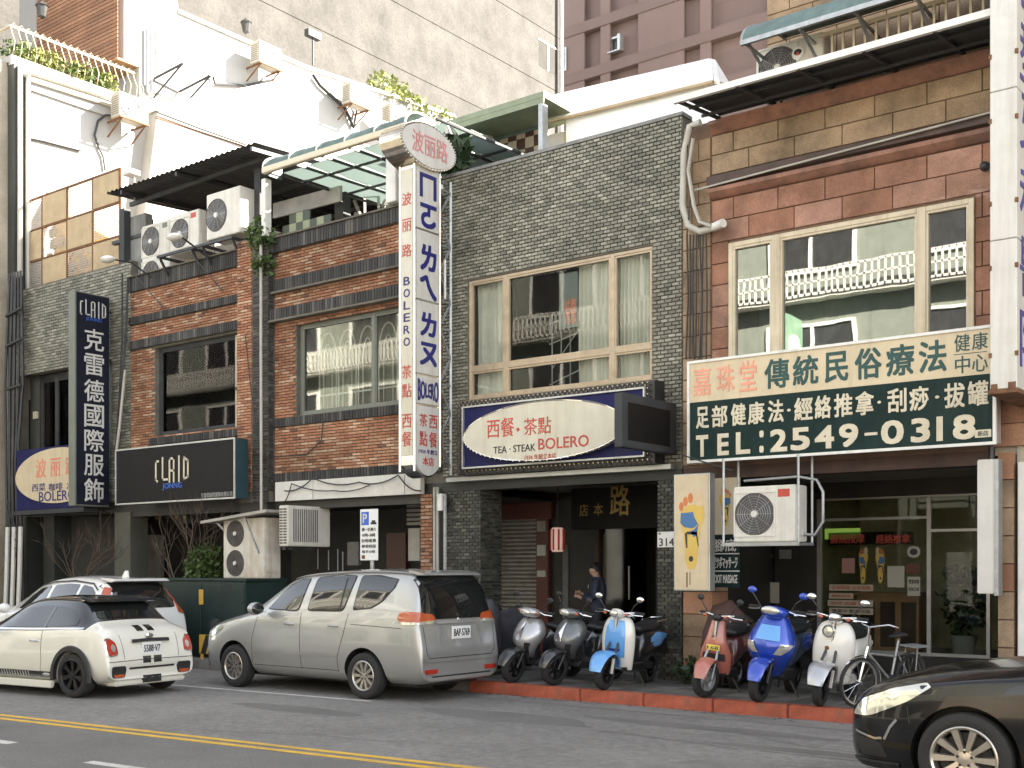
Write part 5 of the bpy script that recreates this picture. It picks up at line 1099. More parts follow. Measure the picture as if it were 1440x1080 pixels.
# cut the bay skyline: the concrete building shows over it on the far left
yd = ypen + 1.5; d0, d1 = XA(112, yd), XA(190, yd)
MB().box(d0, d1, yd, yd + .1, 13.7, 15.6).build('timber_wall', 'timber', tw)
fd = MB()
for r in rects(XA(148, yd), XA(188, yd), 13.75, 15.3, [(XA(154, yd), XA(166, yd), 13.85, 15.1), (XA(170, yd), XA(182, yd), 13.85, 15.1)]): fd.box(r[0], r[1], yd - .06, yd - .002, r[2], r[3])
fd.build('window', 'wood_pale', tw)
for a, b in ((154, 166), (170, 182)): MB().box(XA(a, yd), XA(b, yd), yd - .02, yd - .01, 13.85, 15.1).build('pane', 'pane_dim', tw)
MB().bar((XA(175, ypen + .9), ypen + .9, 13.7), (XA(175, ypen + .9), ypen + .9, 14.9), .12, .12).build('post', 'concrete_grey', tw)
# higher wall sections: upper block and the gabled low wing
def wallpoly(name, m, pts, x, th, parent): return MB().prism([(YA(a, x), ZX(a, b, x)) for a, b in pts], x - th, x, 'x').build(name, m, parent)
wallpoly('upper_wall', 'white_wall', [(196, 150), (196, -60), (235, -60), (252, 15), (430, 93), (640, 163), (720, 260), (400, 330)], xw + .02, .6, tw)
wallpoly('parapet_cap', 'white_patch', [(252, 13), (430, 91), (640, 161), (640, 165), (430, 96), (252, 18)], xw + .08, .2, tw)
wing = wallpoly('gable_wall', 'white_wall', [(222, 154), (437, 110), (475, 132), (530, 190), (640, 300), (400, 400), (200, 330)], xw + .4, .4, tw)
MB().prism([(YA(a, xw + .45), ZX(a, b, xw + .45)) for a, b in [(220, 148), (437, 104), (437, 111), (220, 155)]], xw + .1, xw + .45, 'x').build('gable_coping', 'white_patch', tw)
MB().prism([(YA(a, xw + .42), ZX(a, b, xw + .42)) for a, b in [(220, 164), (342, 204), (342, 206), (220, 166)]], xw + .38, xw + .42, 'x').build('flashing', 'rust', tw)
# pipes on the white wall
q = MB()
for k, (dx, dz) in enumerate(((0, 0), (0, 10))):
    P = [(13 + 6 * k, 560), (13 + 6 * k, 110 + dz), (18 + 5 * k, 92 + dz), (28, 92 + dz * 1.0), (168, 137 + dz)]
    q.tube([(xw + .33 if i < 3 else xw + .10, YA(a, xw + .3) if i > 2 else YF + .1 + .2 * k, ZX(a, b, xw + .3)) for i, (a, b) in enumerate(P)], .06, 7)
tg = thing('wall_pipes', 'pair of pale pipes running along the white side wall top and down its corner', 'pipes', (xw + .3, YF, 8)); build_each(q, 'pipe', 'pvc', tg, smooth=50)
q = MB()
def onw(lst, dx=.05): return [(xw + dx, YA(a, xw + dx), ZX(a, b, xw + dx)) for a, b in lst]
q.tube(onw([(165, 163), (148, 162), (138, 170), (133, 190), (138, 205), (145, 220), (148, 240)]), .03); q.tube(onw([(12, 188), (60, 198), (114, 212)]), .03); q.tube(onw([(222, 158), (280, 180), (345, 203)], .48), .03)
q.tube(onw([(440, 105), (450, 120), (485, 152), (498, 180)], .48), .05); q.tube(onw([(300, 108), (302, 118), (345, 120), (385, 112)], .1), .035); q.tube(onw([(493, 130), (502, 155), (498, 175)], .48), .04)
wc = thing('wall_cables', 'dark cables and hoses wandering over the sunlit white wall', 'cables', (xw + .1, 18, 10)); build_each(q, 'cable', 'grey_metal', wc, smooth=50)
q = MB()
for px in (207, 213, 220): q.tube(onw([(px, 130 if px < 215 else 105), (px, 40 if px < 215 else 42)], .1), .04)
vp = thing('vertical_pipes', 'grey vertical pipes on the white wall beside the roof terrace', 'pipes', (xw, YA(207, xw), 14)); build_each(q, 'pipe', 'galv', vp, smooth=50)
# AC units on the white wall
def wall_ac(label, pxa, pxb, pya, x=None, w=.85, h=.62, d=.5, fan=True):
    x = xw if x is None else x; xf = x + .78
    y0 = YA((pxa + pxb) / 2, xf); z0 = ZX((pxa + pxb) / 2, pya, xf)
    t = ac_unit(label, x + .5, y0, z0, w, h, .36, R(90), m='ac_beige', bracket=True, fx=.36, group='air conditioners on the white wall'); return t
wall_ac('beige air conditioner on the white wall just below the roof planter, casting a hard shadow', 170, 213, 168)
wall_ac('highest air conditioner on the white wall, bracketed just under the long sloping wall top', 362, 405, 92)
wall_ac('air conditioner on the white wall left of the plants growing on the wall top', 492, 528, 148, xw + .4)
wall_ac('small air conditioner peeping above the curved awning, close behind the oval sign head', 548, 580, 176, xw + .4, .8, .6)
eb_ = thing('empty_bracket', 'empty dark metal bracket on the white wall right of the terrace', 'bracket', (xw, YA(240, xw), 13.5)); q = MB()
P = [(xw + d, YA(p, xw), ZX(p, y, xw)) for d, p, y in ((.05, 214, 112), (.75, 232, 100), (.75, 272, 116), (.05, 250, 130))]
q.bar(P[0], P[1], .05, .05).bar(P[1], P[2], .05, .05).bar(P[2], P[3], .05, .05).bar((P[0][0], P[0][1], P[0][2] - .5), P[1], .04, .04).bar((P[3][0], P[3][1], P[3][2] - .5), P[2], .04, .04).bar(P[0], P[3], .04, .04); q.build('frame', 'steel_dark', eb_)
# roof planter, railing, plants, lamps
rl2 = thing('terrace_railing', 'rusty curved iron railing along the roof terrace edge', 'railing', (xw, YF, 13.74)); q = MB(); q2 = MB()
yr0, yr1 = YF + .1, YA(207, xw); zr1 = 15.0
q.bar((xw - .1, yr0, 14.62), (xw - .1, yr1, 14.62), .05, .05).bar((xw - .1, yr0, 14.62), (xw - 4, yr0, 14.62), .05, .05)
n = 20
for i in range(n + 1):
    y = yr0 + (yr1 - yr0) * i / n; q2.tube([(xw - .1, y, 13.75), (xw + .05, y, 14.0), (xw + .10, y, 14.2), (xw - .02, y, 14.42), (xw - .1, y, 14.62), (xw - .1, y + .1, 14.72), (xw - .1, y + .18, 14.62)], .013, 5)
q.build('rail', 'alu_cream', rl2); q2.build('baluster', 'alu_beige', rl2, kind='stuff')
MB().box(xw - .6, xw + .12, YF + .0, YA(172, xw), 13.6, 13.85).build('planter', 'white_wall', tw)
g = random.Random(8); hp_ = thing('planter_hedge', 'row of yellow green shrubs growing in the roof planter', 'plants', (xw - .2, YF + 1, 13.85))
for i in range(9):
    y = YF + .25 + i * (YA(158, xw) - YF - .3) / 8; b = MB(); leaves(b, (xw - .15, y, 14.0 + g.uniform(0, .12)), (.35, .32, .3), 210, .1, i)
    b.build('shrub', 'leaf_yellow' if i in (1, 2, 3, 5, 8) else 'leaf', hp_, fix=False)
def lamp(label, px, py0, py1, x, head):
    t = thing('roof_lamp', label, 'lamp', (x, YA(px, x), ZX(px, py1, x))); y = YA(px, x); z0, z1 = ZX(px, py1, x), ZX(px, py0, x)
    MB().cyl((x, y, z0), (x, y, z1 - .25), .03).build('post', 'steel_dark', t)
    if head: MB().lathe([(.02, 0), (.09, .05), (.14, .3), (.17, .32), (.02, .45)], (x, y, z1 - .4), n=8).build('lamp_head', 'steel_dark', t)
    else: MB().box(x - .1, x + .1, y - .25, y + .25, z1 - .25, z1 - .05).build('lamp_head', 'steel_dark', t)
lamp('black lantern on a post above the terrace at the top left', 59, 4, 22, xw - 1.2, True); lamp('black lantern on the long sloping wall top', 346, 28, 48, xw - .1, True); lamp('dark floodlight on a thin post over the wall top', 440, 42, 92, xw - .1, False)
for px, py, r, n, lab in ((548, 122, .7, 240, 'pale green shrub sprouting on the wall top left of the oval head'), (582, 145, .5, 150, 'small green shrub on the wall top, second from the left'), (618, 162, .5, 140, 'low green tuft on the wall top just left of the green eave')):
    x = xw - .1; y = YA(px, x); z = ZX(px, py + 6, x); t = thing('wall_shrub', lab, 'plant', (x, y, z - .3)); b = MB(); leaves(b, (x, y, z), (r * .8, r * 1.3, r * .7), n, .2, px); b.build('foliage', 'leaf_yellow', t, fix=False); MB().tube([(x, y, z - .6), (x, y, z)], .04).build('stem', 'bark', t)
# ---------------------------------------------------------------- big concrete party wall behind, and the mauve tower
xc = -34.; tc_ = thing('concrete_building', 'tall bare concrete building with stained formwork lines behind the shops', 'building', (xc, 30, 0)); yc1 = YA(787, xc)
b = MB().box(xc - 12, xc - .02, 8, yc1, 0, 40).build('core', 'concrete', tc_)
z = 12.
while z < 34:
    y = YA(-60, xc) - 2
    MB().box(xc - .02, xc, y, yc1 - .003, z + .03, z + 2.67).build('pour_panel', 'concrete', tc_); z += 2.7
q = MB().box(xc - .6, xc + .004, yc1 - 1.75, yc1 - .25, ZX(778, 104, xc), ZX(778, 68, xc)); q.build('window_recess', 'dark_room', tc_)
MB().box(xc - .1, xc + .03, yc1 - 1.05, yc1 - .95, ZX(778, 104, xc), ZX(778, 68, xc)).box(xc - .1, xc + .03, yc1 - 1.8, yc1 - .2, ZX(778, 68, xc), ZX(778, 66, xc)).build('window_frame', 'alu', tc_)
dp = thing('drain_pipe', 'white drain pipe down the right corner of the bare concrete building', 'pipe', (xc, yc1, 12)); MB().cyl((xc + .2, yc1 - .1, 12), (xc + .2, yc1 - .1, 40), .09, n=8).build('pipe', 'plastic_white', dp, smooth=40)
YM = 62.; tm = thing('tower_block', 'mauve apartment tower with darker floor bands behind the concrete building', 'building', (-32, YM, 0))
mx0, mx1 = XA(745, YM), XA(1300, YM)
MB().box(mx0, mx1, YM + .4, YM + 14, 0, 60).build('core', 'stucco_mauve', tm)
fl = 3.05; zf0 = ZY(860, 118, YM) - fl * 3
for k in range(12): MB().box(mx0, mx1, YM - .12, YM + .4, zf0 + k * fl + .75, zf0 + k * fl + 1.4).build('floor_band', 'stucco_mauve_deep', tm)
cols = [(745, 822), (845, 858), (898, 962), (985, 1000), (1080, 1100)]
for a, b in cols[:]: MB().box(XA(a, YM), XA(b, YM), YM - .05, YM + .09, 0, 60).build('pier', 'stucco_mauve', tm)
wf_ = None
for k in range(12):
    for px, w, h in ((789, 1.0, 1.5), (864, .95, .95), (880, .0, 0)):
        if not w: continue
        x = XA(px, YM); z = zf0 + k * fl + 2.0 if px > 800 else zf0 + k * fl + 1.7; y = YM - .06 if px < 822 else YM + .38
        if not (14 < z < 36): continue
        f = MB()
        for r in rects(x - w / 2, x + w / 2, z, z + h, [(x - w / 2 + .12, x + w / 2 - .12, z + .12, z + h - .12)]): f.box(r[0], r[1], y - .3 if px > 800 else y - .08, y, r[2], r[3])
        if px > 800: f.box(x + w / 2 - .2, x + w / 2, y - .5, y - .3, z, z + h).box(x - w / 2, x + w / 2, y - .5, y - .3, z - .06, z)
        o = f.build('window', 'alu', tm); MB().box(x - w / 2 + .1, x + w / 2 - .1, y - .05, y - .02, z + .1, z + h - .1).build('pane', 'pane_dim', o)
        b = MB()
        for i in range(6): b.box(x - w / 2 + .15 + i * (w - .3) / 5 - .012, x - w / 2 + .15 + i * (w - .3) / 5 + .012, y - .12, y - .09, z + .1, z + h - .1)
        b.build('window_bars', 'alu', o)
for k in range(12):
    z = zf0 + k * fl + 1.9; x = XA(1035, YM)
    MB().box(XA(1000, YM) + .02, XA(1078, YM), YM + .2, YM + .42, z - .35, z - .25).build('balcony_sill', 'stucco_mauve', tm); MB().box(XA(1002, YM), XA(1076, YM), YM + .39, YM + .45, z - .2, z + 1.2).build('balcony_recess', 'stucco_mauve_deep', tm)
# ---------------------------------------------------------------- rooftop sheds above the brick building
yc0 = YF - .55; k0, k1 = XA(150, yc0), XA(357, yc0); zk = ZY(345, 207, yc0)
sd = thing('corrugated_roof', 'dark corrugated metal roof over the rooftop air conditioners', 'roof', ((k0 + k1) / 2, YF, zk)); n = 62
def cor(u, v): return (k0 + (k1 - k0) * u, yc0 + 6. * v, zk + .35 * v + .014 * math.sin(u * 190))
def cor2(u, v): x, y, z = cor(u, v); return (x, y, z + .03)
MB().grid(cor, 500, 2).grid(cor2, 500, 2).build('sheet', 'corrugated', sd, smooth=40, fix=False)
q = MB()
for y in (yc0 + .5, yc0 + 2, yc0 + 4): q.bar((k0 + .1, y, zk - .12), (k1 - .05, y, zk - .08 + (y - yc0) * .05), .06, .08)
for x in (k0 + .5, (k0 + k1) / 2, k1 - .08): q.bar((x, yc0, zk - .06), (x, yc0 + 6, zk + .28), .06, .08)
q.build('rafter', 'steel_dark', sd)
zr_ = 7.3
for px, y in ((176, YF + .1), (366, YF + .2)): MB().box(XA(px, y) - .08, XA(px, y) + .08, y - .08, y + .08, zr_, zk - .1).build('post', 'grey_metal', sd)
MB().box(XA(199, YF + .6), XA(205, YF + .6), YF + .6, YF + .8, zr_, zk - .15).build('post', 'grey_metal', sd)
MB().box(XA(160, YF + .2) , XA(204, YF + .2), YF + .15, YF + .25, zk - .75, zk - .68).build('cross_rail', 'steel_dark', sd)
wl = thing('plaster_pier', 'grey plaster pier at the left end of the corrugated roof', 'wall', (XA(177, YF + .1), YF + .1, 7.3)); MB().box(XA(168, YF + .1), XA(200, YF + .1), YF + .18, YF + .35, 7.3, ZY(180, 304, YF + .1)).build('pier', 'concrete_grey', wl)
rw = thing('roof_back_wall', 'dark rear wall of the rooftop terrace under the awnings', 'wall', (XA(400, 20), 20, 7.3)); MB().box(XA(240, 20.), A3, 20, 20.2, 7.3, 10.4).build('wall', 'dark_paint', rw)
rz0 = 7.93
ac_unit('tall double fan air conditioner leftmost under the corrugated roof', XA(222, YF + .15), YF + .28, 7.5, .95, 1.42, .36, fans=2, badge='olive_metal', group='air conditioners under the corrugated roof', fx=.32)
ac_unit('middle air conditioner under the corrugated roof with a red badge', XA(262, YF - .1), YF + .05, 8.05, .92, .78, .4, badge='red_ink', group='air conditioners under the corrugated roof', fx=.35)
ac_unit('largest white air conditioner under the corrugated roof beside the trailing plant', XA(318, YF - .15), YF + .0, 8.12, 1.0, .88, .45, group='air conditioners under the corrugated roof', fx=.30, bracket=False, sq=False)
rs_ = thing('ac_rack', 'dark angle rack under the rooftop air conditioners', 'bracket', (XA(290, YF), YF, 7.9)); q = MB()
for x in (XA(240, YF), XA(285, YF), XA(300, YF), XA(342, YF)): q.bar((x, YF - .3, 8.03), (x, YF + .6, 8.03), .05, .05); q.bar((x, YF - .25, 8.0), (x, YF, 7.6), .04, .04)
q.bar((XA(238, YF), YF - .28, 8.03), (XA(344, YF), YF - .28, 8.03), .05, .05); q.build('rack', 'steel_dark', rs_)
def floodlamp(label, x, y0, z0, tipx, tipz, ty):
    t = thing('sign_floodlight', label, 'lamp', (x, YF, z0)); MB().tube([(x, YF, z0), (x - .1, (YF + ty) / 2, (z0 + tipz) / 2 + .15), (tipx, ty, tipz)], .018, 6).bar((x + .3, YF, z0 - .6), (x - .02, YF - .5, z0 + .05), .02, .02).build('arm', 'steel_dark', t)
    MB().ell((tipx - .1, ty - .08, tipz), (.2, .13, .07), 10, 6).build('lamp_head', 'plastic_white', t, smooth=50)
floodlamp('white floodlight on a curved arm in front of the rooftop air conditioners', XA(300, YF), YF, 7.75, XA(255, YF - .9), 8.02, YF - .9)
floodlamp('white floodlight on a curved arm left of the brick wall, over the tiled facade', XA(216, YF), YF, 7.72, XA(160, YF - .9), 7.95, YF - .9)
sl_ = thing('roof_spotlight', 'small pinkish spotlight standing at the corner of the corrugated roof', 'lamp', (XA(188, YF), YF, zk)); MB().box(XA(180, YF), XA(192, YF), YF - .15, YF + .1, ZY(185, 248, YF), ZY(185, 241, YF)).bar((XA(189, YF), YF, zk - .1), (XA(189, YF), YF, ZY(185, 246, YF)), .03, .03).build('lamp_head', 'white_patch', sl_, bevel=.01)
# curved green awning with glass sheets on white posts
ya_ = YF - .45; e0, e1 = XA(370, ya_), XA(570, ya_); ze = ZY(372, 240, ya_)
ca = thing('curved_awning', 'long grey green awning with rolled front edge, glass sheets and white posts', 'awning', ((e0 + e1) / 2, ya_, ze))
def roll(u, v):
    a = v * math.pi * .55; bulge = 1 + .05 * math.sin(u * 34) * math.sin(v * 3)
    return (e0 + (e1 - e0) * u, ya_ + .42 * (1 - math.cos(a)), ze + .05 + .26 * math.sin(a) * bulge)
MB().grid(roll, 60, 8).build('rolled_edge', 'awning_green', ca, smooth=60, fix=False)
q = MB()
for i in range(6): u = i / 5; q.tube([tuple(Vector(roll(u, v / 6)) + Vector((0, -.01, .012))) for v in range(7)], .02, 5)
q.build('rib', 'white_paint', ca)
MB().bar((e0, ya_, ze), (e1, ya_, ze), .09, .11).build('front_beam', 'cream_paint', ca, bevel=.01)
MB().prism([(ya_ + .0, ze - .05)] + [(ya_ + .42 * (1 - math.cos(a)), ze + .05 + .26 * math.sin(a)) for a in [k * .17 for k in range(11)]] + [(ya_ + .45, ze - .05)], e0 - .015, e0 - .002, 'x').build('end_plate', 'awning_green', ca)
q = MB(); e2 = XA(655, YF + .4)
for i in range(7): x = e0 + (e2 - e0) * i / 6; q.bar((x, ya_ + .1, ze + .02), (x, ya_ + 3.2, ze + .12), .03, .04)
for y in (ya_ + 1.0, ya_ + 2.0, ya_ + 3.2): q.bar((e0, y, ze + .06), (e2, y, ze + .06), .03, .04)
q.build('glazing_bar', 'steel_dark', ca)
for i in range(6):
    for j, (y0, y1) in enumerate(((.45, 1.0), (1.0, 2.0), (2.0, 3.2))): x = e0 + (e2 - e0) * i / 6; MB().box(x + .02, x + (e2 - e0) / 6 - .02, ya_ + y0 + .02, ya_ + y1 - .02, ze + .085 + .03 * j, ze + .093 + .03 * j).build('glass_sheet', 'milky_sheet', ca)
for px, w in ((379, .12), (558, .24)): MB().box(XA(px, ya_ + .3) - w / 2, XA(px, ya_ + .3) + w / 2, ya_ + .15, ya_ + .3, 7.9, ze - .06).build('post', 'white_paint', ca, bevel=.01)
MB().box(XA(482, YF + 1.5) - .12, XA(482, YF + 1.5) + .12, YF + 1.4, YF + 1.6, 7.3, ze).build('post', 'grey_metal', ca)
MB().bar((XA(385, YF + 1.2), YF + 1.2, ZY(385, 297, YF + 1.2)), (XA(480, YF + 1.2), YF + 1.2, ZY(480, 272, YF + 1.2)), .05, .3).build('beam', 'shutter_grey', ca)
# side canopy right of the oval head with white edge
sc_ = thing('glass_canopy', 'small glass canopy with a white edge sloping down behind the oval sign head', 'canopy', (XA(660, 15), 15, 9)); p = [(XA(628, 14.6), 14.6, ZY(628, 182, 14.6)), (XA(694, 17.2), 17.2, ZY(694, 197, 17.2)), (XA(640, 17.2), 17.2, ZY(640, 205, 17.2)), (XA(600, 14.6), 14.6, ZY(600, 212, 14.6))]
MB().add(p, [(0, 1, 2, 3)]).build('glass_sheet', 'milky_sheet', sc_, fix=False); MB().bar(p[0], p[1], .05, .12).build('front_edge', 'white_paint', sc_); MB().bar(p[3], p[2], .05, .05).bar(p[1], p[2], .05, .05).build('frame', 'steel_dark', sc_)
# checkered panel seen on the terrace
mat('check_dark', (.05, .07, .05), .5); mat('check_pale', (.30, .33, .22), .6)
ck = thing('checkered_board', 'green and cream checkered rounded board behind the brick parapet', 'board', (XA(420, YF + .5), YF + .5, 7.6)); yk = YF + .5
for j in range(5):
    for i in range(11):
        x = XA(388, yk) + i * .19; z = 7.75 + j * .19
        top = ZY(415, 298, yk) - max(0, (i - 3)) * .075 - max(0, 2 - i) * .2
        if z + .19 > top + .1: continue
        MB().box(x + .002, x + .188, yk, yk + .03, z, z + .188).build('square', 'check_dark' if (i + j) % 2 else 'check_pale', ck)
# dark clutter in the shaded terrace
cl = thing('terrace_clutter', 'dark folded poles and frames stored in the shaded roof terrace', 'frames', (XA(510, YF + 2.2), YF + 2.2, 7.4)); q = MB(); g = random.Random(2)
for i in range(16):
    a = Vector((XA(g.uniform(480, 560), YF + 2.4), YF + 2.2 + g.uniform(-.4, .4), g.uniform(7.6, 8.6))); q.bar(a, a + Vector((g.uniform(-.8, .8), g.uniform(-.3, .3), g.uniform(.3, 1.1))), .05, .05)
q.build('pole', 'shutter_grey', cl)
# plant on the pilaster and on the sign truss
for px, py, r, n, m, lab in ((367, 330, .32, 230, 'leaf', 'green plant sprouting from the top of the brick pilaster beside the white air conditioner'), (368, 372, .2, 110, 'leaf', 'small fern growing from a crack halfway down the brick pilaster'), (640, 222, .25, 80, 'leaf_dark', 'spiky plant behind the oval head of the tall white sign')):
    y = YF - .2 if px < 600 else YF + .3; x = XA(px, y); z = ZY(px, py, y); t = thing('wall_plant', lab, 'plant', (x, y, z - r)); b = MB(); leaves(b, (x, y, z), (r, r * .6, r), n, .13 if px < 600 else .3, px + 1); b.build('foliage', m, t, fix=False); MB().tube([(x, y + .1, z - r), (x, y, z)], .012).build('stem', 'bark', t)
# ---------------------------------------------------------------- green eave, checkered valance and white roof above the grey building
yg = 16.2; v0, v1 = XA(618, yg), XA(764, yg)
ge = thing('rooftop_hut', 'rooftop hut with a green eave and a brown and cream checkered tile band', 'hut', ((v0 + v1) / 2, yg, 7.5)); zg = ZY(764, 128, yg)
MB().prism([(yg, zg), (yg, zg - .10), (yg + 1.2, zg - .12), (yg + 1.2, zg - .02)], v0, v1 + .01, 'x').build('eave', 'eave_green', ge)
MB().box(v0, v1, yg + .0, yg + .03, zg - .2, zg - .105).build('fascia', 'eave_green', ge)
yv = yg + 1.0; zc1 = ZY(760, 172, yv)
for i in range(26):
    for j in range(3):
        x = XA(763, yv) - (i + 1) * .2
        if x < v0: continue
        MB().box(x + .003, x + .197, yv, yv + .05, zc1 - (j + 1) * .2 + .003, zc1 - j * .2 - .003).build('checker_tile', 'tile_checker_dark' if (i + j) % 2 else 'tile_checker_pale', ge)
MB().box(v0, XA(764, yv), yv + .052, yv + .2, 7.3, zg - .2).build('wall', 'dark_paint', ge); MB().box(v0, XA(764, yv), yv - .02, yv + .05, zc1 + .004, zg - .16).build('soffit_band', 'awning_green', ge)
MB().box(XA(757, yg), XA(763, yg), yg, yg + .15, 8.3, zg - .2).build('post', 'galv', ge)
yh = 16.9; w0_, w1_ = XA(766, yh), XA(1003, yh); zh = 10.
wr = thing('white_roof', 'bright white metal roof with folded edge behind the grey tiled parapet', 'roof', ((w0_ + w1_) / 2, yh, 8)); zl_ = ZY(766, 170, yh)
def P3(px, py, Y): return (XA(px, Y), Y, ZY(px, py, Y))
def slab(pts, th, name, m, root):
    n = len(pts); q = MB().add(list(pts) + [(x, y + th * .3, z - th) for x, y, z in pts], [tuple(range(n)), tuple(range(2 * n - 1, n - 1, -1))] + [(k, n + k, n + (k + 1) % n, (k + 1) % n) for k in range(n)]); return q.build(name, m, root)
slab([P3(766, 171, yh), P3(1003, 113, yh), P3(1001, 92, yh + .6), P3(766, 149, yh + .6)], .05, 'roof_sheet', 'roof_white', wr)
slab([P3(766, 148, yh + .62), P3(1001, 91, yh + .62), P3(997, 82, yh + 1.0), P3(766, 136, yh + 1.0)], .05, 'roof_sheet', 'roof_white', wr)
slab([P3(1004, 112, yh), P3(1012, 114, yh), P3(1028, 120, yh + .3), P3(1006, 84, yh + 1.0), P3(998, 82, yh + 1.0)], .06, 'verge', 'roof_white', wr)
slab([P3(796, 168, yh + .1), P3(1010, 116, yh + .1), P3(1010, 170, yh - .6), P3(796, 232, yh - .6)], .05, 'lower_sheet', 'roof_white', wr)
MB().bar(P3(766, 173, yh - .03), P3(1003, 115, yh - .03), .06, .04).build('gutter', 'wood_pale', wr)
MB().box(XA(769, yh + .3), XA(800, yh + .3), yh + .3, yh + .4, 7.4, 9.6).build('wall', 'white_patch', wr)
for px in (850, 930): MB().bar(P3(px, 150, yh + .02), P3(px - 1, 128, yh + .6), .03, .02).build('roof_seam', 'roof_white', wr)
MB().box(XA(772, yh - .2), XA(794, yh - .2), yh + .27, yh + .298, 8.6, 9.55).build('ochre_patch', 'ochre', wr)
# utility cables and pole at far left
up_ = thing('cable_pole', 'cluttered pole of dark pipes and cables running down the left edge', 'pole', (XA(14, 14.2), 14.2, SW)); q = MB()
for k in range(5): x = XA(8 + 4 * k, 14.3); q.tube([(x, 14.3 + .05 * k, SW), (x + .05, 14.3, 3 + k * .4), (x - .03, 14.3 + .04 * k, 6), (x, 14.4, 8.6)], .03 + .008 * (k % 3), 6)
build_each(q, 'pipe', 'steel_dark', up_, smooth=40); q = MB()
for k in range(3): x = XA(6 + 9 * k, 14.1); q.tube([(x, 14.1, SW), (x + .1, 14.1, 1.6), (x + .15, 14.1, 2.7)], .05, 6)
build_each(q, 'conduit', 'white_patch', up_, smooth=40); q = MB(); g = random.Random(5)
for k in range(10): a = (XA(10, 14.2), 14.2, g.uniform(2.3, 3.4)); cable(q, [a, (XA(g.uniform(18, 30), 14.1), 14.1, g.uniform(2.0, 2.8)), (XA(14, 14.2), 14.2, g.uniform(1, 2.2))], .015, .2)
for k in range(3): q.bar((XA(8, 14.3), 14.3, [5.9, 6.9, 7.6][k]), (XA(30, 14.3), 14.3, [5.95, 7.0, 7.7][k]), .05, .05)
q.build('cable', 'cable', up_, kind='stuff')
fw_ = thing('facade_cables', 'thin cables hanging down the brick wall and across the beige fascia', 'cables', (XA(360, YF), YF - .1, 5)); q = MB()
cable(q, PP([(400, 690), (440, 672), (505, 678), (560, 668), (592, 690)], YF - .16), .012, .08); cable(q, PP([(400, 706), (410, 680), (470, 690), (520, 682)], YF - .17), .01, .05); cable(q, PP([(455, 588), (452, 620), (430, 640), (385, 642)], YF - .08), .012); cable(q, PP([(345, 470), (352, 540), (360, 600), (375, 690)], YF - .2), .01)
cable(q, PP([(180, 390), (178, 450), (172, 540), (165, 630)], YF - .12), .025); cable(q, PP([(172, 385), (172, 470), (168, 560), (163, 628)], YF - .1), .02); cable(q, PP([(25, 420), (27, 520), (26, 620)], YF - .1), .02)
build_each(q, 'cable', 'grey_metal', fw_); q = MB(); q.tube(PP([(367, 330), (367, 500), (367.5, 720)], YF - .24), .028); q.tube(PP([(176, 520), (168, 600), (164, 632)], YF - .15), .03); build_each(q, 'white_pipe', 'pvc', fw_, smooth=50)
# ---------------------------------------------------------------- the row across the street (seen in the window reflections)
sheet('pavement_near', 'paving', [(-200, -3.2), (60, -3.2), (60, 1.9), (-200, 1.4)], .02)
mat('stucco_green', (.19, .205, .175), .85, var=.12, streak=.3, dirt=.2)
op = thing('opposite_building', 'green rendered row with white lattice balconies across the street, seen only in reflections', 'building', (-12, -4, 0)); yo_ = -4.
b = MB(); b.box(-60, -8.2, yo_ - 12, yo_, 3.4, 12.6).box(-60, -8.2, yo_ - 12, yo_ - 4, 0, 3.4).build('wall', 'stucco_green', op)
x = -58
while x < -9:
    MB().box(x - .3, x + .3, yo_ - .6, yo_ + .02, 0, 3.4).build('column', 'concrete_grey', op)
    for z in (4.4, 7.5, 10.6):
        b = MB()
        for r in rects(x + .8, x + 3.6, z, z + 1.6, [(x + .9, x + 2.15, z + .1, z + 1.5), (x + 2.25, x + 3.5, z + .1, z + 1.5)]): b.box(r[0], r[1], yo_ + .01, yo_ + .1, r[2], r[3])
        w = b.build('window', 'white_paint', op); MB().box(x + .85, x + 3.55, yo_ + .01, yo_ + .04, z + .05, z + 1.55).build('pane', 'steel_dark', w)
    for z in ((6.7, 9.8) if int(x) % 3 else (9.8,)):
        b = MB().box(x - .6, x + 3.98, yo_ + .5, yo_ + .55, z + .75, z + .82).box(x - .6, x + 3.98, yo_ + .5, yo_ + .55, z, z + .07)
        for k in range(23): b.box(x - .6 + k * .2, x - .55 + k * .2, yo_ + .5, yo_ + .55, z, z + .8)
        b.box(x - .6, x + 3.98, yo_ + .5, yo_ + .55, z + .38, z + .43).box(x - .6, x + 3.98, yo_ + .01, yo_ + .5, z - .08, z).build('balcony', 'white_patch', op)
    x += 4.6
gs = thing('green_hanging_sign', 'tall pale green sign with a round white mark across the street, seen in reflection', 'sign', (-14.5, -3, 6)); mat('sign_mint', (.22, .36, .25), .4)
MB().box(-14.9, -14.7, yo_ + .1, yo_ + 1.2, 5.6, 9.2).build('sign_box', 'sign_mint', gs)
for s in (-14.92, -14.69): MB().prism(oval(yo_ + .65, 8.3, .38, .38, 24), s, s + .01, 'x').build('round_mark', 'plastic_white', gs)
lo = thing('low_block', 'low pale single storey block across the street, unseen, made low to let skylight in', 'building', (4, -6, 0)); MB().box(-8.1, 40, yo_ - 10, yo_ - 2, 0, 4.2).build('wall', 'tile_beige', lo)  # added block, kept to one storey so more sky lights the street
# neighbours that carry the street on, out of frame
nb1 = thing('street_block', 'tiled block that carries the street on beyond the right edge', 'building', (12, YF, 0)); MB().box(8.1, 40, YF, 40, 0, 17).build('wall', 'tile_beige', nb1)
nb2 = thing('street_block', 'rendered block that carries the street on beyond the left edge', 'building', (-60, YF, 0)); MB().box(-90, xw - 14.1, YF, 40, 0, 14).build('wall', 'white_patch', nb2)
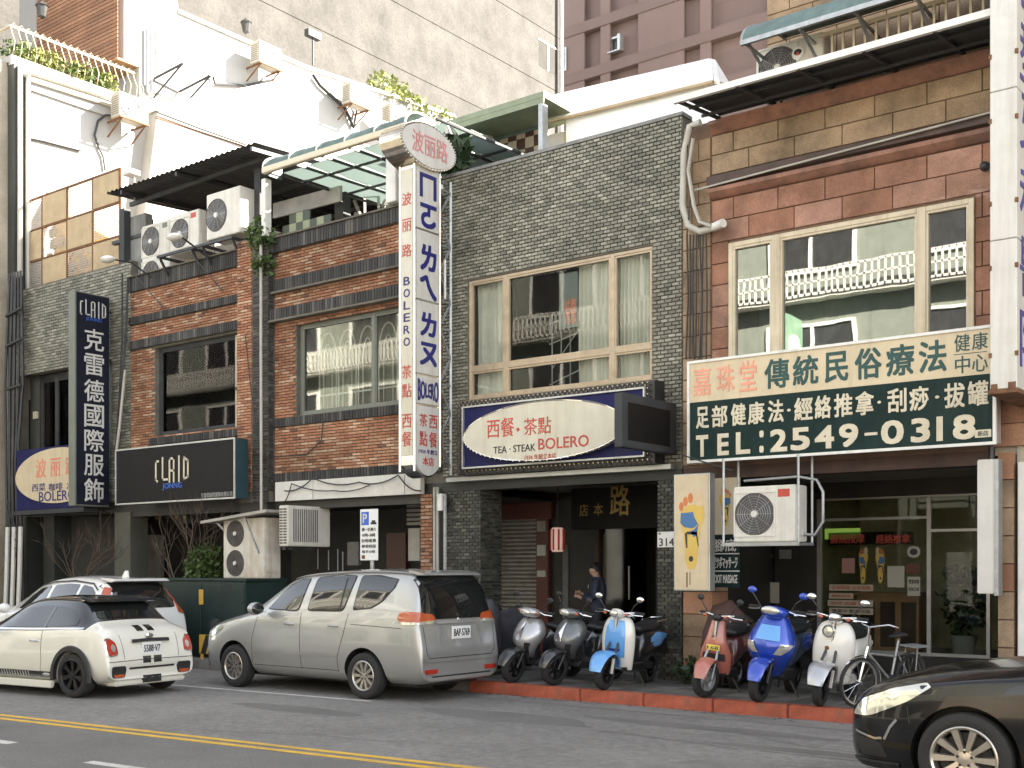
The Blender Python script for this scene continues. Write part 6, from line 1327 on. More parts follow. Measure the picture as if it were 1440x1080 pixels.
# ---------------------------------------------------------------- vehicles: local frame, nose towards -X, near (left) side towards -Y
paint('paint_cream', (.68, .66, .58), 0, .35); paint('paint_white', (.74, .73, .70), 0, .3); paint('paint_silver', (.40, .40, .382), .55, .38); paint('paint_black', (.004, .004, .005), 0, .2); MATS['paint_black'].node_tree.nodes['Principled BSDF'].inputs['Coat Weight'].default_value = .55; MATS['paint_black'].node_tree.nodes['Principled BSDF'].inputs['Specular IOR Level'].default_value = .25
paint('gloss_black', (.008, .008, .009), 0, .15); mat('rubber', (.022, .022, .022), .85, var=.2, bump=.2, bscale=30); mat('plastic_black', (.02, .02, .02), .55, var=.1); mat('rim_silver', (.5, .47, .42), .3, .8, var=.1, dirt=.2); mat('rim_dark', (.012, .012, .013), .3, .3)
m, t, b = newmat('car_glass'); b.inputs['Base Color'].default_value = (.012, .013, .013, 1); b.inputs['Roughness'].default_value = .03; b.inputs['Coat Weight'].default_value = .6
m, t, b = newmat('lens_red'); b.inputs['Base Color'].default_value = (.40, .035, .02, 1); b.inputs['Roughness'].default_value = .12; b.inputs['Coat Weight'].default_value = 1
m, t, b = newmat('lens_orange'); b.inputs['Base Color'].default_value = (.42, .075, .02, 1); b.inputs['Roughness'].default_value = .12; b.inputs['Coat Weight'].default_value = 1
m, t, b = newmat('lens_clear'); b.inputs['Base Color'].default_value = (.62, .6, .52, 1); b.inputs['Roughness'].default_value = .1; b.inputs['Metallic'].default_value = .6; b.inputs['Coat Weight'].default_value = 1
mat('plate_white', (.72, .72, .70), .4, var=.05)
def crom(keys, n):
    """Catmull-Rom through key stations"""
    out = []; m = len(keys)
    for i in range(m - 1):
        p0, p1, p2, p3 = keys[max(i - 1, 0)], keys[i], keys[i + 1], keys[min(i + 2, m - 1)]
        for k in range(n):
            t = k / n; out.append([.5 * ((2 * b) + (-a + c) * t + (2 * a - 5 * b + 4 * c - d) * t * t + (-a + 3 * b - 3 * c + d) * t ** 3) for a, b, c, d in zip(p0, p1, p2, p3)])
    out.append(list(keys[-1])); return out
def car_body(st, mats, matfn=None, arches=(), name='body', parent=None, sub=2, crease=.55):
    """st: (x, w, zb, zsh, zt, wr, crown) half widths and heights of each section"""
    secs = []
    for (x, w, zb, zsh, zt, wr, cr) in st:
        h = zsh - zb; g = zt - zsh
        half = [(0, zb), (.78 * w, zb), (.955 * w, zb + .10 * h), (w, zb + .42 * h), (.995 * w, zb + .78 * h), (.955 * w, zsh), (wr + (.955 * w - wr) * .10 , zsh + g * .86), (wr * .90, zt), (wr * .45, zt + cr * .8), (0, zt + cr)]
        secs.append([(x, -a, b) for a, b in half] + [(x, a, b) for a, b in half[-2:0:-1]])
    n = len(secs[0]); v = [p for s in secs for p in s]; f = []; mi = []
    for i in range(len(secs) - 1):
        for k in range(n):
            f.append((i * n + k, (i + 1) * n + k, (i + 1) * n + (k + 1) % n, i * n + (k + 1) % n)); kk = k if k < 9 else n - 1 - k
            mi.append(matfn(i, kk) if matfn else 0)
    f += [tuple(range(n)), tuple(range((len(secs) - 1) * n, len(secs) * n))[::-1]]; mi += [0, 0]
    me = bpy.data.meshes.new(name); me.from_pydata(v, [], f); me.polygons.foreach_set('material_index', mi)
    for x in mats: me.materials.append(MATS[x])
    bm = bmesh.new(); bm.from_mesh(me); bmesh.ops.recalc_face_normals(bm, faces=bm.faces); cl = bm.edges.layers.float.new('crease_edge'); bm.verts.ensure_lookup_table()
    for e in bm.edges:
        a, b_ = sorted((e.verts[0].index, e.verts[1].index))
        if b_ - a == n:
            k = a % n
            if k in (5, n - 5): e[cl] = crease
            if k in (1, n - 1): e[cl] = .6
            if k in (7, n - 7): e[cl] = .25
        if a < n and b_ < n or a >= (len(secs) - 1) * n: e[cl] = .35
    bm.to_mesh(me); bm.free(); o = bpy.data.objects.new(name, me); COL.objects.link(o); sm = o.modifiers.new('s', 'SUBSURF'); sm.levels = sub; sm.render_levels = sub
    dg = bpy.context.evaluated_depsgraph_get(); dg.update(); full = bpy.data.meshes.new_from_object(o.evaluated_get(dg)); bvh = BVHTree.FromPolygons([x.co.copy() for x in full.vertices], [tuple(p.vertices) for p in full.polygons])
    if arches:
        c = MB()
        for (ax, az, r, w, dpt) in arches:
            for s in (-1, 1): c.cyl((ax, s * (w + .25), az), (ax, s * (w - dpt), az), r, r, 36)
        co = c.build('cut', 'plastic_black'); bo = o.modifiers.new('b', 'BOOLEAN'); bo.object = co; bo.operation = 'DIFFERENCE'; bo.solver = 'EXACT'; bo.material_mode = 'INDEX' if hasattr(bo, 'material_mode') else bo.material_mode
        dg = bpy.context.evaluated_depsgraph_get(); dg.update(); full = bpy.data.meshes.new_from_object(o.evaluated_get(dg)); bpy.data.objects.remove(co)
    bpy.data.objects.remove(o)
    full.polygons.foreach_set('use_smooth', [True] * len(full.polygons)); full.set_sharp_from_angle(angle=R(38)); o = bpy.data.objects.new(name, full); link(o, parent); return o, bvh
AX = {'l': (lambda a, b: Vector((a, -3, b)), Vector((0, 1, 0))), 'r': (lambda a, b: Vector((a, 3, b)), Vector((0, -1, 0))), 'b': (lambda a, b: Vector((5, a, b)), Vector((-1, 0, 0))), 'f': (lambda a, b: Vector((-5, a, b)), Vector((1, 0, 0))), 't': (lambda a, b: Vector((a, b, 4)), Vector((0, 0, -1)))}
def hit(bvh, side, a, b, off):
    fn, d = AX[side]; p, nrm, i, dist = bvh.ray_cast(fn(a, b), d)
    if p is None: return None
    if nrm.dot(d) > 0: nrm = -nrm
    return p + nrm * off
def rounded(poly, r=.25, n=4):
    """round the corners of an outline"""
    out = []; m = len(poly)
    for i in range(m):
        a, b, c = Vector(poly[i - 1]), Vector(poly[i]), Vector(poly[(i + 1) % m]); p, q = b.lerp(a, r), b.lerp(c, r)
        for k in range(n + 1): t = k / n; out.append(tuple(p * (1 - t) ** 2 + b * 2 * t * (1 - t) + q * t * t))
    return out
def decal(bvh, side, poly, off, name, m, parent, step=.06, round_=.0, thick=None, smooth=50):
    """a panel of given outline laid on the body, standing off by `off`, with its rim turned in"""
    if round_: poly = rounded(poly, round_)
    V = [Vector(p) for p in poly]; n = len(V); x0, x1 = min(v.x for v in V), max(v.x for v in V); y0, y1 = min(v.y for v in V), max(v.y for v in V); pts = []
    for i in range(n):
        a, b = V[i], V[(i + 1) % n]; k = max(1, int((b - a).length / step)); pts += [a.lerp(b, j / k) for j in range(k)]
    nb = len(pts); bd = pts[:]
    def ins(p):
        c = False
        for i in range(nb):
            a, b = bd[i], bd[i - 1]
            if (a.y > p.y) != (b.y > p.y) and p.x < (b.x - a.x) * (p.y - a.y) / (b.y - a.y + 1e-12) + a.x: c = not c
        return c
    x = x0 + step / 2
    while x < x1:
        y = y0 + step / 2
        while y < y1:
            p = Vector((x, y))
            if ins(p) and min((p - q).length for q in bd) > step * .45: pts.append(p)
            y += step
        x += step
    r = delaunay_2d_cdt(pts, [], [list(range(nb))], 1, 1e-5); P = [hit(bvh, side, p.x, p.y, off) for p in r[0]]
    F_ = [f for f in r[2] if all(P[i] is not None for i in f)]
    mb = MB(); idx = {}
    for f in F_:
        for i in f:
            if i not in idx: idx[i] = len(mb.v); mb.v.append(tuple(P[i]))
    mb.f = [tuple(idx[i] for i in f) for f in F_]; mb.m = [0] * len(mb.f)
    e = {}
    for f in mb.f:
        for i in range(len(f)):
            k = tuple(sorted((f[i], f[(i + 1) % len(f)]))); e[k] = e.get(k, 0) + 1
    inv = {j: i for i, j in idx.items()}; low = {}
    for (a, b), c in list(e.items()):
        if c > 1: continue
        for q in (a, b):
            if q not in low: s = hit(bvh, side, r[0][inv[q]].x, r[0][inv[q]].y, -.004); low[q] = len(mb.v); mb.v.append(tuple(s))
        mb.f.append((a, b, low[b], low[a])); mb.m.append(0)
    if not mb.f: return None
    return mb.build(name, m, parent, smooth=smooth)
def seam(bvh, side, pts, w, name, m, parent, off=.003, step=.05):
    mb = MB(); P = [Vector(p) for p in pts]; L = []
    for i in range(len(P) - 1):
        k = max(1, int((P[i + 1] - P[i]).length / step)); L += [P[i].lerp(P[i + 1], j / k) for j in range(k)]
    L.append(P[-1]); A = []
    for i, p in enumerate(L):
        d = (L[min(i + 1, len(L) - 1)] - L[max(i - 1, 0)]).normalized(); nn = Vector((-d.y, d.x)) * w / 2; a, b = hit(bvh, side, p.x + nn.x, p.y + nn.y, off), hit(bvh, side, p.x - nn.x, p.y - nn.y, off); A.append((a, b))
    for i in range(len(A) - 1):
        if None in A[i] or None in A[i + 1]: continue
        mb.add([A[i][0], A[i][1], A[i + 1][1], A[i + 1][0]], [(0, 1, 2, 3)])
    return mb.build(name, m, parent, smooth=50) if mb.f else None
def wheel(parent, x, y, r, w, side, rim='rim_silver', spokes=10, rr=.68, twin=False, dish=.02):
    """wheel with its outer face towards side (-1 = -Y)"""
    e = bpy.data.objects.new('wheel', None); link(e, parent); s = side; e.location = (x, y, r); e.empty_display_size = .1
    ro = r * rr; hw = w / 2
    MB().lathe([(ro, s * hw * .9), (ro + .02, s * hw), (r - .045, s * hw), (r - .012, s * hw * .82), (r, s * hw * .5), (r, -s * hw * .5), (r - .03, -s * hw), (ro, -s * hw * .9)], (0, 0, 0), 'y', 48).build('tyre', 'rubber', e, smooth=35)
    b = MB(); b.lathe([(ro + .004, s * hw * .93), (ro - .006, s * (hw * .93 + .006)), (ro - .02, s * hw * .85), (ro - .03, s * hw * .3), (ro - .03, -s * hw * .6)], (0, 0, 0), 'y', 48)
    for i in range(spokes):
        a = 2 * math.pi * i / spokes + .12 * (twin and (1 if i % 2 else -1)); c, d = math.cos(a), math.sin(a); px, pz = -d, c
        w0, w1 = (r * .045, r * .075) if not twin else (r * .04, r * .055); y0, y1 = s * (hw * .93 - dish), s * (hw * .86)
        P = []
        for rad, ww, yy in ((r * .16, w0, y0), (ro - .012, w1, y1)): P += [(c * rad + px * ww, yy, d * rad + pz * ww), (c * rad - px * ww, yy, d * rad - pz * ww), (c * rad - px * ww * 1.3, yy - s * .035, d * rad - pz * ww * 1.3), (c * rad + px * ww * 1.3, yy - s * .035, d * rad + pz * ww * 1.3)]
        b.add(P, [(0, 1, 5, 4), (1, 2, 6, 5), (2, 3, 7, 6), (3, 0, 4, 7), (0, 3, 2, 1), (4, 5, 6, 7)])
    b.lathe([(.001, s * (hw * .93 - dish + .004)), (r * .10, s * (hw * .93 - dish + .002)), (r * .22, s * (hw * .9 - dish)), (r * .24, s * (hw * .7 - dish))], (0, 0, 0), 'y', 20)
    b.build('rim', rim, e, smooth=30)
    q = MB()
    for i in range(5): a = 2 * math.pi * i / 5 + .3; q.cyl((r * .155 * math.cos(a), s * (hw * .9 - dish), r * .155 * math.sin(a)), (r * .155 * math.cos(a), s * (hw * .9 - dish + .012), r * .155 * math.sin(a)), .011, n=6)
    q.build('wheel_nut', 'iron', e); MB().lathe([(.001, 0), (ro * .8, 0), (ro * .8, -s * .02)], (0, s * hw * .2, 0), 'y', 24).build('brake_disc', 'iron', e)
    return e
def car_root(name, label, cat, x, y, rz, group=None): return thing(name, label, cat, (x, y, 0), rz, group, world=False)
def underside(root, x0, x1, w, z): MB().box(x0, x1, -w, w, z - .02, z + .10).build('underbody', 'plastic_black', root)
def plate(root, bvh, y, z, w, h, s, xoff=.015):
    p = hit(bvh, 'b', y, z, 0); x = p.x + xoff; MB().box(x - .02, x, y - w / 2, y + w / 2, z - h / 2, z + h / 2).build('number_plate', 'plate_white', root, bevel=.004)
    b = MB(); text(b, s, y - w * .42, y + w * .42, z - h * .28, z + h * .30, x + .0005, 'x', .02); b.build('lettering', 'black_ink', root)

# ---- silver van, parked at the kerb. wheelbase 2.69
van = car_root('parked_van', 'silver van parked at the kerb with orange red rear lamps and number plate BAP-5769', 'van', -13.9, 12.03, R(0))
# x measured from the front axle
ST = [(-.84, .60, .34, .66, .74, .45, .01), (-.79, .74, .26, .78, .87, .58, .02), (-.55, .83, .22, .88, .965, .66, .03), (-.1, .855, .21, .98, 1.055, .70, .04), (.22, .86, .21, 1.04, 1.12, .70, .045), (.38, .86, .21, 1.06, 1.20, .70, .05), (.95, .865, .21, 1.08, 1.55, .67, .04), (1.18, .87, .21, 1.09, 1.645, .665, .04), (1.7, .87, .21, 1.10, 1.70, .665, .045), (2.6, .87, .21, 1.11, 1.72, .665, .045), (3.25, .87, .22, 1.12, 1.70, .66, .04), (3.45, .865, .22, 1.12, 1.665, .65, .03), (3.54, .85, .23, 1.12, 1.52, .66, .02), (3.61, .835, .24, 1.08, 1.17, .68, .02), (3.65, .82, .26, .96, 1.0, .68, .01), (3.71, .80, .27, .64, .68, .64, .01), (3.69, .74, .33, .54, .56, .55, .0)]
vb, vbv = car_body(ST, ['paint_silver', 'plastic_black'], None, [(0, .31, .385, .87, .26), (2.69, .31, .385, .87, .26)], parent=van)
underside(van, -.55, 3.45, .62, .21)
for ax in (0, 2.69):
    for s in (-1, 1): wheel(van, ax, s * .765, .315, .20, s, 'rim_silver', 10, .64)
side_w = [(.62, 1.07), (.86, 1.30), (1.06, 1.45), (1.26, 1.535), (1.95, 1.60), (2.62, 1.60), (3.24, 1.555), (3.20, 1.40), (2.98, 1.20), (2.80, 1.10), (2.6, 1.08), (1.4, 1.055)]
for sd in 'lr':
    g_ = [[(.70, 1.175), (.90, 1.369), (1.09, 1.509), (1.27, 1.587), (1.46, 1.606), (1.36, 1.165)], [(1.56, 1.170), (1.63, 1.626), (2.05, 1.650), (2.38, 1.650), (2.26, 1.180)], [(2.46, 1.194), (2.50, 1.650), (2.80, 1.645), (3.16, 1.606), (3.13, 1.500), (2.96, 1.325), (2.80, 1.238)]]
    for gp in g_:
        gk = rounded(gp, .12); c = sum((Vector(p) for p in gp), Vector((0, 0))) / len(gp)
        decal(vbv, sd, [tuple(c + (Vector(p) - c) * 1.0 + (Vector(p) - c).normalized() * .022) for p in gk], .003, 'window_seal', 'plastic_black', van)
        w_ = decal(vbv, sd, gk, .007, 'window', 'car_glass', van, step=.07)
    seam(vbv, sd, [(2.20, 1.18), (2.22, 1.62)], .025, 'window_bar', 'plastic_black', van, .010)
    for L in ([(.40, .38), (.42, .75), (.52, 1.10)], [(1.46, .34), (1.44, 1.13)], [(2.38, 1.14), (2.32, .86), (2.20, .55), (2.19, .34)], [(.4, .36), (2.2, .36)], [(2.45, 1.0), (3.38, .97)]): seam(vbv, sd, L, .009, 'door_seam', 'plastic_black', van, .0015)
    seam(vbv, sd, [(.42, .55), (1.3, .56), (2.2, .57)], .03, 'side_moulding', 'paint_silver', van, .012)
    s = -1 if sd == 'l' else 1
    for hx in (1.22, 2.12):
        p = hit(vbv, sd, hx, .97, .0); MB().tube([(hx - .09, p.y, .97), (hx - .07, p.y + s * .035, .97), (hx + .07, p.y + s * .035, .97), (hx + .09, p.y, .97)], .012, 6).build('door_handle', 'paint_silver', van, smooth=50)
    mir = MB().ell((.66, s * 1.0, 1.18), (.08, .13, .095), 14, 8); mir.bar((.70, s * .84, 1.12), (.67, s * .95, 1.14), .05, .03); mir.build('side_mirror', 'paint_silver', van, smooth=40); MB().ell((.725, s * 1.0, 1.18), (.025, .115, .08), 12, 6).build('mirror_glass', 'car_glass', van, smooth=40)
    decal(vbv, sd, [(3.30, 1.10), (3.34, 1.18), (3.46, 1.19), (3.62, 1.18), (3.62, 1.07), (3.44, 1.03), (3.36, 1.04)], .012, 'rear_lamp', 'lens_orange', van, step=.05, round_=.3)
    decal(vbv, sd, [(3.36, 1.055), (3.6, 1.055), (3.6, 1.02), (3.42, 1.015)], .014, 'lamp_strip', 'lens_clear', van, step=.04)
    decal(vbv, sd, [(-.62, .78), (-.30, .92), (-.28, .86), (-.62, .70)], .010, 'headlamp', 'lens_clear', van, step=.05, round_=.2)
    MB().tube([(.05 + .33 * 0 + math.cos(a) * .41, s * .872, .31 + math.sin(a) * .41) for a in [math.pi * k / 14 for k in range(15)]], .012, 5).build('arch_lip', 'paint_silver', van, smooth=50) if False else None
seam(vbv, 't', [(1.1, -.60), (2.0, -.60), (3.3, -.58)], .03, 'roof_rail', 'alu', van, .02); seam(vbv, 't', [(1.1, .60), (2.0, .60), (3.3, .58)], .03, 'roof_rail', 'alu', van, .02)
decal(vbv, 't', [(.50, -.62), (1.02, -.55), (1.02, .55), (.50, .62)], .006, 'windscreen', 'car_glass', van, step=.09, round_=.1)
decal(vbv, 'b', [(-.70, 1.15), (-.64, 1.60), (-.56, 1.655), (.56, 1.655), (.64, 1.60), (.70, 1.15), (.63, 1.085), (-.63, 1.085)], .008, 'rear_window', 'car_glass', van, step=.07, round_=.06)
for s in (-1, 1):
    decal(vbv, 'b', [(s * .80, 1.18), (s * .50, 1.15), (s * .46, 1.08), (s * .50, 1.05), (s * .81, 1.04)], .014, 'rear_lamp', 'lens_orange', van, step=.04, round_=.2); decal(vbv, 'b', [(s * .80, 1.055), (s * .50, 1.07), (s * .50, 1.03), (s * .79, 1.015)], .016, 'lamp_strip', 'lens_clear', van, step=.04)
    decal(vbv, 'b', [(s * .46, .93), (s * .38, .93), (s * .44, .70), (s * .50, .70)], .006, 'tailgate_flute', 'plastic_white', van, step=.05) if False else decal(vbv, 'b', [(s * .45, 1.0), (s * .34, 1.0), (s * .39, .74), (s * .43, .74)], .006, 'tailgate_flute', 'galv', van, step=.05)
    decal(vbv, 'b', [(s * .74, .435), (s * .48, .435), (s * .50, .375), (s * .72, .375)], .012, 'rear_reflector', 'lens_red', van, step=.04, round_=.15)
seam(vbv, 'b', [(-.72, 1.0), (-.70, .66), (-.64, .58), (.64, .58), (.70, .66), (.72, 1.0)], .010, 'tailgate_seam', 'plastic_black', van, .002)
seam(vbv, 'b', [(-.76, .56), (-.6, .545), (.6, .545), (.76, .56)], .035, 'bumper_step', 'paint_silver', van, .022)
seam(vbv, 'b', [(-.47, 1.045), (.47, 1.045)], .045, 'tailgate_trim', 'alu', van, .02); seam(vbv, 'b', [(-.6, .335), (.62, .335)], .02, 'bumper_slot', 'plastic_black', van, .004)
MB().bar((3.60, -.02, 1.15), (3.57, .38, 1.19), .02, .02).ell((3.62, 0, 1.13), (.03, .05, .03), 8, 6).build('rear_wiper', 'plastic_black', van)
MB().prism([(3.28, 1.735), (3.50, 1.695), (3.56, 1.665), (3.47, 1.66), (3.3, 1.70)], -.60, .60, 'y').build('spoiler', 'paint_silver', van, bevel=.006)
plate(van, vbv, 0, .90, .38, .17, 'BAP-5769', .03)
MB().ell((3.645, 0, 1.07), (.012, .03, .028), 8, 6).build('badge', 'chrome', van)
van.location.x = -13.9; van.location.y = 11.2 + .865

# ---- cream coupe with black roof, driving left. wheelbase 2.47
mini = car_root('cream_coupe', 'cream coupe with black roof, black wheels and number plate 5588 V7 driving left', 'car', -13.96 - 3.02, 8.95 + .83 - .36, R(7))
ST = [(-.62, .58, .24, .60, .66, .42, .01), (-.56, .70, .20, .68, .76, .52, .02), (-.25, .80, .17, .76, .86, .60, .03), (.35, .835, .16, .83, .93, .62, .035), (.62, .84, .16, .86, .97, .62, .04), (1.05, .845, .16, .875, 1.20, .585, .04), (1.30, .845, .16, .88, 1.315, .565, .045), (1.65, .845, .16, .885, 1.345, .555, .045), (2.05, .845, .16, .905, 1.345, .575, .035), (2.36, .845, .16, .92, 1.325, .58, .03), (2.52, .845, .17, .93, 1.235, .585, .025), (2.68, .84, .18, .935, 1.0, .62, .015), (2.96, .81, .20, .90, .94, .62, .01), (3.06, .775, .24, .74, .78, .56, .005), (3.13, .76, .25, .45, .48, .56, .0), (3.10, .70, .28, .38, .40, .5, .0)]
def mfn(i, k): return 1 if (k >= 5 and 4 <= i <= 10) else 0
mb_, mbv = car_body(ST, ['paint_cream', 'gloss_black'], mfn, [(0, .30, .35, .845, .25), (2.467, .30, .35, .845, .25)], parent=mini, crease=.7)
underside(mini, -.3, 2.9, .6, .17)
for ax in (0, 2.467):
    for s in (-1, 1):
        wheel(mini, ax, s * .735, .305, .205, s, 'rim_dark', 14, .72, True)
        b = MB(); N_ = 20
        secs = []
        for k in range(N_ + 1):
            a = math.pi * (-.06 + 1.12 * k / N_); c, d = math.cos(a), math.sin(a); secs.append([(ax + c * r0_, s * yy, .30 + d * r0_) for r0_, yy in ((.345, .80), (.345, .862), (.40, .862), (.415, .84))])
        b.loft(secs, True, True); b.build('arch_trim', 'plastic_black', mini, smooth=35)
for sd in 'lr':
    s = -1 if sd == 'l' else 1
    gk = rounded([(.86, .925), (1.08, 1.10), (1.30, 1.20), (1.65, 1.235), (2.0, 1.235), (2.30, 1.20), (2.50, 1.06), (2.50, .975)], .15); decal(mbv, sd, gk, .006, 'window', 'car_glass', mini, step=.06)
    seam(mbv, sd, [(1.86, .94), (1.90, 1.23)], .05, 'door_pillar', 'gloss_black', mini, .009)
    seam(mbv, sd, [(.62, .895), (1.6, .915), (2.66, .945)], .02, 'belt_trim', 'chrome', mini, .006)
    for L in ([(1.84, .90), (1.85, .5), (1.80, .30)], [(.62, .88), (.60, .45), (.64, .3)], [(.64, .28), (1.8, .28)]): seam(mbv, sd, L, .009, 'door_seam', 'plastic_black', mini, .0015)
    decal(mbv, sd, [(.38, .34), (2.06, .34), (2.06, .26), (.38, .26)], .005, 'sill_stripe', 'gloss_black', mini, step=.07)
    for k in range(20): seam(mbv, sd, [(.45 + k * .058, .335), (.45 + k * .058, .27)], .012, 'stripe_gap', 'paint_cream', mini, .009)
    p = hit(mbv, sd, 1.92, .30, .01); MB().ell((1.93, p.y, .30), (.08, .006, .022), 12, 6).build('side_badge', 'alu', mini)
    MB().prism([(.36, .12), (2.07, .12), (2.1, .22), (.34, .22)], s * .80, s * .865, 'y').build('side_skirt', 'paint_cream', mini, bevel=.01)
    p = hit(mbv, sd, 1.70, .76, .0); MB().tube([(1.62, p.y, .76), (1.64, p.y + s * .035, .76), (1.76, p.y + s * .035, .76), (1.78, p.y, .76)], .011, 6).build('door_handle', 'chrome', mini, smooth=50)
    MB().ell((.80, s * .97, .93), (.085, .10, .075), 14, 8).bar((.82, s * .80, .88), (.80, s * .9, .90), .04, .03).build('side_mirror', 'gloss_black', mini, smooth=40)
    # rear lamp on the corner
    lp = [(s * .74, .79), (s * .67, .80), (s * .60, .74), (s * .59, .60), (s * .70, .58), (s * .745, .61)]
    c = Vector((s * .655, .68)); decal(mbv, 'b', [tuple(c + (Vector(p) - c) * 1.16) for p in rounded(lp, .3)], .010, 'lamp_ring', 'chrome', mini, step=.04)
    decal(mbv, 'b', rounded(lp, .3), .018, 'rear_lamp', 'lens_red', mini, step=.04); decal(mbv, 'b', [(s * .655 + .035 * math.cos(a), .68 + .05 * math.sin(a)) for a in [k * .6 for k in range(10)]], .024, 'lamp_centre', 'lens_clear', mini, step=.03)
    decal(mbv, 'b', [(s * .70, .44), (s * .47, .44), (s * .45, .38), (s * .48, .28), (s * .69, .28)], .010, 'bumper_vent', 'plastic_black', mini, step=.05, round_=.2); decal(mbv, 'b', [(s * .67, .33), (s * .49, .33), (s * .50, .285), (s * .66, .285)], .018, 'rear_reflector', 'lens_orange', mini, step=.04)
decal(mbv, 't', [(2.46, -.48), (2.66, -.54), (2.66, .54), (2.46, .48)], .006, 'rear_window', 'car_glass', mini, step=.07, round_=.15)
MB().prism([(2.30, 1.375), (2.50, 1.335), (2.60, 1.295), (2.48, 1.285), (2.3, 1.34)], -.54, .54, 'y').build('roof_lip', 'gloss_black', mini, bevel=.006)
seam(mbv, 'b', [(-.33, .755), (0, .765), (.33, .755)], .045, 'boot_handle', 'plastic_black', mini, .03); MB().ell((3.05, 0, .83), (.03, .07, .035), 12, 6).build('badge', 'chrome', mini)
for yy in (-.095, .095): decal(mbv, 'b', [(yy - .07, .555), (yy + .07, .555), (yy + .07, .46), (yy - .07, .46)], .004, 'rear_stripe', 'gloss_black', mini, step=.05); seam(mbv, 't', [(2.86, yy), (2.98, yy)], .12, 'boot_stripe', 'gloss_black', mini, .005)
seam(mbv, 'b', [(-.40, .40), (.40, .40)], .03, 'bumper_slot', 'plastic_black', mini, .008); seam(mbv, 'b', [(-.74, .50), (0, .51), (.74, .50)], .010, 'bumper_seam', 'plastic_black', mini, .003); seam(mbv, 'b', [(-.50, .9), (-.48, .52)], .008, 'boot_seam', 'plastic_black', mini, .002); seam(mbv, 'b', [(.50, .9), (.48, .52)], .008, 'boot_seam', 'plastic_black', mini, .002)
MB().box(2.7, 3.10, -.62, .62, .17, .24).build('diffuser', 'paint_cream', mini, bevel=.02); MB().cyl((2.9, -.07, .235), (3.13, -.07, .235), .04, n=14).cyl((2.9, .07, .235), (3.13, .07, .235), .04, n=14).box(2.8, 3.115, -.16, .16, .19, .29).build('exhaust', 'plastic_black', mini, smooth=40)
plate(mini, mbv, 0, .655, .34, .165, '5588·V7', .02)

# ---- white crossover parked behind it
suv = car_root('white_crossover', 'white crossover parked at the kerb behind the cream coupe, shark fin on its roof', 'car', -17.25 - 3.40, 11.05 + .88, R(1))
ST = [(-.82, .58, .34, .66, .74, .42, .01), (-.74, .74, .26, .76, .86, .56, .02), (-.4, .84, .22, .86, .96, .62, .03), (.3, .875, .21, .94, 1.05, .64, .04), (.6, .88, .21, .96, 1.12, .64, .04), (1.2, .885, .21, .99, 1.46, .60, .045), (1.6, .885, .21, 1.0, 1.57, .585, .05), (2.2, .885, .21, 1.02, 1.60, .58, .05), (2.9, .885, .22, 1.04, 1.565, .57, .045), (3.20, .875, .23, 1.05, 1.52, .56, .04), (3.34, .86, .24, 1.04, 1.33, .57, .03), (3.45, .84, .25, 1.0, 1.10, .60, .02), (3.52, .82, .27, .85, .89, .62, .01), (3.56, .80, .29, .55, .58, .6, .0), (3.52, .74, .34, .45, .47, .5, .0)]
sb_, sbv = car_body(ST, ['paint_white', 'plastic_black'], None, [(0, .33, .39, .885, .26), (2.62, .33, .39, .885, .26)], parent=suv)
underside(suv, -.5, 3.3, .62, .21)
for ax in (0, 2.62):
    for s in (-1, 1): wheel(suv, ax, s * .77, .335, .21, s, 'rim_silver', 5, .66)
for sd in 'lr':
    s = -1 if sd == 'l' else 1
    for gp in ([(.86, 1.04), (1.10, 1.26), (1.36, 1.41), (1.66, 1.46), (1.62, 1.06)], [(1.72, 1.07), (1.76, 1.47), (2.2, 1.495), (2.5, 1.485), (2.46, 1.10)], [(2.56, 1.11), (2.58, 1.48), (2.86, 1.44), (3.02, 1.34), (3.0, 1.18)]): decal(sbv, sd, rounded(gp, .14), .006, 'window', 'car_glass', suv, step=.07)
    seam(sbv, sd, [(.8, 1.04), (1.1, 1.30), (1.36, 1.45), (1.7, 1.51), (2.3, 1.535), (2.86, 1.49), (3.06, 1.38)], .022, 'rain_guard', 'plastic_black', suv, .02)
    for L in ([(.55, .4), (.58, 1.0)], [(1.66, .36), (1.67, 1.03)], [(2.5, 1.08), (2.45, .8), (2.25, .55)]): seam(sbv, sd, L, .009, 'door_seam', 'plastic_black', suv, .0015)
    MB().ell((.80, s * 1.02, 1.06), (.08, .12, .085), 14, 8).bar((.84, s * .86, 1.0), (.8, s * .96, 1.02), .05, .03).build('side_mirror', 'paint_white', suv, smooth=40)
    decal(sbv, 'b', [(s * .72, 1.44), (s * .64, 1.46), (s * .66, 1.2), (s * .66, 1.0), (s * .82, .95), (s * .80, 1.15)], .02, 'rear_lamp', 'lens_orange', suv, step=.05, round_=.1); decal(sbv, sd, [(3.14, 1.44), (3.26, 1.42), (3.44, 1.05), (3.36, .98), (3.24, 1.1)], .015, 'rear_lamp', 'lens_orange', suv, step=.05, round_=.1)
decal(sbv, 'b', [(-.62, 1.08), (-.60, 1.45), (-.5, 1.52), (.5, 1.52), (.60, 1.45), (.62, 1.08)], .008, 'rear_window', 'car_glass', suv, step=.07, round_=.1)
decal(sbv, 't', [(.72, -.56), (1.3, -.50), (1.3, .50), (.72, .56)], .006, 'windscreen', 'car_glass', suv, step=.09, round_=.1)
MB().prism([(2.95, 1.60), (3.30, 1.585), (3.40, 1.545), (3.26, 1.52), (3.0, 1.58)], -.55, .55, 'y').build('spoiler', 'paint_white', suv, bevel=.008); MB().prism([(2.80, 1.60), (2.98, 1.60), (2.96, 1.72), (2.90, 1.72)], -.02, .02, 'y').build('shark_fin', 'paint_white', suv, bevel=.006)
plate(suv, sbv, 0, .80, .34, .165, 'AKT-2071') if False else None

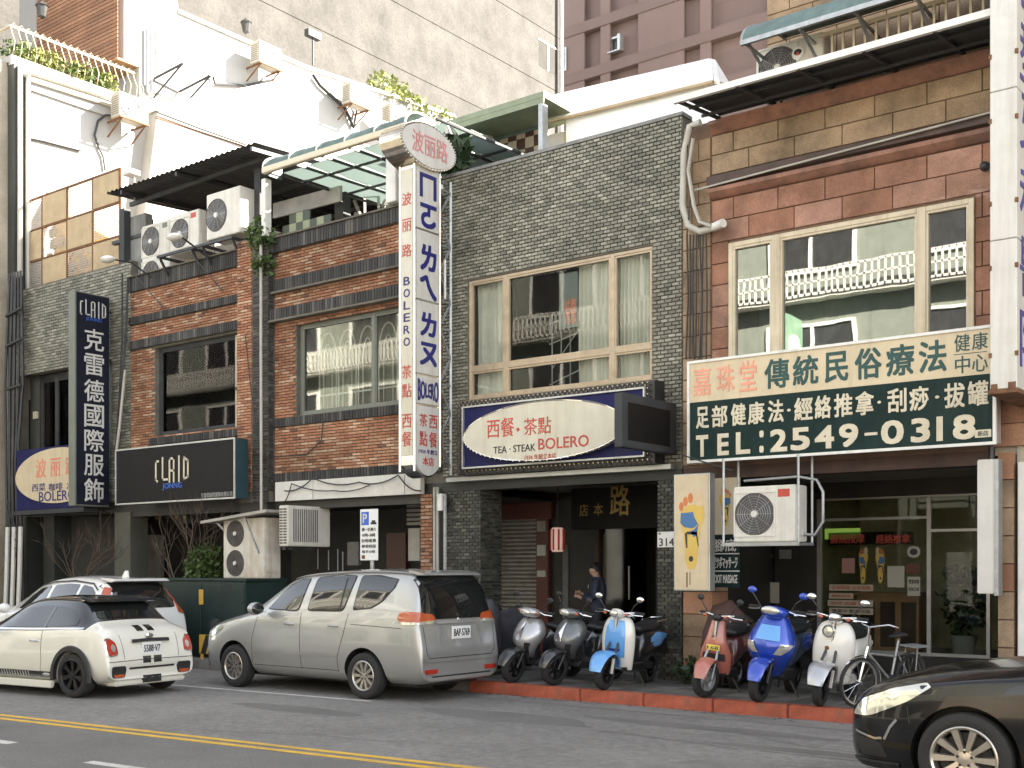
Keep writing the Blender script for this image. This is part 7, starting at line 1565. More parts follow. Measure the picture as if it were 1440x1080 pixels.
# ---- black saloon, nose entering at the right
blk = car_root('black_saloon', 'black saloon entering at the right edge with pale headlamp and silver ten spoke wheel', 'car', -2.70, 8.85 + .91, R(2.5))
ST = [(-.96, .52, .30, .58, .64, .38, .01), (-.92, .66, .22, .67, .73, .50, .01), (-.78, .80, .18, .76, .83, .58, .02), (-.5, .88, .17, .84, .92, .64, .03), (-.05, .905, .17, .91, .995, .68, .04), (.5, .91, .17, .96, 1.05, .70, .045), (.78, .91, .17, .98, 1.10, .70, .045), (1.3, .915, .17, .99, 1.34, .64, .05), (1.7, .915, .17, 1.0, 1.46, .61, .05), (2.3, .915, .17, 1.01, 1.48, .60, .05), (2.9, .91, .17, 1.01, 1.40, .60, .045), (3.3, .905, .18, 1.02, 1.16, .62, .03), (3.75, .89, .2, .99, 1.05, .64, .02), (3.88, .82, .24, .8, .85, .6, .01), (3.92, .78, .28, .5, .55, .55, .0)]
bb_, bbv = car_body(ST, ['paint_black', 'plastic_black'], None, [(0, .34, .40, .91, .28), (2.78, .34, .40, .91, .28)], parent=blk, sub=3)
underside(blk, -.6, 3.6, .66, .17)
for ax in (0, 2.78):
    for s in (-1, 1): wheel(blk, ax, s * .80, .345, .225, s, 'rim_silver', 10, .70, False, .03)
for sd in 'lr':
    s = -1 if sd == 'l' else 1
    decal(bbv, sd, rounded([(-.90, .60), (-.80, .73), (-.55, .825), (-.28, .885), (-.24, .86), (-.42, .74), (-.72, .61)], .18), .010, 'headlamp', 'lens_clear', blk, step=.04)
    seam(bbv, sd, [(-.86, .48), (-.68, .44), (-.62, .45)], .018, 'chrome_strip', 'chrome', blk, .010); seam(bbv, sd, [(-.60, .44), (-.55, .54), (-.50, .60)], .02, 'chrome_strip', 'chrome', blk, .010)
    decal(bbv, sd, [(-.86, .45), (-.64, .41), (-.58, .30), (-.82, .30)], .006, 'bumper_vent', 'plastic_black', blk, step=.05, round_=.15); decal(bbv, sd, [(-.92, .26), (-.5, .26), (-.5, .21), (-.9, .21)], .02, 'bumper_lip', 'plastic_black', blk, step=.05)
    seam(bbv, sd, [(-.42, .70), (-.40, .58)], .007, 'bumper_seam', 'plastic_black', blk, .002); seam(bbv, sd, [(.52, .40), (.54, .92)], .009, 'door_seam', 'plastic_black', blk, .0015)
    for gp in ([(1.02, 1.0), (1.38, 1.24), (1.62, 1.34), (1.60, 1.0)], [(1.68, 1.0), (1.70, 1.35), (2.2, 1.38), (2.6, 1.34), (2.62, 1.03)]): decal(bbv, sd, rounded(gp, .12), .006, 'window', 'car_glass', blk, step=.08)
    MB().ell((.98, s * 1.03, 1.03), (.08, .12, .08), 14, 8).bar((1.02, s * .88, .98), (.98, s * .98, 1.0), .05, .03).build('side_mirror', 'paint_black', blk, smooth=40)
seam(bbv, 't', [(-.72, -.56), (0, -.66), (.72, -.72)], .008, 'bonnet_seam', 'plastic_black', blk, .002); seam(bbv, 't', [(-.72, .56), (0, .66), (.72, .72)], .008, 'bonnet_seam', 'plastic_black', blk, .002)
decal(bbv, 't', [(.84, -.66), (1.5, -.56), (1.5, .56), (.84, .66)], .006, 'windscreen', 'car_glass', blk, step=.09, round_=.08)
decal(bbv, 'f', [(-.44, .60), (.44, .60), (.40, .36), (-.40, .36)], .010, 'grille', 'plastic_black', blk, step=.06, round_=.1)
for k in range(4): seam(bbv, 'f', [(-.40, .42 + k * .05), (.40, .42 + k * .05)], .012, 'grille_bar', 'chrome', blk, .016)
# ---------------------------------------------------------------- scooters: local frame, front towards -Y
paint('sc_silver', (.42, .42, .43), .5, .3); paint('sc_white', (.72, .70, .64), 0, .3); paint('sc_lightblue', (.10, .33, .68), .1, .3); paint('sc_blue', (.012, .06, .42), .25, .25); paint('sc_salmon', (.42, .13, .09), 0, .35); paint('sc_dark', (.02, .021, .024), .2, .3); paint('sc_maroon', (.10, .03, .028), .1, .35); paint('sc_grey', (.12, .125, .13), .3, .3); paint('sc_bluegrey', (.03, .05, .09), .2, .35)
mat('seat_vinyl', (.015, .015, .016), .5, var=.2); mat('tarp', (.045, .043, .05), .6, var=.3, scale=3, bump=.3, bscale=8); mat('yellow_plate', (.62, .50, .08), .5)
def arcsec(z, yc, hw, bulge, th=.05, n=10, zt=0):
    P = [(hw * math.sin(math.pi / 2 * (2 * k / n - 1)), yc + bulge * (1 - math.cos(math.pi / 2 * (2 * k / n - 1))), z + zt * 0) for k in range(n + 1)]
    return P + [(x * .9, y + th, z) for x, y, _ in reversed(P)]
def ellsec(y, cz, rx, rz, n=14, p=.8, cx=0): return [(cx + rx * math.copysign(abs(math.cos(t)) ** p, math.cos(t)), y, cz + rz * math.copysign(abs(math.sin(t)) ** p, math.sin(t))) for t in [2 * math.pi * k / n for k in range(n)]]
def sc_wheel(root, y, r, rim, rz=0):
    e = bpy.data.objects.new('wheel', None); link(e, root); e.location = (0, y, r); e.rotation_euler.z = rz; e.empty_display_size = .1
    MB().lathe([(r * .62, -.04), (r * .80, -.055), (r * .95, -.04), (r, 0), (r * .95, .04), (r * .80, .055), (r * .62, .04)], (0, 0, 0), 'x', 28).build('tyre', 'rubber', e, smooth=50)
    b = MB(); b.lathe([(r * .64, -.04), (r * .60, -.045), (r * .56, -.02), (r * .56, .02), (r * .60, .045), (r * .64, .04)], (0, 0, 0), 'x', 28); b.cyl((-.05, 0, 0), (.05, 0, 0), r * .2, n=12)
    for k in range(5): a = k * 1.2566; b.bar((0, 0, 0), (0, r * .6 * math.cos(a), r * .6 * math.sin(a)), .04, .03, (1, 0, 0))
    b.build('rim', rim, e, smooth=40); return e
def scooter(label, x, y, rz, body, panel, fender, style='sport', lean=6, steer=0, group='scooters parked on the pavement', accent=None, plate_=None, sc=1.0, rimm='rim_dark', basket=False, mir='plastic_black'):
    """x, y: where the front tyre stands"""
    R0 = Matrix.Rotation(rz, 3, 'Z'); o = R0 @ Vector((0, -.62 * sc, 0))
    t = thing('scooter', label, 'scooter', (x - o.x, y - o.y, SW), 0, group, world=False); t.rotation_euler = (0, R(lean), rz); sc *= 1.02; t.scale = (sc, sc, sc)
    r = .225; fy = -.62
    sc_wheel(t, fy, r, rimm, steer); sc_wheel(t, .60, r, rimm)
    b = MB()
    for s in (-1, 1): b.tube([(s * .075, fy, r), (s * .075, fy + .10, .46), (s * .05, fy + .24, .66)], .017, 8)
    b.build('fork', 'galv' if style == 'slim' else 'steel_dark', t, smooth=50)
    # front fender wraps the wheel
    secs = []; N_ = 12; wd_ = .11 if style != 'retro' else .13
    for k in range(N_ + 1):
        a = math.pi * (.04 + .90 * k / N_); rr = r + .035 + (.03 if style == 'retro' else .012); c, d = math.cos(a), math.sin(a); wk = wd_ * (.55 + .45 * math.sin(math.pi * (k + 1) / (N_ + 2)))
        secs.append([(wk * math.sin(u), fy - c * (rr - .035 * (1 - math.cos(u))), r + d * (rr - .04 * (1 - math.cos(u)))) for u in [-1.4 + .35 * j for j in range(9)]] + [(wk * .85 * math.sin(u), fy - c * (rr - .015 - .035 * (1 - math.cos(u))), r + d * (rr - .015 - .04 * (1 - math.cos(u)))) for u in [1.4 - .35 * j for j in range(9)]])
    MB().loft(secs).build('front_fender', fender, t, smooth=60)
    # leg shield
    if style == 'sport': L = [(.34, -.36, .05, .03), (.42, -.47, .10, .08), (.52, -.58, .15, .16), (.62, -.60, .19, .22), (.74, -.54, .20, .20), (.84, -.47, .16, .13), (.90, -.42, .10, .08)]
    elif style == 'retro': L = [(.26, -.33, .17, .06), (.36, -.37, .185, .08), (.50, -.41, .20, .10), (.66, -.43, .205, .11), (.80, -.42, .19, .10), (.90, -.39, .15, .07), (.94, -.36, .10, .05)]
    elif style == 'slim': L = [(.28, -.34, .16, .05), (.40, -.38, .175, .07), (.52, -.41, .17, .08), (.64, -.43, .13, .07), (.76, -.42, .10, .06), (.86, -.40, .085, .05), (.93, -.38, .07, .04)]
    else: L = [(.28, -.36, .10, .05), (.40, -.46, .16, .10), (.52, -.55, .21, .17), (.62, -.58, .23, .20), (.74, -.54, .21, .18), (.86, -.48, .16, .13), (.93, -.44, .12, .08)]
    L = [(z, yc, hw * 1.18, bu * 1.1) for z, yc, hw, bu in L]; LL = crom(L, 3); MB().loft([arcsec(z, yc, hw, bu) for z, yc, hw, bu in LL]).build('front_panel', panel, t, smooth=50)
    def onp(z, u, off=.006):
        for i in range(len(LL) - 1):
            if LL[i][0] <= z <= LL[i + 1][0]:
                k = (z - LL[i][0]) / (LL[i + 1][0] - LL[i][0] + 1e-9); z_, yc, hw, bu = [p + (q - p) * k for p, q in zip(LL[i], LL[i + 1])]; return Vector((hw * math.sin(math.pi / 2 * u), yc + bu * (1 - math.cos(math.pi / 2 * u)) - off, z))
        return Vector((0, LL[-1][1] - off, z))
    def patch(name, m, z0, z1, u0, u1, off=.008, nz=5, nu=5, shape=None):
        b = MB()
        def fn(i, j):
            zz = z0 + (z1 - z0) * i; a, c = (u0, u1) if shape is None else shape(i, u0, u1); return tuple(onp(zz, a + (c - a) * j, off))
        b.grid(fn, nz, nu); return b.build(name, m, t, smooth=60, fix=False)
    if accent: patch('centre_stripe', accent, .42, .90, -.42, .42)
    # inner leg shield and floorboard
    MB().loft([[(-.13, -.30, .32), (.13, -.30, .32), (.13, -.22, .34), (-.13, -.22, .34)], [(-.14, -.36, .60), (.14, -.36, .60), (.12, -.28, .60), (-.12, -.28, .60)], [(-.10, -.34, .88), (.10, -.34, .88), (.08, -.27, .86), (-.08, -.27, .86)]]).build('inner_shield', 'plastic_black', t, smooth=40)
    MB().prism([(-.34, .28), (-.30, .24), (.16, .22), (.20, .30), (.10, .34), (-.28, .34)], -.16, .16, 'x').build('floorboard', body if style == 'retro' else 'plastic_black', t, bevel=.008)
    # rear body, seat, tail
    q = [(.08, .44, .13, .12), (.14, .52, .155, .20), (.28, .57, .17, .20), (.46, .61, .175, .17), (.66, .65, .16, .13), (.82, .69, .12, .09), (.92, .72, .07, .05)]
    MB().loft([ellsec(*k) for k in crom(q, 3)]).build('body', body, t, smooth=50)
    q = [(.04, .765, .07, .02), (.08, .765, .125, .045), (.25, .77, .145, .055), (.42, .775, .15, .06), (.50, .80, .15, .065), (.68, .815, .13, .055), (.80, .82, .08, .03)]
    MB().loft([ellsec(*k) for k in crom(q, 3)]).build('seat', 'seat_vinyl', t, smooth=50)
    for s in (-1, 1):
        c_ = accent or panel; q = [(.30, .60, .012, .05), (.45, .62, .02, .10), (.62, .63, .02, .085), (.80, .66, .01, .03)]; MB().loft([ellsec(k[0], k[1], k[2], k[3], cx=s * (.158 if k[0] < .7 else .135)) for k in crom(q, 2)]).build('side_panel', c_, t, smooth=50)
    MB().tube([(-.12, .55, .86), (-.13, .80, .88), (0, .90, .89), (.13, .80, .88), (.12, .55, .86)], .012, 6).build('grab_rail', 'chrome', t, smooth=50)
    MB().ell((0, .92, .70), (.09, .03, .045), 12, 6).build('tail_lamp', 'lens_red', t, smooth=60); MB().bar((0, .86, .66), (0, .98, .40), .20, .012).build('rear_fender', 'plastic_black', t)
    b = MB().bar((0, .1, .32), (0, .62, .24), .12, .10).ell((-.10, .48, .27), (.06, .20, .09), 10, 6); b.build('engine', 'iron', t, smooth=40)
    MB().cyl((-.13, .38, .24), (-.14, .82, .33), .042, .05, 12).build('exhaust', 'steel_dark', t, smooth=40)
    b = MB().bar((.10, .05, .26), (.26, .08, .0), .022, .022).bar((-.08, .36, .2), (-.10, .42, .06), .02, .02).bar((.08, .36, .2), (.10, .42, .06), .02, .02); b.build('stand', 'steel_dark', t)
    # steering head: cover, bars, grips, levers, mirrors
    hd = bpy.data.objects.new('handlebar', None); link(hd, t); hd.location = (0, -.40, 0); hd.rotation_euler.z = steer; hd.empty_display_size = .1
    hm = panel if style in ('sport', 'big') else ('sc_white' if accent else ('chrome' if style == 'retro' else 'plastic_black'))
    if style != 'slim':
        q = [(-.14, .985, .05, .025), (-.10, .985, .105, .055), (-.03, .98, .15, .07), (.05, .98, .16, .055), (.10, .98, .12, .03)] if style != 'retro' else [(-.09, .99, .04, .03), (-.05, .99, .075, .06), (.03, .98, .09, .06), (.09, .98, .06, .03)]
        MB().loft([ellsec(*k) for k in crom(q, 2)]).build('handlebar_cover', hm, hd, smooth=60)
    else: MB().ell((0, 0, .97), (.07, .06, .05), 12, 6).build('handlebar_cover', 'plastic_black', hd, smooth=60)
    MB().tube([(-.33, .10, 1.0), (-.20, .04, 1.01), (0, .0, .98), (.20, .04, 1.01), (.33, .10, 1.0)], .013, 8).cyl((0, 0, .7), (0, 0, .98), .03, n=10).build('bar', 'steel_dark' if style in ('sport', 'big') else 'chrome', hd, smooth=50)
    for s in (-1, 1):
        MB().cyl((s * .22, .05, 1.01), (s * .34, .105, 1.0), .021, n=10).build('grip', 'rubber', hd, smooth=50); MB().tube([(s * .17, .0, 1.0), (s * .25, -.01, .985), (s * .34, .05, .98)], .008, 5).build('lever', 'chrome', hd, smooth=50)
        MB().tube([(s * .18, .03, 1.02), (s * .23, .0, 1.10), (s * .30, .02, 1.17)], .008, 5).build('mirror_stem', 'steel_dark', hd); MB().ell((s * .30, .02, 1.19), (.055, .018, .038), 14, 8).build('mirror', mir, hd, smooth=60); MB().ell((s * .30, .036, 1.19), (.045, .006, .03), 12, 6).build('mirror_glass', 'car_glass', hd, smooth=60)
        MB().ell((s * .155, -.05, .985), (.03, .02, .02), 8, 6).build('indicator', 'lens_orange', hd, smooth=60) if style != 'big' else None
    if style == 'sport': MB().ell((0, -.125, .985), (.095, .045, .05), 16, 8).build('headlamp', 'lens_clear', hd, smooth=60)
    if style == 'retro' and not accent: MB().lathe([(.001, -.075), (.05, -.07), (.062, -.05), (.066, -.02), (.06, .03)], (-.045, -.42 + .02, .83), 'y', 24).build('headlamp', 'lens_clear', t, smooth=50); MB().lathe([(.064, -.055), (.074, -.045), (.074, .0), (.066, .02)], (-.045, -.42 + .02, .83), 'y', 24).build('headlamp_ring', 'chrome', t, smooth=50); MB().ell((-.045, -.425, .64), (.028, .012, .024), 10, 6).build('badge', 'rust', t, smooth=50)
    if accent: MB().ell((0, -.10, .99), (.06, .04, .05), 14, 8).build('headlamp', 'lens_clear', hd, smooth=60)
    if style == 'big':
        for s in (-1, 1): patch('headlamp', 'lens_clear', .53, .65, s * .22, s * .88, .012, 5, 6, lambda i, a, c: (a + (c - a) * .25 * i, a + (c - a) * (.35 + .65 * i)))
        patch('nose_blade', 'sc_lightblue', .68, .84, -.35, .35, .010); MB().ell((0, -.13, 1.0), (.11, .03, .045), 14, 8).build('visor', 'lens_clear', hd, smooth=60)
    if style == 'sport': patch('nose_blade', 'chrome' if body == 'sc_dark' else 'sc_white', .60, .84, -.12, .12, .009, 5, 3, lambda i, a, c: (a * (1.2 - i), c * (1.2 - i))); patch('air_slot', 'plastic_black', .40, .58, .35, .62, .008); patch('air_slot', 'plastic_black', .40, .58, -.62, -.35, .008)
    if style == 'slim': patch('air_slot', 'plastic_black', .44, .53, -.5, .5, .008); patch('nose_blade', 'sc_maroon', .72, .86, -.2, .0, .007)
    if style == 'retro': 
        for s in (-1, 1): MB().bar((s * .10, -.62, .225), (s * .105, -.60, .42), .022, .03).build('fork_cover', 'sc_white', t)
    if accent: patch('badge', 'navy_ink', .50, .525, -.22, .22, .012); patch('badge', 'navy_ink', .84, .87, -.06, .06, .012)
    if plate_:
        b = MB(); p = onp(.60, 0, .02); b.box(p.x - .085, p.x + .085, p.y - .012, p.y, .565, .635).build('front_plate', 'yellow_plate', t, bevel=.006); b = MB(); text(b, plate_, p.x - .07, p.x + .07, .58, .62, p.y - .0125); b.build('lettering', 'black_ink', t)
    if basket:
        b = MB()
        for z in (.78, .86, .94, 1.0): b.tube([(-.14, -.62, z), (.14, -.62, z), (.14, -.46, z), (-.14, -.46, z), (-.14, -.62, z)], .005, 4)
        b.build('basket', 'steel_dark', t)
    return t
scooter('silver scooter beside the parked van, leftmost of the uncovered ones', XA(720, 12.98), 12.98, R(-6), 'sc_dark', 'sc_silver', 'sc_dark', 'sport', 9, R(4))
scooter('dark grey scooter between the silver scooter and the light blue one', XA(778, 13.05), 13.05, R(-8), 'sc_dark', 'sc_grey', 'sc_dark', 'sport', 8, R(-4))
scooter('white scooter with a light blue centre stripe and light blue front fender', XA(849, 12.92), 12.92, R(4), 'sc_dark', 'sc_white', 'sc_lightblue', 'retro', 5, R(2), accent='sc_lightblue', mir='chrome')
scooter('salmon red old scooter with a yellow plate on its front', XA(990, 12.92), 12.92, R(10), 'sc_maroon', 'sc_salmon', 'sc_salmon', 'slim', 6, R(-20), plate_='168', rimm='galv')
scooter('bright blue scooter with twin front headlamps between the salmon and white ones', XA(1066, 12.86), 12.86, R(8), 'sc_bluegrey', 'sc_blue', 'sc_blue', 'big', 7, R(-6), sc=1.08, mir='sc_blue')
scooter('white retro scooter with a single round headlamp and silver fender', XA(1152, 12.92), 12.92, R(6), 'sc_white', 'sc_white', 'sc_silver', 'retro', 7, R(2), sc=1.02, mir='chrome')
# scooter under a dark cover
cvx, cvy = XA(688, 13.9) , 13.9
cv = thing('covered_scooter', 'scooter wrapped in a dark grey cover between the van and the silver scooter', 'scooter', (cvx, cvy, SW)); g = random.Random(11)
q = [(-.95, .05, .10, .10), (-.90, .30, .20, .32), (-.60, .48, .27, .50), (-.42, .58, .40, .60), (-.25, .60, .42, .60), (-.05, .50, .30, .50), (.25, .46, .28, .46), (.60, .48, .27, .48), (.85, .42, .22, .42), (.95, .30, .12, .20)]
secs = []
for i, (y, cz, rx, rz_) in enumerate(crom(q, 4)):
    s_ = []
    for k in range(28):
        a = 2 * math.pi * k / 28; f = 1 + .06 * math.sin(a * 7 + i * .6) + .04 * math.sin(a * 11 - i) + g.uniform(-.015, .015); s_.append((cvx + rx * f * math.copysign(abs(math.cos(a)) ** .8, math.cos(a)), cvy + y, max(SW + .06, SW + cz + rz_ * f * math.copysign(abs(math.sin(a)) ** .8, math.sin(a)))))
    secs.append(s_)
MB().loft(secs).build('cover', 'tarp', cv, smooth=70); MB().cyl((cvx - .05, cvy - .62, SW + .21), (cvx + .05, cvy - .62, SW + .21), .21, n=20).cyl((cvx - .05, cvy + .6, SW + .21), (cvx + .05, cvy + .6, SW + .21), .21, n=20).build('wheel', 'rubber', cv)
# bicycle
bxx = XA(1212, 12.95); bt = thing('bicycle', 'small bicycle with silver mudguards standing between the white scooter and the black car', 'bicycle', (bxx + .02, 13.55, SW), 0, world=False); bt.rotation_euler = (0, R(5), R(-14)); wr_ = .29
for y, st2 in ((-.50, R(-12)), (.50, 0)):
    e = bpy.data.objects.new('wheel', None); link(e, bt); e.location = (0, y, wr_); e.rotation_euler.z = st2; MB().lathe([(wr_ - .035, -.012), (wr_ - .01, -.02), (wr_, 0), (wr_ - .01, .02), (wr_ - .035, .012)], (0, 0, 0), 'x', 36).build('tyre', 'rubber', e, smooth=50); b = MB().lathe([(wr_ - .05, -.01), (wr_ - .032, -.014), (wr_ - .032, .014), (wr_ - .05, .01), (wr_ - .05, -.01)], (0, 0, 0), 'x', 36).cyl((-.04, 0, 0), (.04, 0, 0), .02)
    for k in range(14): a = k * .4488; b.tube([((-1) ** k * .02, 0, 0), (0, (wr_ - .04) * math.cos(a), (wr_ - .04) * math.sin(a))], .0025, 3)
    b.build('rim', 'chrome', e, smooth=40)
    secs = [[(u * .028, -math.cos(a) * (wr_ + .025 - .008 * abs(u)), math.sin(a) * (wr_ + .025 - .008 * abs(u))) for u in (-1, -.5, 0, .5, 1)] for a in [math.pi * (.25 + .75 * k / 14) for k in range(15)]]; MB().loft(secs, False, False).build('mudguard', 'chrome', e, smooth=60, fix=False)
b = MB().tube([(0, .5, wr_), (0, .12, .27), (0, -.36, .62), (0, -.38, .72)], .016, 8).tube([(0, .12, .27), (0, .22, .76)], .015, 8).tube([(0, .5, wr_), (0, .2, .62)], .011, 6).tube([(0, -.36, .62), (0, .18, .56)], .014, 8); b.build('frame', 'galv', bt, smooth=50)
MB().tube([(0, -.38, .70), (0, -.50, wr_)], .016, 8).build('fork', 'chrome', bt, smooth=50); MB().tube([(-.26, -.20, .94), (-.20, -.30, .97), (0, -.38, .92), (.20, -.30, .97), (.26, -.20, .94)], .011, 6).cyl((0, -.38, .7), (0, -.38, .93), .013).build('handlebar', 'chrome', bt, smooth=50)
MB().loft([ellsec(*k) for k in [(.02, .80, .02, .012), (.12, .81, .045, .02), (.24, .82, .08, .03), (.30, .82, .07, .02)]]).build('saddle', 'seat_vinyl', bt, smooth=50); MB().cyl((-.02, .12, .27), (.02, .12, .27), .08, n=18).bar((-.1, .06, .2), (.1, .18, .34), .02, .02).build('crank', 'steel_dark', bt); MB().box(-.11, .11, .42, .72, .66, .68).bar((-.08, .5, .3), (-.08, .5, .67), .012, .012).bar((.08, .5, .3), (.08, .5, .67), .012, .012).build('rear_carrier', 'galv', bt)
# ---------------------------------------------------------------- person in the doorway
mat('skin', (.50, .31, .22), .5, var=.1); mat('jacket', (.035, .042, .07), .75, var=.2, bump=.2, bscale=20); mat('trousers', (.03, .03, .035), .8, var=.2); mat('hair', (.012, .010, .010), .6); mat('shoe', (.02, .018, .016), .5)
pr = thing('person', 'person in a dark navy jacket standing in the arcade, head bowed over raised hands', 'person', (XA(840, 16.6), 16.6, SW), R(28), world=False)
N = {'pelvis': ((0, 0, .93), (.15, .11)), 'waist': ((0, 0, 1.08), (.15, .11)), 'chest': ((.015, 0, 1.28), (.175, .12)), 'nb': ((.0, 0, 1.41), (.085, .075)), 'neck': ((-.025, 0, 1.47), .052), 'sk1': ((-.05, 0, 1.54), (.072, .078)), 'sk2': ((-.045, 0, 1.62), (.074, .085)), 'nose': ((-.135, 0, 1.55), .014), 'chin': ((-.10, 0, 1.495), .035)}
Ed = [('pelvis', 'waist'), ('waist', 'chest'), ('chest', 'nb'), ('nb', 'neck'), ('neck', 'sk1'), ('sk1', 'sk2'), ('sk1', 'nose'), ('sk1', 'chin')]
for s, n_ in ((-1, 'l'), (1, 'r')):
    N.update({'sh' + n_: ((.0, s * .175, 1.37), .068), 'el' + n_: ((.0 - .03, s * .25, 1.10), .052), 'wr' + n_: ((-.26, s * .13, 1.13 + .03 * s), .030), 'pa' + n_: ((-.33, s * .08, 1.155 + .03 * s), (.036, .018)), 'hi' + n_: ((0, s * .09, .84), .095), 'kn' + n_: ((-.02, s * .10, .48), .062), 'an' + n_: ((.02, s * .10, .09), .045), 'to' + n_: ((-.13, s * .12, .04), .04)})
    Ed += [('nb', 'sh' + n_), ('sh' + n_, 'el' + n_), ('el' + n_, 'wr' + n_), ('wr' + n_, 'pa' + n_), ('pelvis', 'hi' + n_), ('hi' + n_, 'kn' + n_), ('kn' + n_, 'an' + n_), ('an' + n_, 'to' + n_)]
    for k in range(5):
        fx_, ln = (-.33 - .01 * k, .05) ; a = ((-.355, s * (.055 + .012 * k), 1.165 + .03 * s + .012 * (2 - k)) if k < 4 else (-.30, s * .05, 1.19 + .03 * s)); c_ = (a[0] - .03 if k < 4 else a[0] - .02, a[1] - s * .018, a[2] - .012 if k < 4 else a[2] + .01)
        N['f%s%d' % (n_, k)] = (a, .010); N['g%s%d' % (n_, k)] = (c_, .008); Ed += [('pa' + n_, 'f%s%d' % (n_, k)), ('f%s%d' % (n_, k), 'g%s%d' % (n_, k))]
def pm(c): return 0 if (c.z > 1.455 or c.x < -.25) and c.z > 1.0 else (1 if c.z > .86 else (2 if c.z > .09 else 3))
skin('body', N, Ed, 'pelvis', ['skin', 'jacket', 'trousers', 'shoe'], pr, 2, pm)
b = MB()
b.grid(lambda u, v: (-.035 + .098 * math.cos(u * 6.2832) * math.sin(.15 + v * 1.55) + .012, .085 * math.sin(u * 6.2832) * math.sin(.15 + v * 1.55), 1.60 + .10 * math.cos(.15 + v * 1.55) - (.04 * v if math.cos(u * 6.2832) > -.3 else -.01)), 20, 6); b.build('hair', 'hair', pr, smooth=60)
for s in (-1, 1): MB().ell((-.04, s * .08, 1.555), (.018, .012, .03), 8, 6).build('ear', 'skin', pr, smooth=60); MB().ell((-.118, s * .03, 1.575), (.008, .012, .008), 8, 6).build('eye', 'black_ink', pr, smooth=60)
MB().box(-.125, -.118, -.022, .022, 1.513, 1.518).build('mouth', 'granite_red', pr); MB().lathe([(.085, 1.40), (.078, 1.44), (.066, 1.465), (.07, 1.44)], (-.01, 0, 0), 'z', 16).build('collar', 'jacket', pr, smooth=50)
MB().box(-.165, -.16, .06, .12, 1.26, 1.32).build('chest_badge', 'galv', pr)
# ---------------------------------------------------------------- street furniture and kit on the left
tfY = 13.35; t0, t1 = XA(229, tfY), XA(346, tfY); tz = ZY(290, 817, tfY)
tf = thing('transformer_box', 'dark green roadside transformer cabinet with a short yellow stripe', 'cabinet', ((t0 + t1) / 2, tfY, SW)); mat('cabinet_green', (.012, .028, .024), .5, var=.2, dirt=.3, dcol=(.05, .06, .05))
MB().box(t0, t1, tfY, tfY + .9, SW, tz).build('casing', 'cabinet_green', tf, bevel=.012); MB().box(t0 - .03, t1 + .03, tfY - .03, tfY + .93, tz + .001, tz + .05).build('lid', 'cabinet_green', tf, bevel=.008)
for k in (0, 1): a = t0 + .05 + k * (t1 - t0) / 2; MB().box(a, a + (t1 - t0) / 2 - .1, tfY - .015, tfY - .001, SW + .08, tz - .06).build('door', 'cabinet_green', tf, bevel=.005)
MB().box(XA(281, tfY), XA(287, tfY), tfY - .02, tfY - .016, ZY(284, 850, tfY), ZY(284, 829, tfY)).build('yellow_stripe', 'line_yellow', tf); b = MB(); text(b, '1074', XA(312, tfY), XA(332, tfY), ZY(322, 834, tfY), ZY(322, 824, tfY), tfY - .016); b.build('lettering', 'steel_dark', tf)
ac_unit('rust stained double fan air conditioner on a bracket beside the arcade pier', XA(345, 13.95), 14.1, ZY(345, 813, 13.95), XA(374, 13.95) - XA(316, 13.95), ZY(345, 729, 13.95) - ZY(345, 813, 13.95), .38, fans=2, m='ac_rusty', fx=.30, sq=False)
rb = thing('sheet_cover', 'grey corrugated sheet resting over the rust stained air conditioner', 'cover', (XA(340, 13.9), 13.9, 2.9)); MB().prism([(XA(288, 13.8), ZY(288, 733, 13.8)), (XA(380, 13.8), ZY(380, 718, 13.8) + .02), (XA(380, 13.8), ZY(380, 718, 13.8) - .03), (XA(288, 13.8), ZY(288, 733, 13.8) - .05)], 13.7, 14.3, 'y').build('sheet', 'shutter_grey', rb); MB().bar((XA(300, 13.9), 13.9, ZY(300, 730, 13.9)), (XA(315, 13.9), 14.3, ZY(315, 770, 13.9)), .04, .04).bar((XA(344, 13.75), 13.75, ZY(344, 728, 13.75)), (XA(364, 13.75), 13.75, ZY(364, 778, 13.75)), .03, .03).build('strut', 'galv', rb)
xa2 = XA(459, YF + .2); ya2 = YA(405, xa2); xw_ = xa2 - .62
wa_ = thing('window_air_conditioner', 'boxy white window air conditioner with vertical louvres below the beige fascia', 'air conditioner', (xa2, YF, ZX(410, 768, xa2))); z0, z1 = ZX(410, 768, xa2), ZX(410, 709, xa2); z0, z1 = z0 + .0, z1 - .02
fw_x = xa2 - (XA(405, ya2) - XA(392, ya2)); MB().box(fw_x, xa2, ya2, YF + .3, z0, z1).build('casing', 'ac_white', wa_, bevel=.015); b = MB()
for c in (0, 1):
    for k in range(13): u = fw_x + (xa2 - fw_x) * (.10 + .42 * c); b.box(u, u + (xa2 - fw_x) * .33, ya2 - .006, ya2 + .004, z0 + (z1 - z0) * (.06 + .069 * k), z0 + (z1 - z0) * (.10 + .069 * k))
b.build('front_grille', 'ac_grille', wa_); b = MB(); D_ = YF + .3 - ya2
for k in range(12): b.box(xa2 - .004, xa2 + .008, ya2 + D_ * (.12 + .05 * k), ya2 + D_ * (.14 + .05 * k), z0 + .08, z1 - .06)
b.build('side_louvre', 'ac_grille', wa_); MB().bar((xa2 - .1, ya2, z0 - .04), (xa2 - .1, YF, z0 - .04), .05, .05).bar((fw_x, ya2 + .1, z0 - .04), (xa2, ya2 + .1, z0 - .04), .05, .05).build('shelf', 'steel_dark', wa_)
pY = 12.99; p0, p1 = XA(507, pY), XA(532, pY); ps = thing('parking_sign', 'white upright parking sign with a blue P square on a grey pole behind the van', 'sign', (XA(521, pY), pY, SW)); z0, z1 = ZY(520, 788, pY), ZY(520, 716, pY)
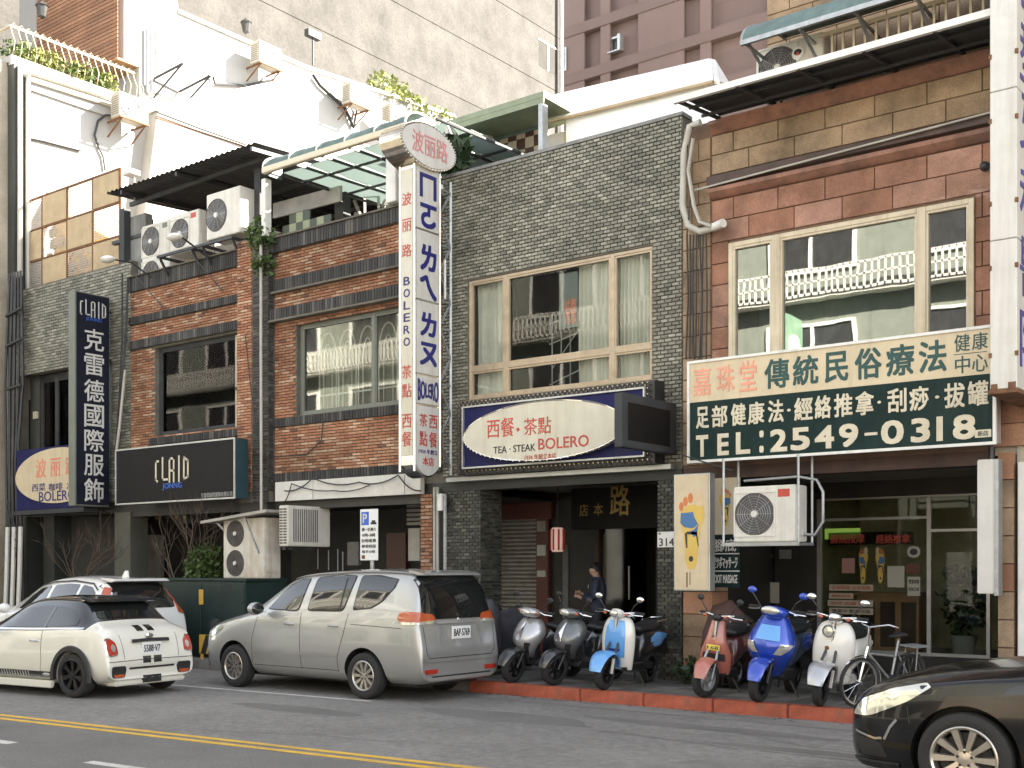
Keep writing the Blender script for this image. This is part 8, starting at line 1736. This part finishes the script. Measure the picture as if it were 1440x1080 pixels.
MB().cyl((XA(521, pY), pY + .04, SW), (XA(521, pY), pY + .04, z0 + .3), .035, n=12).build('pole', 'galv', ps, smooth=40); MB().box(p0, p1, pY - .01, pY, z0, z1).build('plate', 'plate_white', ps, bevel=.004)
w_ = p1 - p0; h_ = z1 - z0; MB().box(p0 + w_ * .08, p0 + w_ * .50, pY - .013, pY - .0105, z1 - h_ * .31, z1 - h_ * .05).build('blue_square', 'blue_ink', ps)
tx(ps, 'lettering', 'white_ink', [('P', p0 + w_ * .18, p0 + w_ * .40, z1 - h_ * .27, z1 - h_ * .09, .04)], pY - .0135)
tx(ps, 'lettering', 'black_ink', [('週一至週六', p0 + w_ * .10, p0 + w_ * .9, z1 - h_ * .43, z1 - h_ * .36, .01), ('07時~20時', p0 + w_ * .14, p0 + w_ * .86, z1 - h_ * .54, z1 - h_ * .47, .01), ('計時收費', p0 + w_ * .10, p0 + w_ * .9, z1 - h_ * .65, z1 - h_ * .58, .01), ('停車時段', p0 + w_ * .10, p0 + w_ * .9, z1 - h_ * .76, z1 - h_ * .69, .01), ('每半小時', p0 + w_ * .12, p0 + w_ * .85, z1 - h_ * .86, z1 - h_ * .80, .01)], pY - .0105)
b = MB(); b.box(p0 + w_ * .60, p0 + w_ * .92, pY - .0125, pY - .0105, z1 - h_ * .30, z1 - h_ * .26).box(p0 + w_ * .66, p0 + w_ * .86, pY - .0125, pY - .0105, z1 - h_ * .26, z1 - h_ * .22).build('car_symbol', 'black_ink', ps); MB().box(p0 + w_ * .10, p0 + w_ * .28, pY - .0125, pY - .0105, z0 + h_ * .03, z0 + h_ * .10).build('tow_symbol', 'rust', ps)
# striped barrier and bare tree, shrub
bY = 13.0; bb0, bb1 = XA(280, bY), XA(303, bY); br = thing('striped_barrier', 'low yellow and black striped barrier just in front of the van nose', 'barrier', ((bb0 + bb1) / 2, bY, SW)); zt = ZY(290, 893, bY); MB().box(bb0, bb1, bY, bY + .06, SW + .1, zt).bar((bb0 + .05, bY + .03, 0), (bb0 + .05, bY + .03, SW + .2), .05, .05).bar((bb1 - .05, bY + .03, 0), (bb1 - .05, bY + .03, SW + .2), .05, .05).build('board', 'line_yellow', br)
for k in range(2): u = bb0 + (bb1 - bb0) * (.1 + .45 * k); MB().prism([(u, SW + .1), (u + .14, SW + .1), (u + .28, zt), (u + .14, zt)], bY - .004, bY, 'y').build('black_stripe', 'black_ink', br)
MB().cyl((bb1 - .05, bY + .02, zt + .15), (bb1 - .05, bY + .08, zt + .15), .14, n=18).build('round_reflector', 'steel_dark', br)
def branch(mb, p, d, l, r, g, dep_):
    q = [Vector(p)]; dd = Vector(d).normalized(); n = 4
    for i in range(n): dd = (dd + Vector((g.uniform(-.25, .25), g.uniform(-.2, .2), g.uniform(-.08, .16)))).normalized(); q.append(q[-1] + dd * l / n)
    mb.tube(q, [r * (1 - .5 * i / n) for i in range(n + 1)], 5)
    if dep_ > 0:
        for k in range(3 if dep_ > 1 else 2): s = q[g.randint(2, n)]; branch(mb, s, (dd + Vector((g.uniform(-1, 1), g.uniform(-.6, .6), g.uniform(-.2, .7)))).normalized(), l * g.uniform(.55, .8), r * .55, g, dep_ - 1)
for px, lab, sd_, hh in ((258, 'leafless small tree with thin twisting branches behind the green cabinet', 3, 1.0), (112, 'leafless sapling with spreading twigs in front of the roller shutter behind the white crossover', 9, .8)):
    y = 14.05; x = XA(px, y); g = random.Random(sd_); t = thing('bare_tree', lab, 'tree', (x, y, SW)); b = MB(); b.tube([(x, y, SW), (x + .03, y, .8), (x - .02, y, 1.35)], [.05, .04, .03], 7).build('trunk', 'bark', t, smooth=50); b = MB()
    for k in range(6): branch(b, (x - .02, y, 1.2 + .04 * k), (g.uniform(-1.3, 1.1), g.uniform(-.3, .2), g.uniform(.5, 1.2)), 1.0 * hh, .02, g, 3)
    b.build('branches', 'bark', t, smooth=50)
x, y = XA(290, 14.15), 14.15; sh_ = thing('conifer_shrub', 'soft green feathery shrub between the bare branches and the rusty air conditioner', 'plant', (x, y, SW)); b = MB(); g = random.Random(6); leaves(b, (x, y, 1.88), (.40, .28, .36), 900, .10, 2); leaves(b, (x - .1, y, 1.70), (.5, .3, .25), 600, .10, 5); b.build('foliage', 'leaf', sh_, fix=False); MB().tube([(x, y, SW), (x, y, 1.7)], .04).build('stem', 'bark', sh_); MB().lathe([(.001, 0), (.2, 0), (.26, .4), (.22, .4), (.001, .38)], (x, y, SW), n=16).build('pot', 'concrete_grey', sh_, smooth=40)
x, y = XA(976, 14.3), 14.3; wd2 = thing('weed_clump', 'clump of weeds at the foot of the stone pier beside the salmon scooter', 'plant', (x, y, SW)); b = MB(); leaves(b, (x, y, SW + .16), (.28, .15, .18), 160, .12, 8); b.build('foliage', 'leaf_dark', wd2, fix=False)
# covered stack beside the salmon scooter
x, y = XA(1012, 14.2), 14.2; cs2 = thing('covered_motorcycle', 'motorcycle under a brown cloth behind the salmon scooter', 'motorcycle', (x, y + .3, SW)); secs = []; g = random.Random(21)
for i, (yy, cz, rx, rz_) in enumerate(crom([(-.75, .2, .10, .15), (-.55, .50, .25, .45), (-.30, .60, .34, .56), (-.05, .52, .30, .48), (.4, .45, .26, .42), (.8, .3, .16, .26)], 4)):
    secs.append([(x + rx * (1 + .05 * math.sin(a * 9 + i)) * math.cos(a), y + .5 + yy, max(SW + .05, SW + cz + rz_ * (1 + .04 * math.sin(a * 7 - i)) * math.sin(a))) for a in [2 * math.pi * k / 24 for k in range(24)]])
mat('cloth_brown', (.07, .035, .028), .85, var=.3, bump=.3, bscale=10); MB().loft(secs).build('cover', 'cloth_brown', cs2, smooth=70)
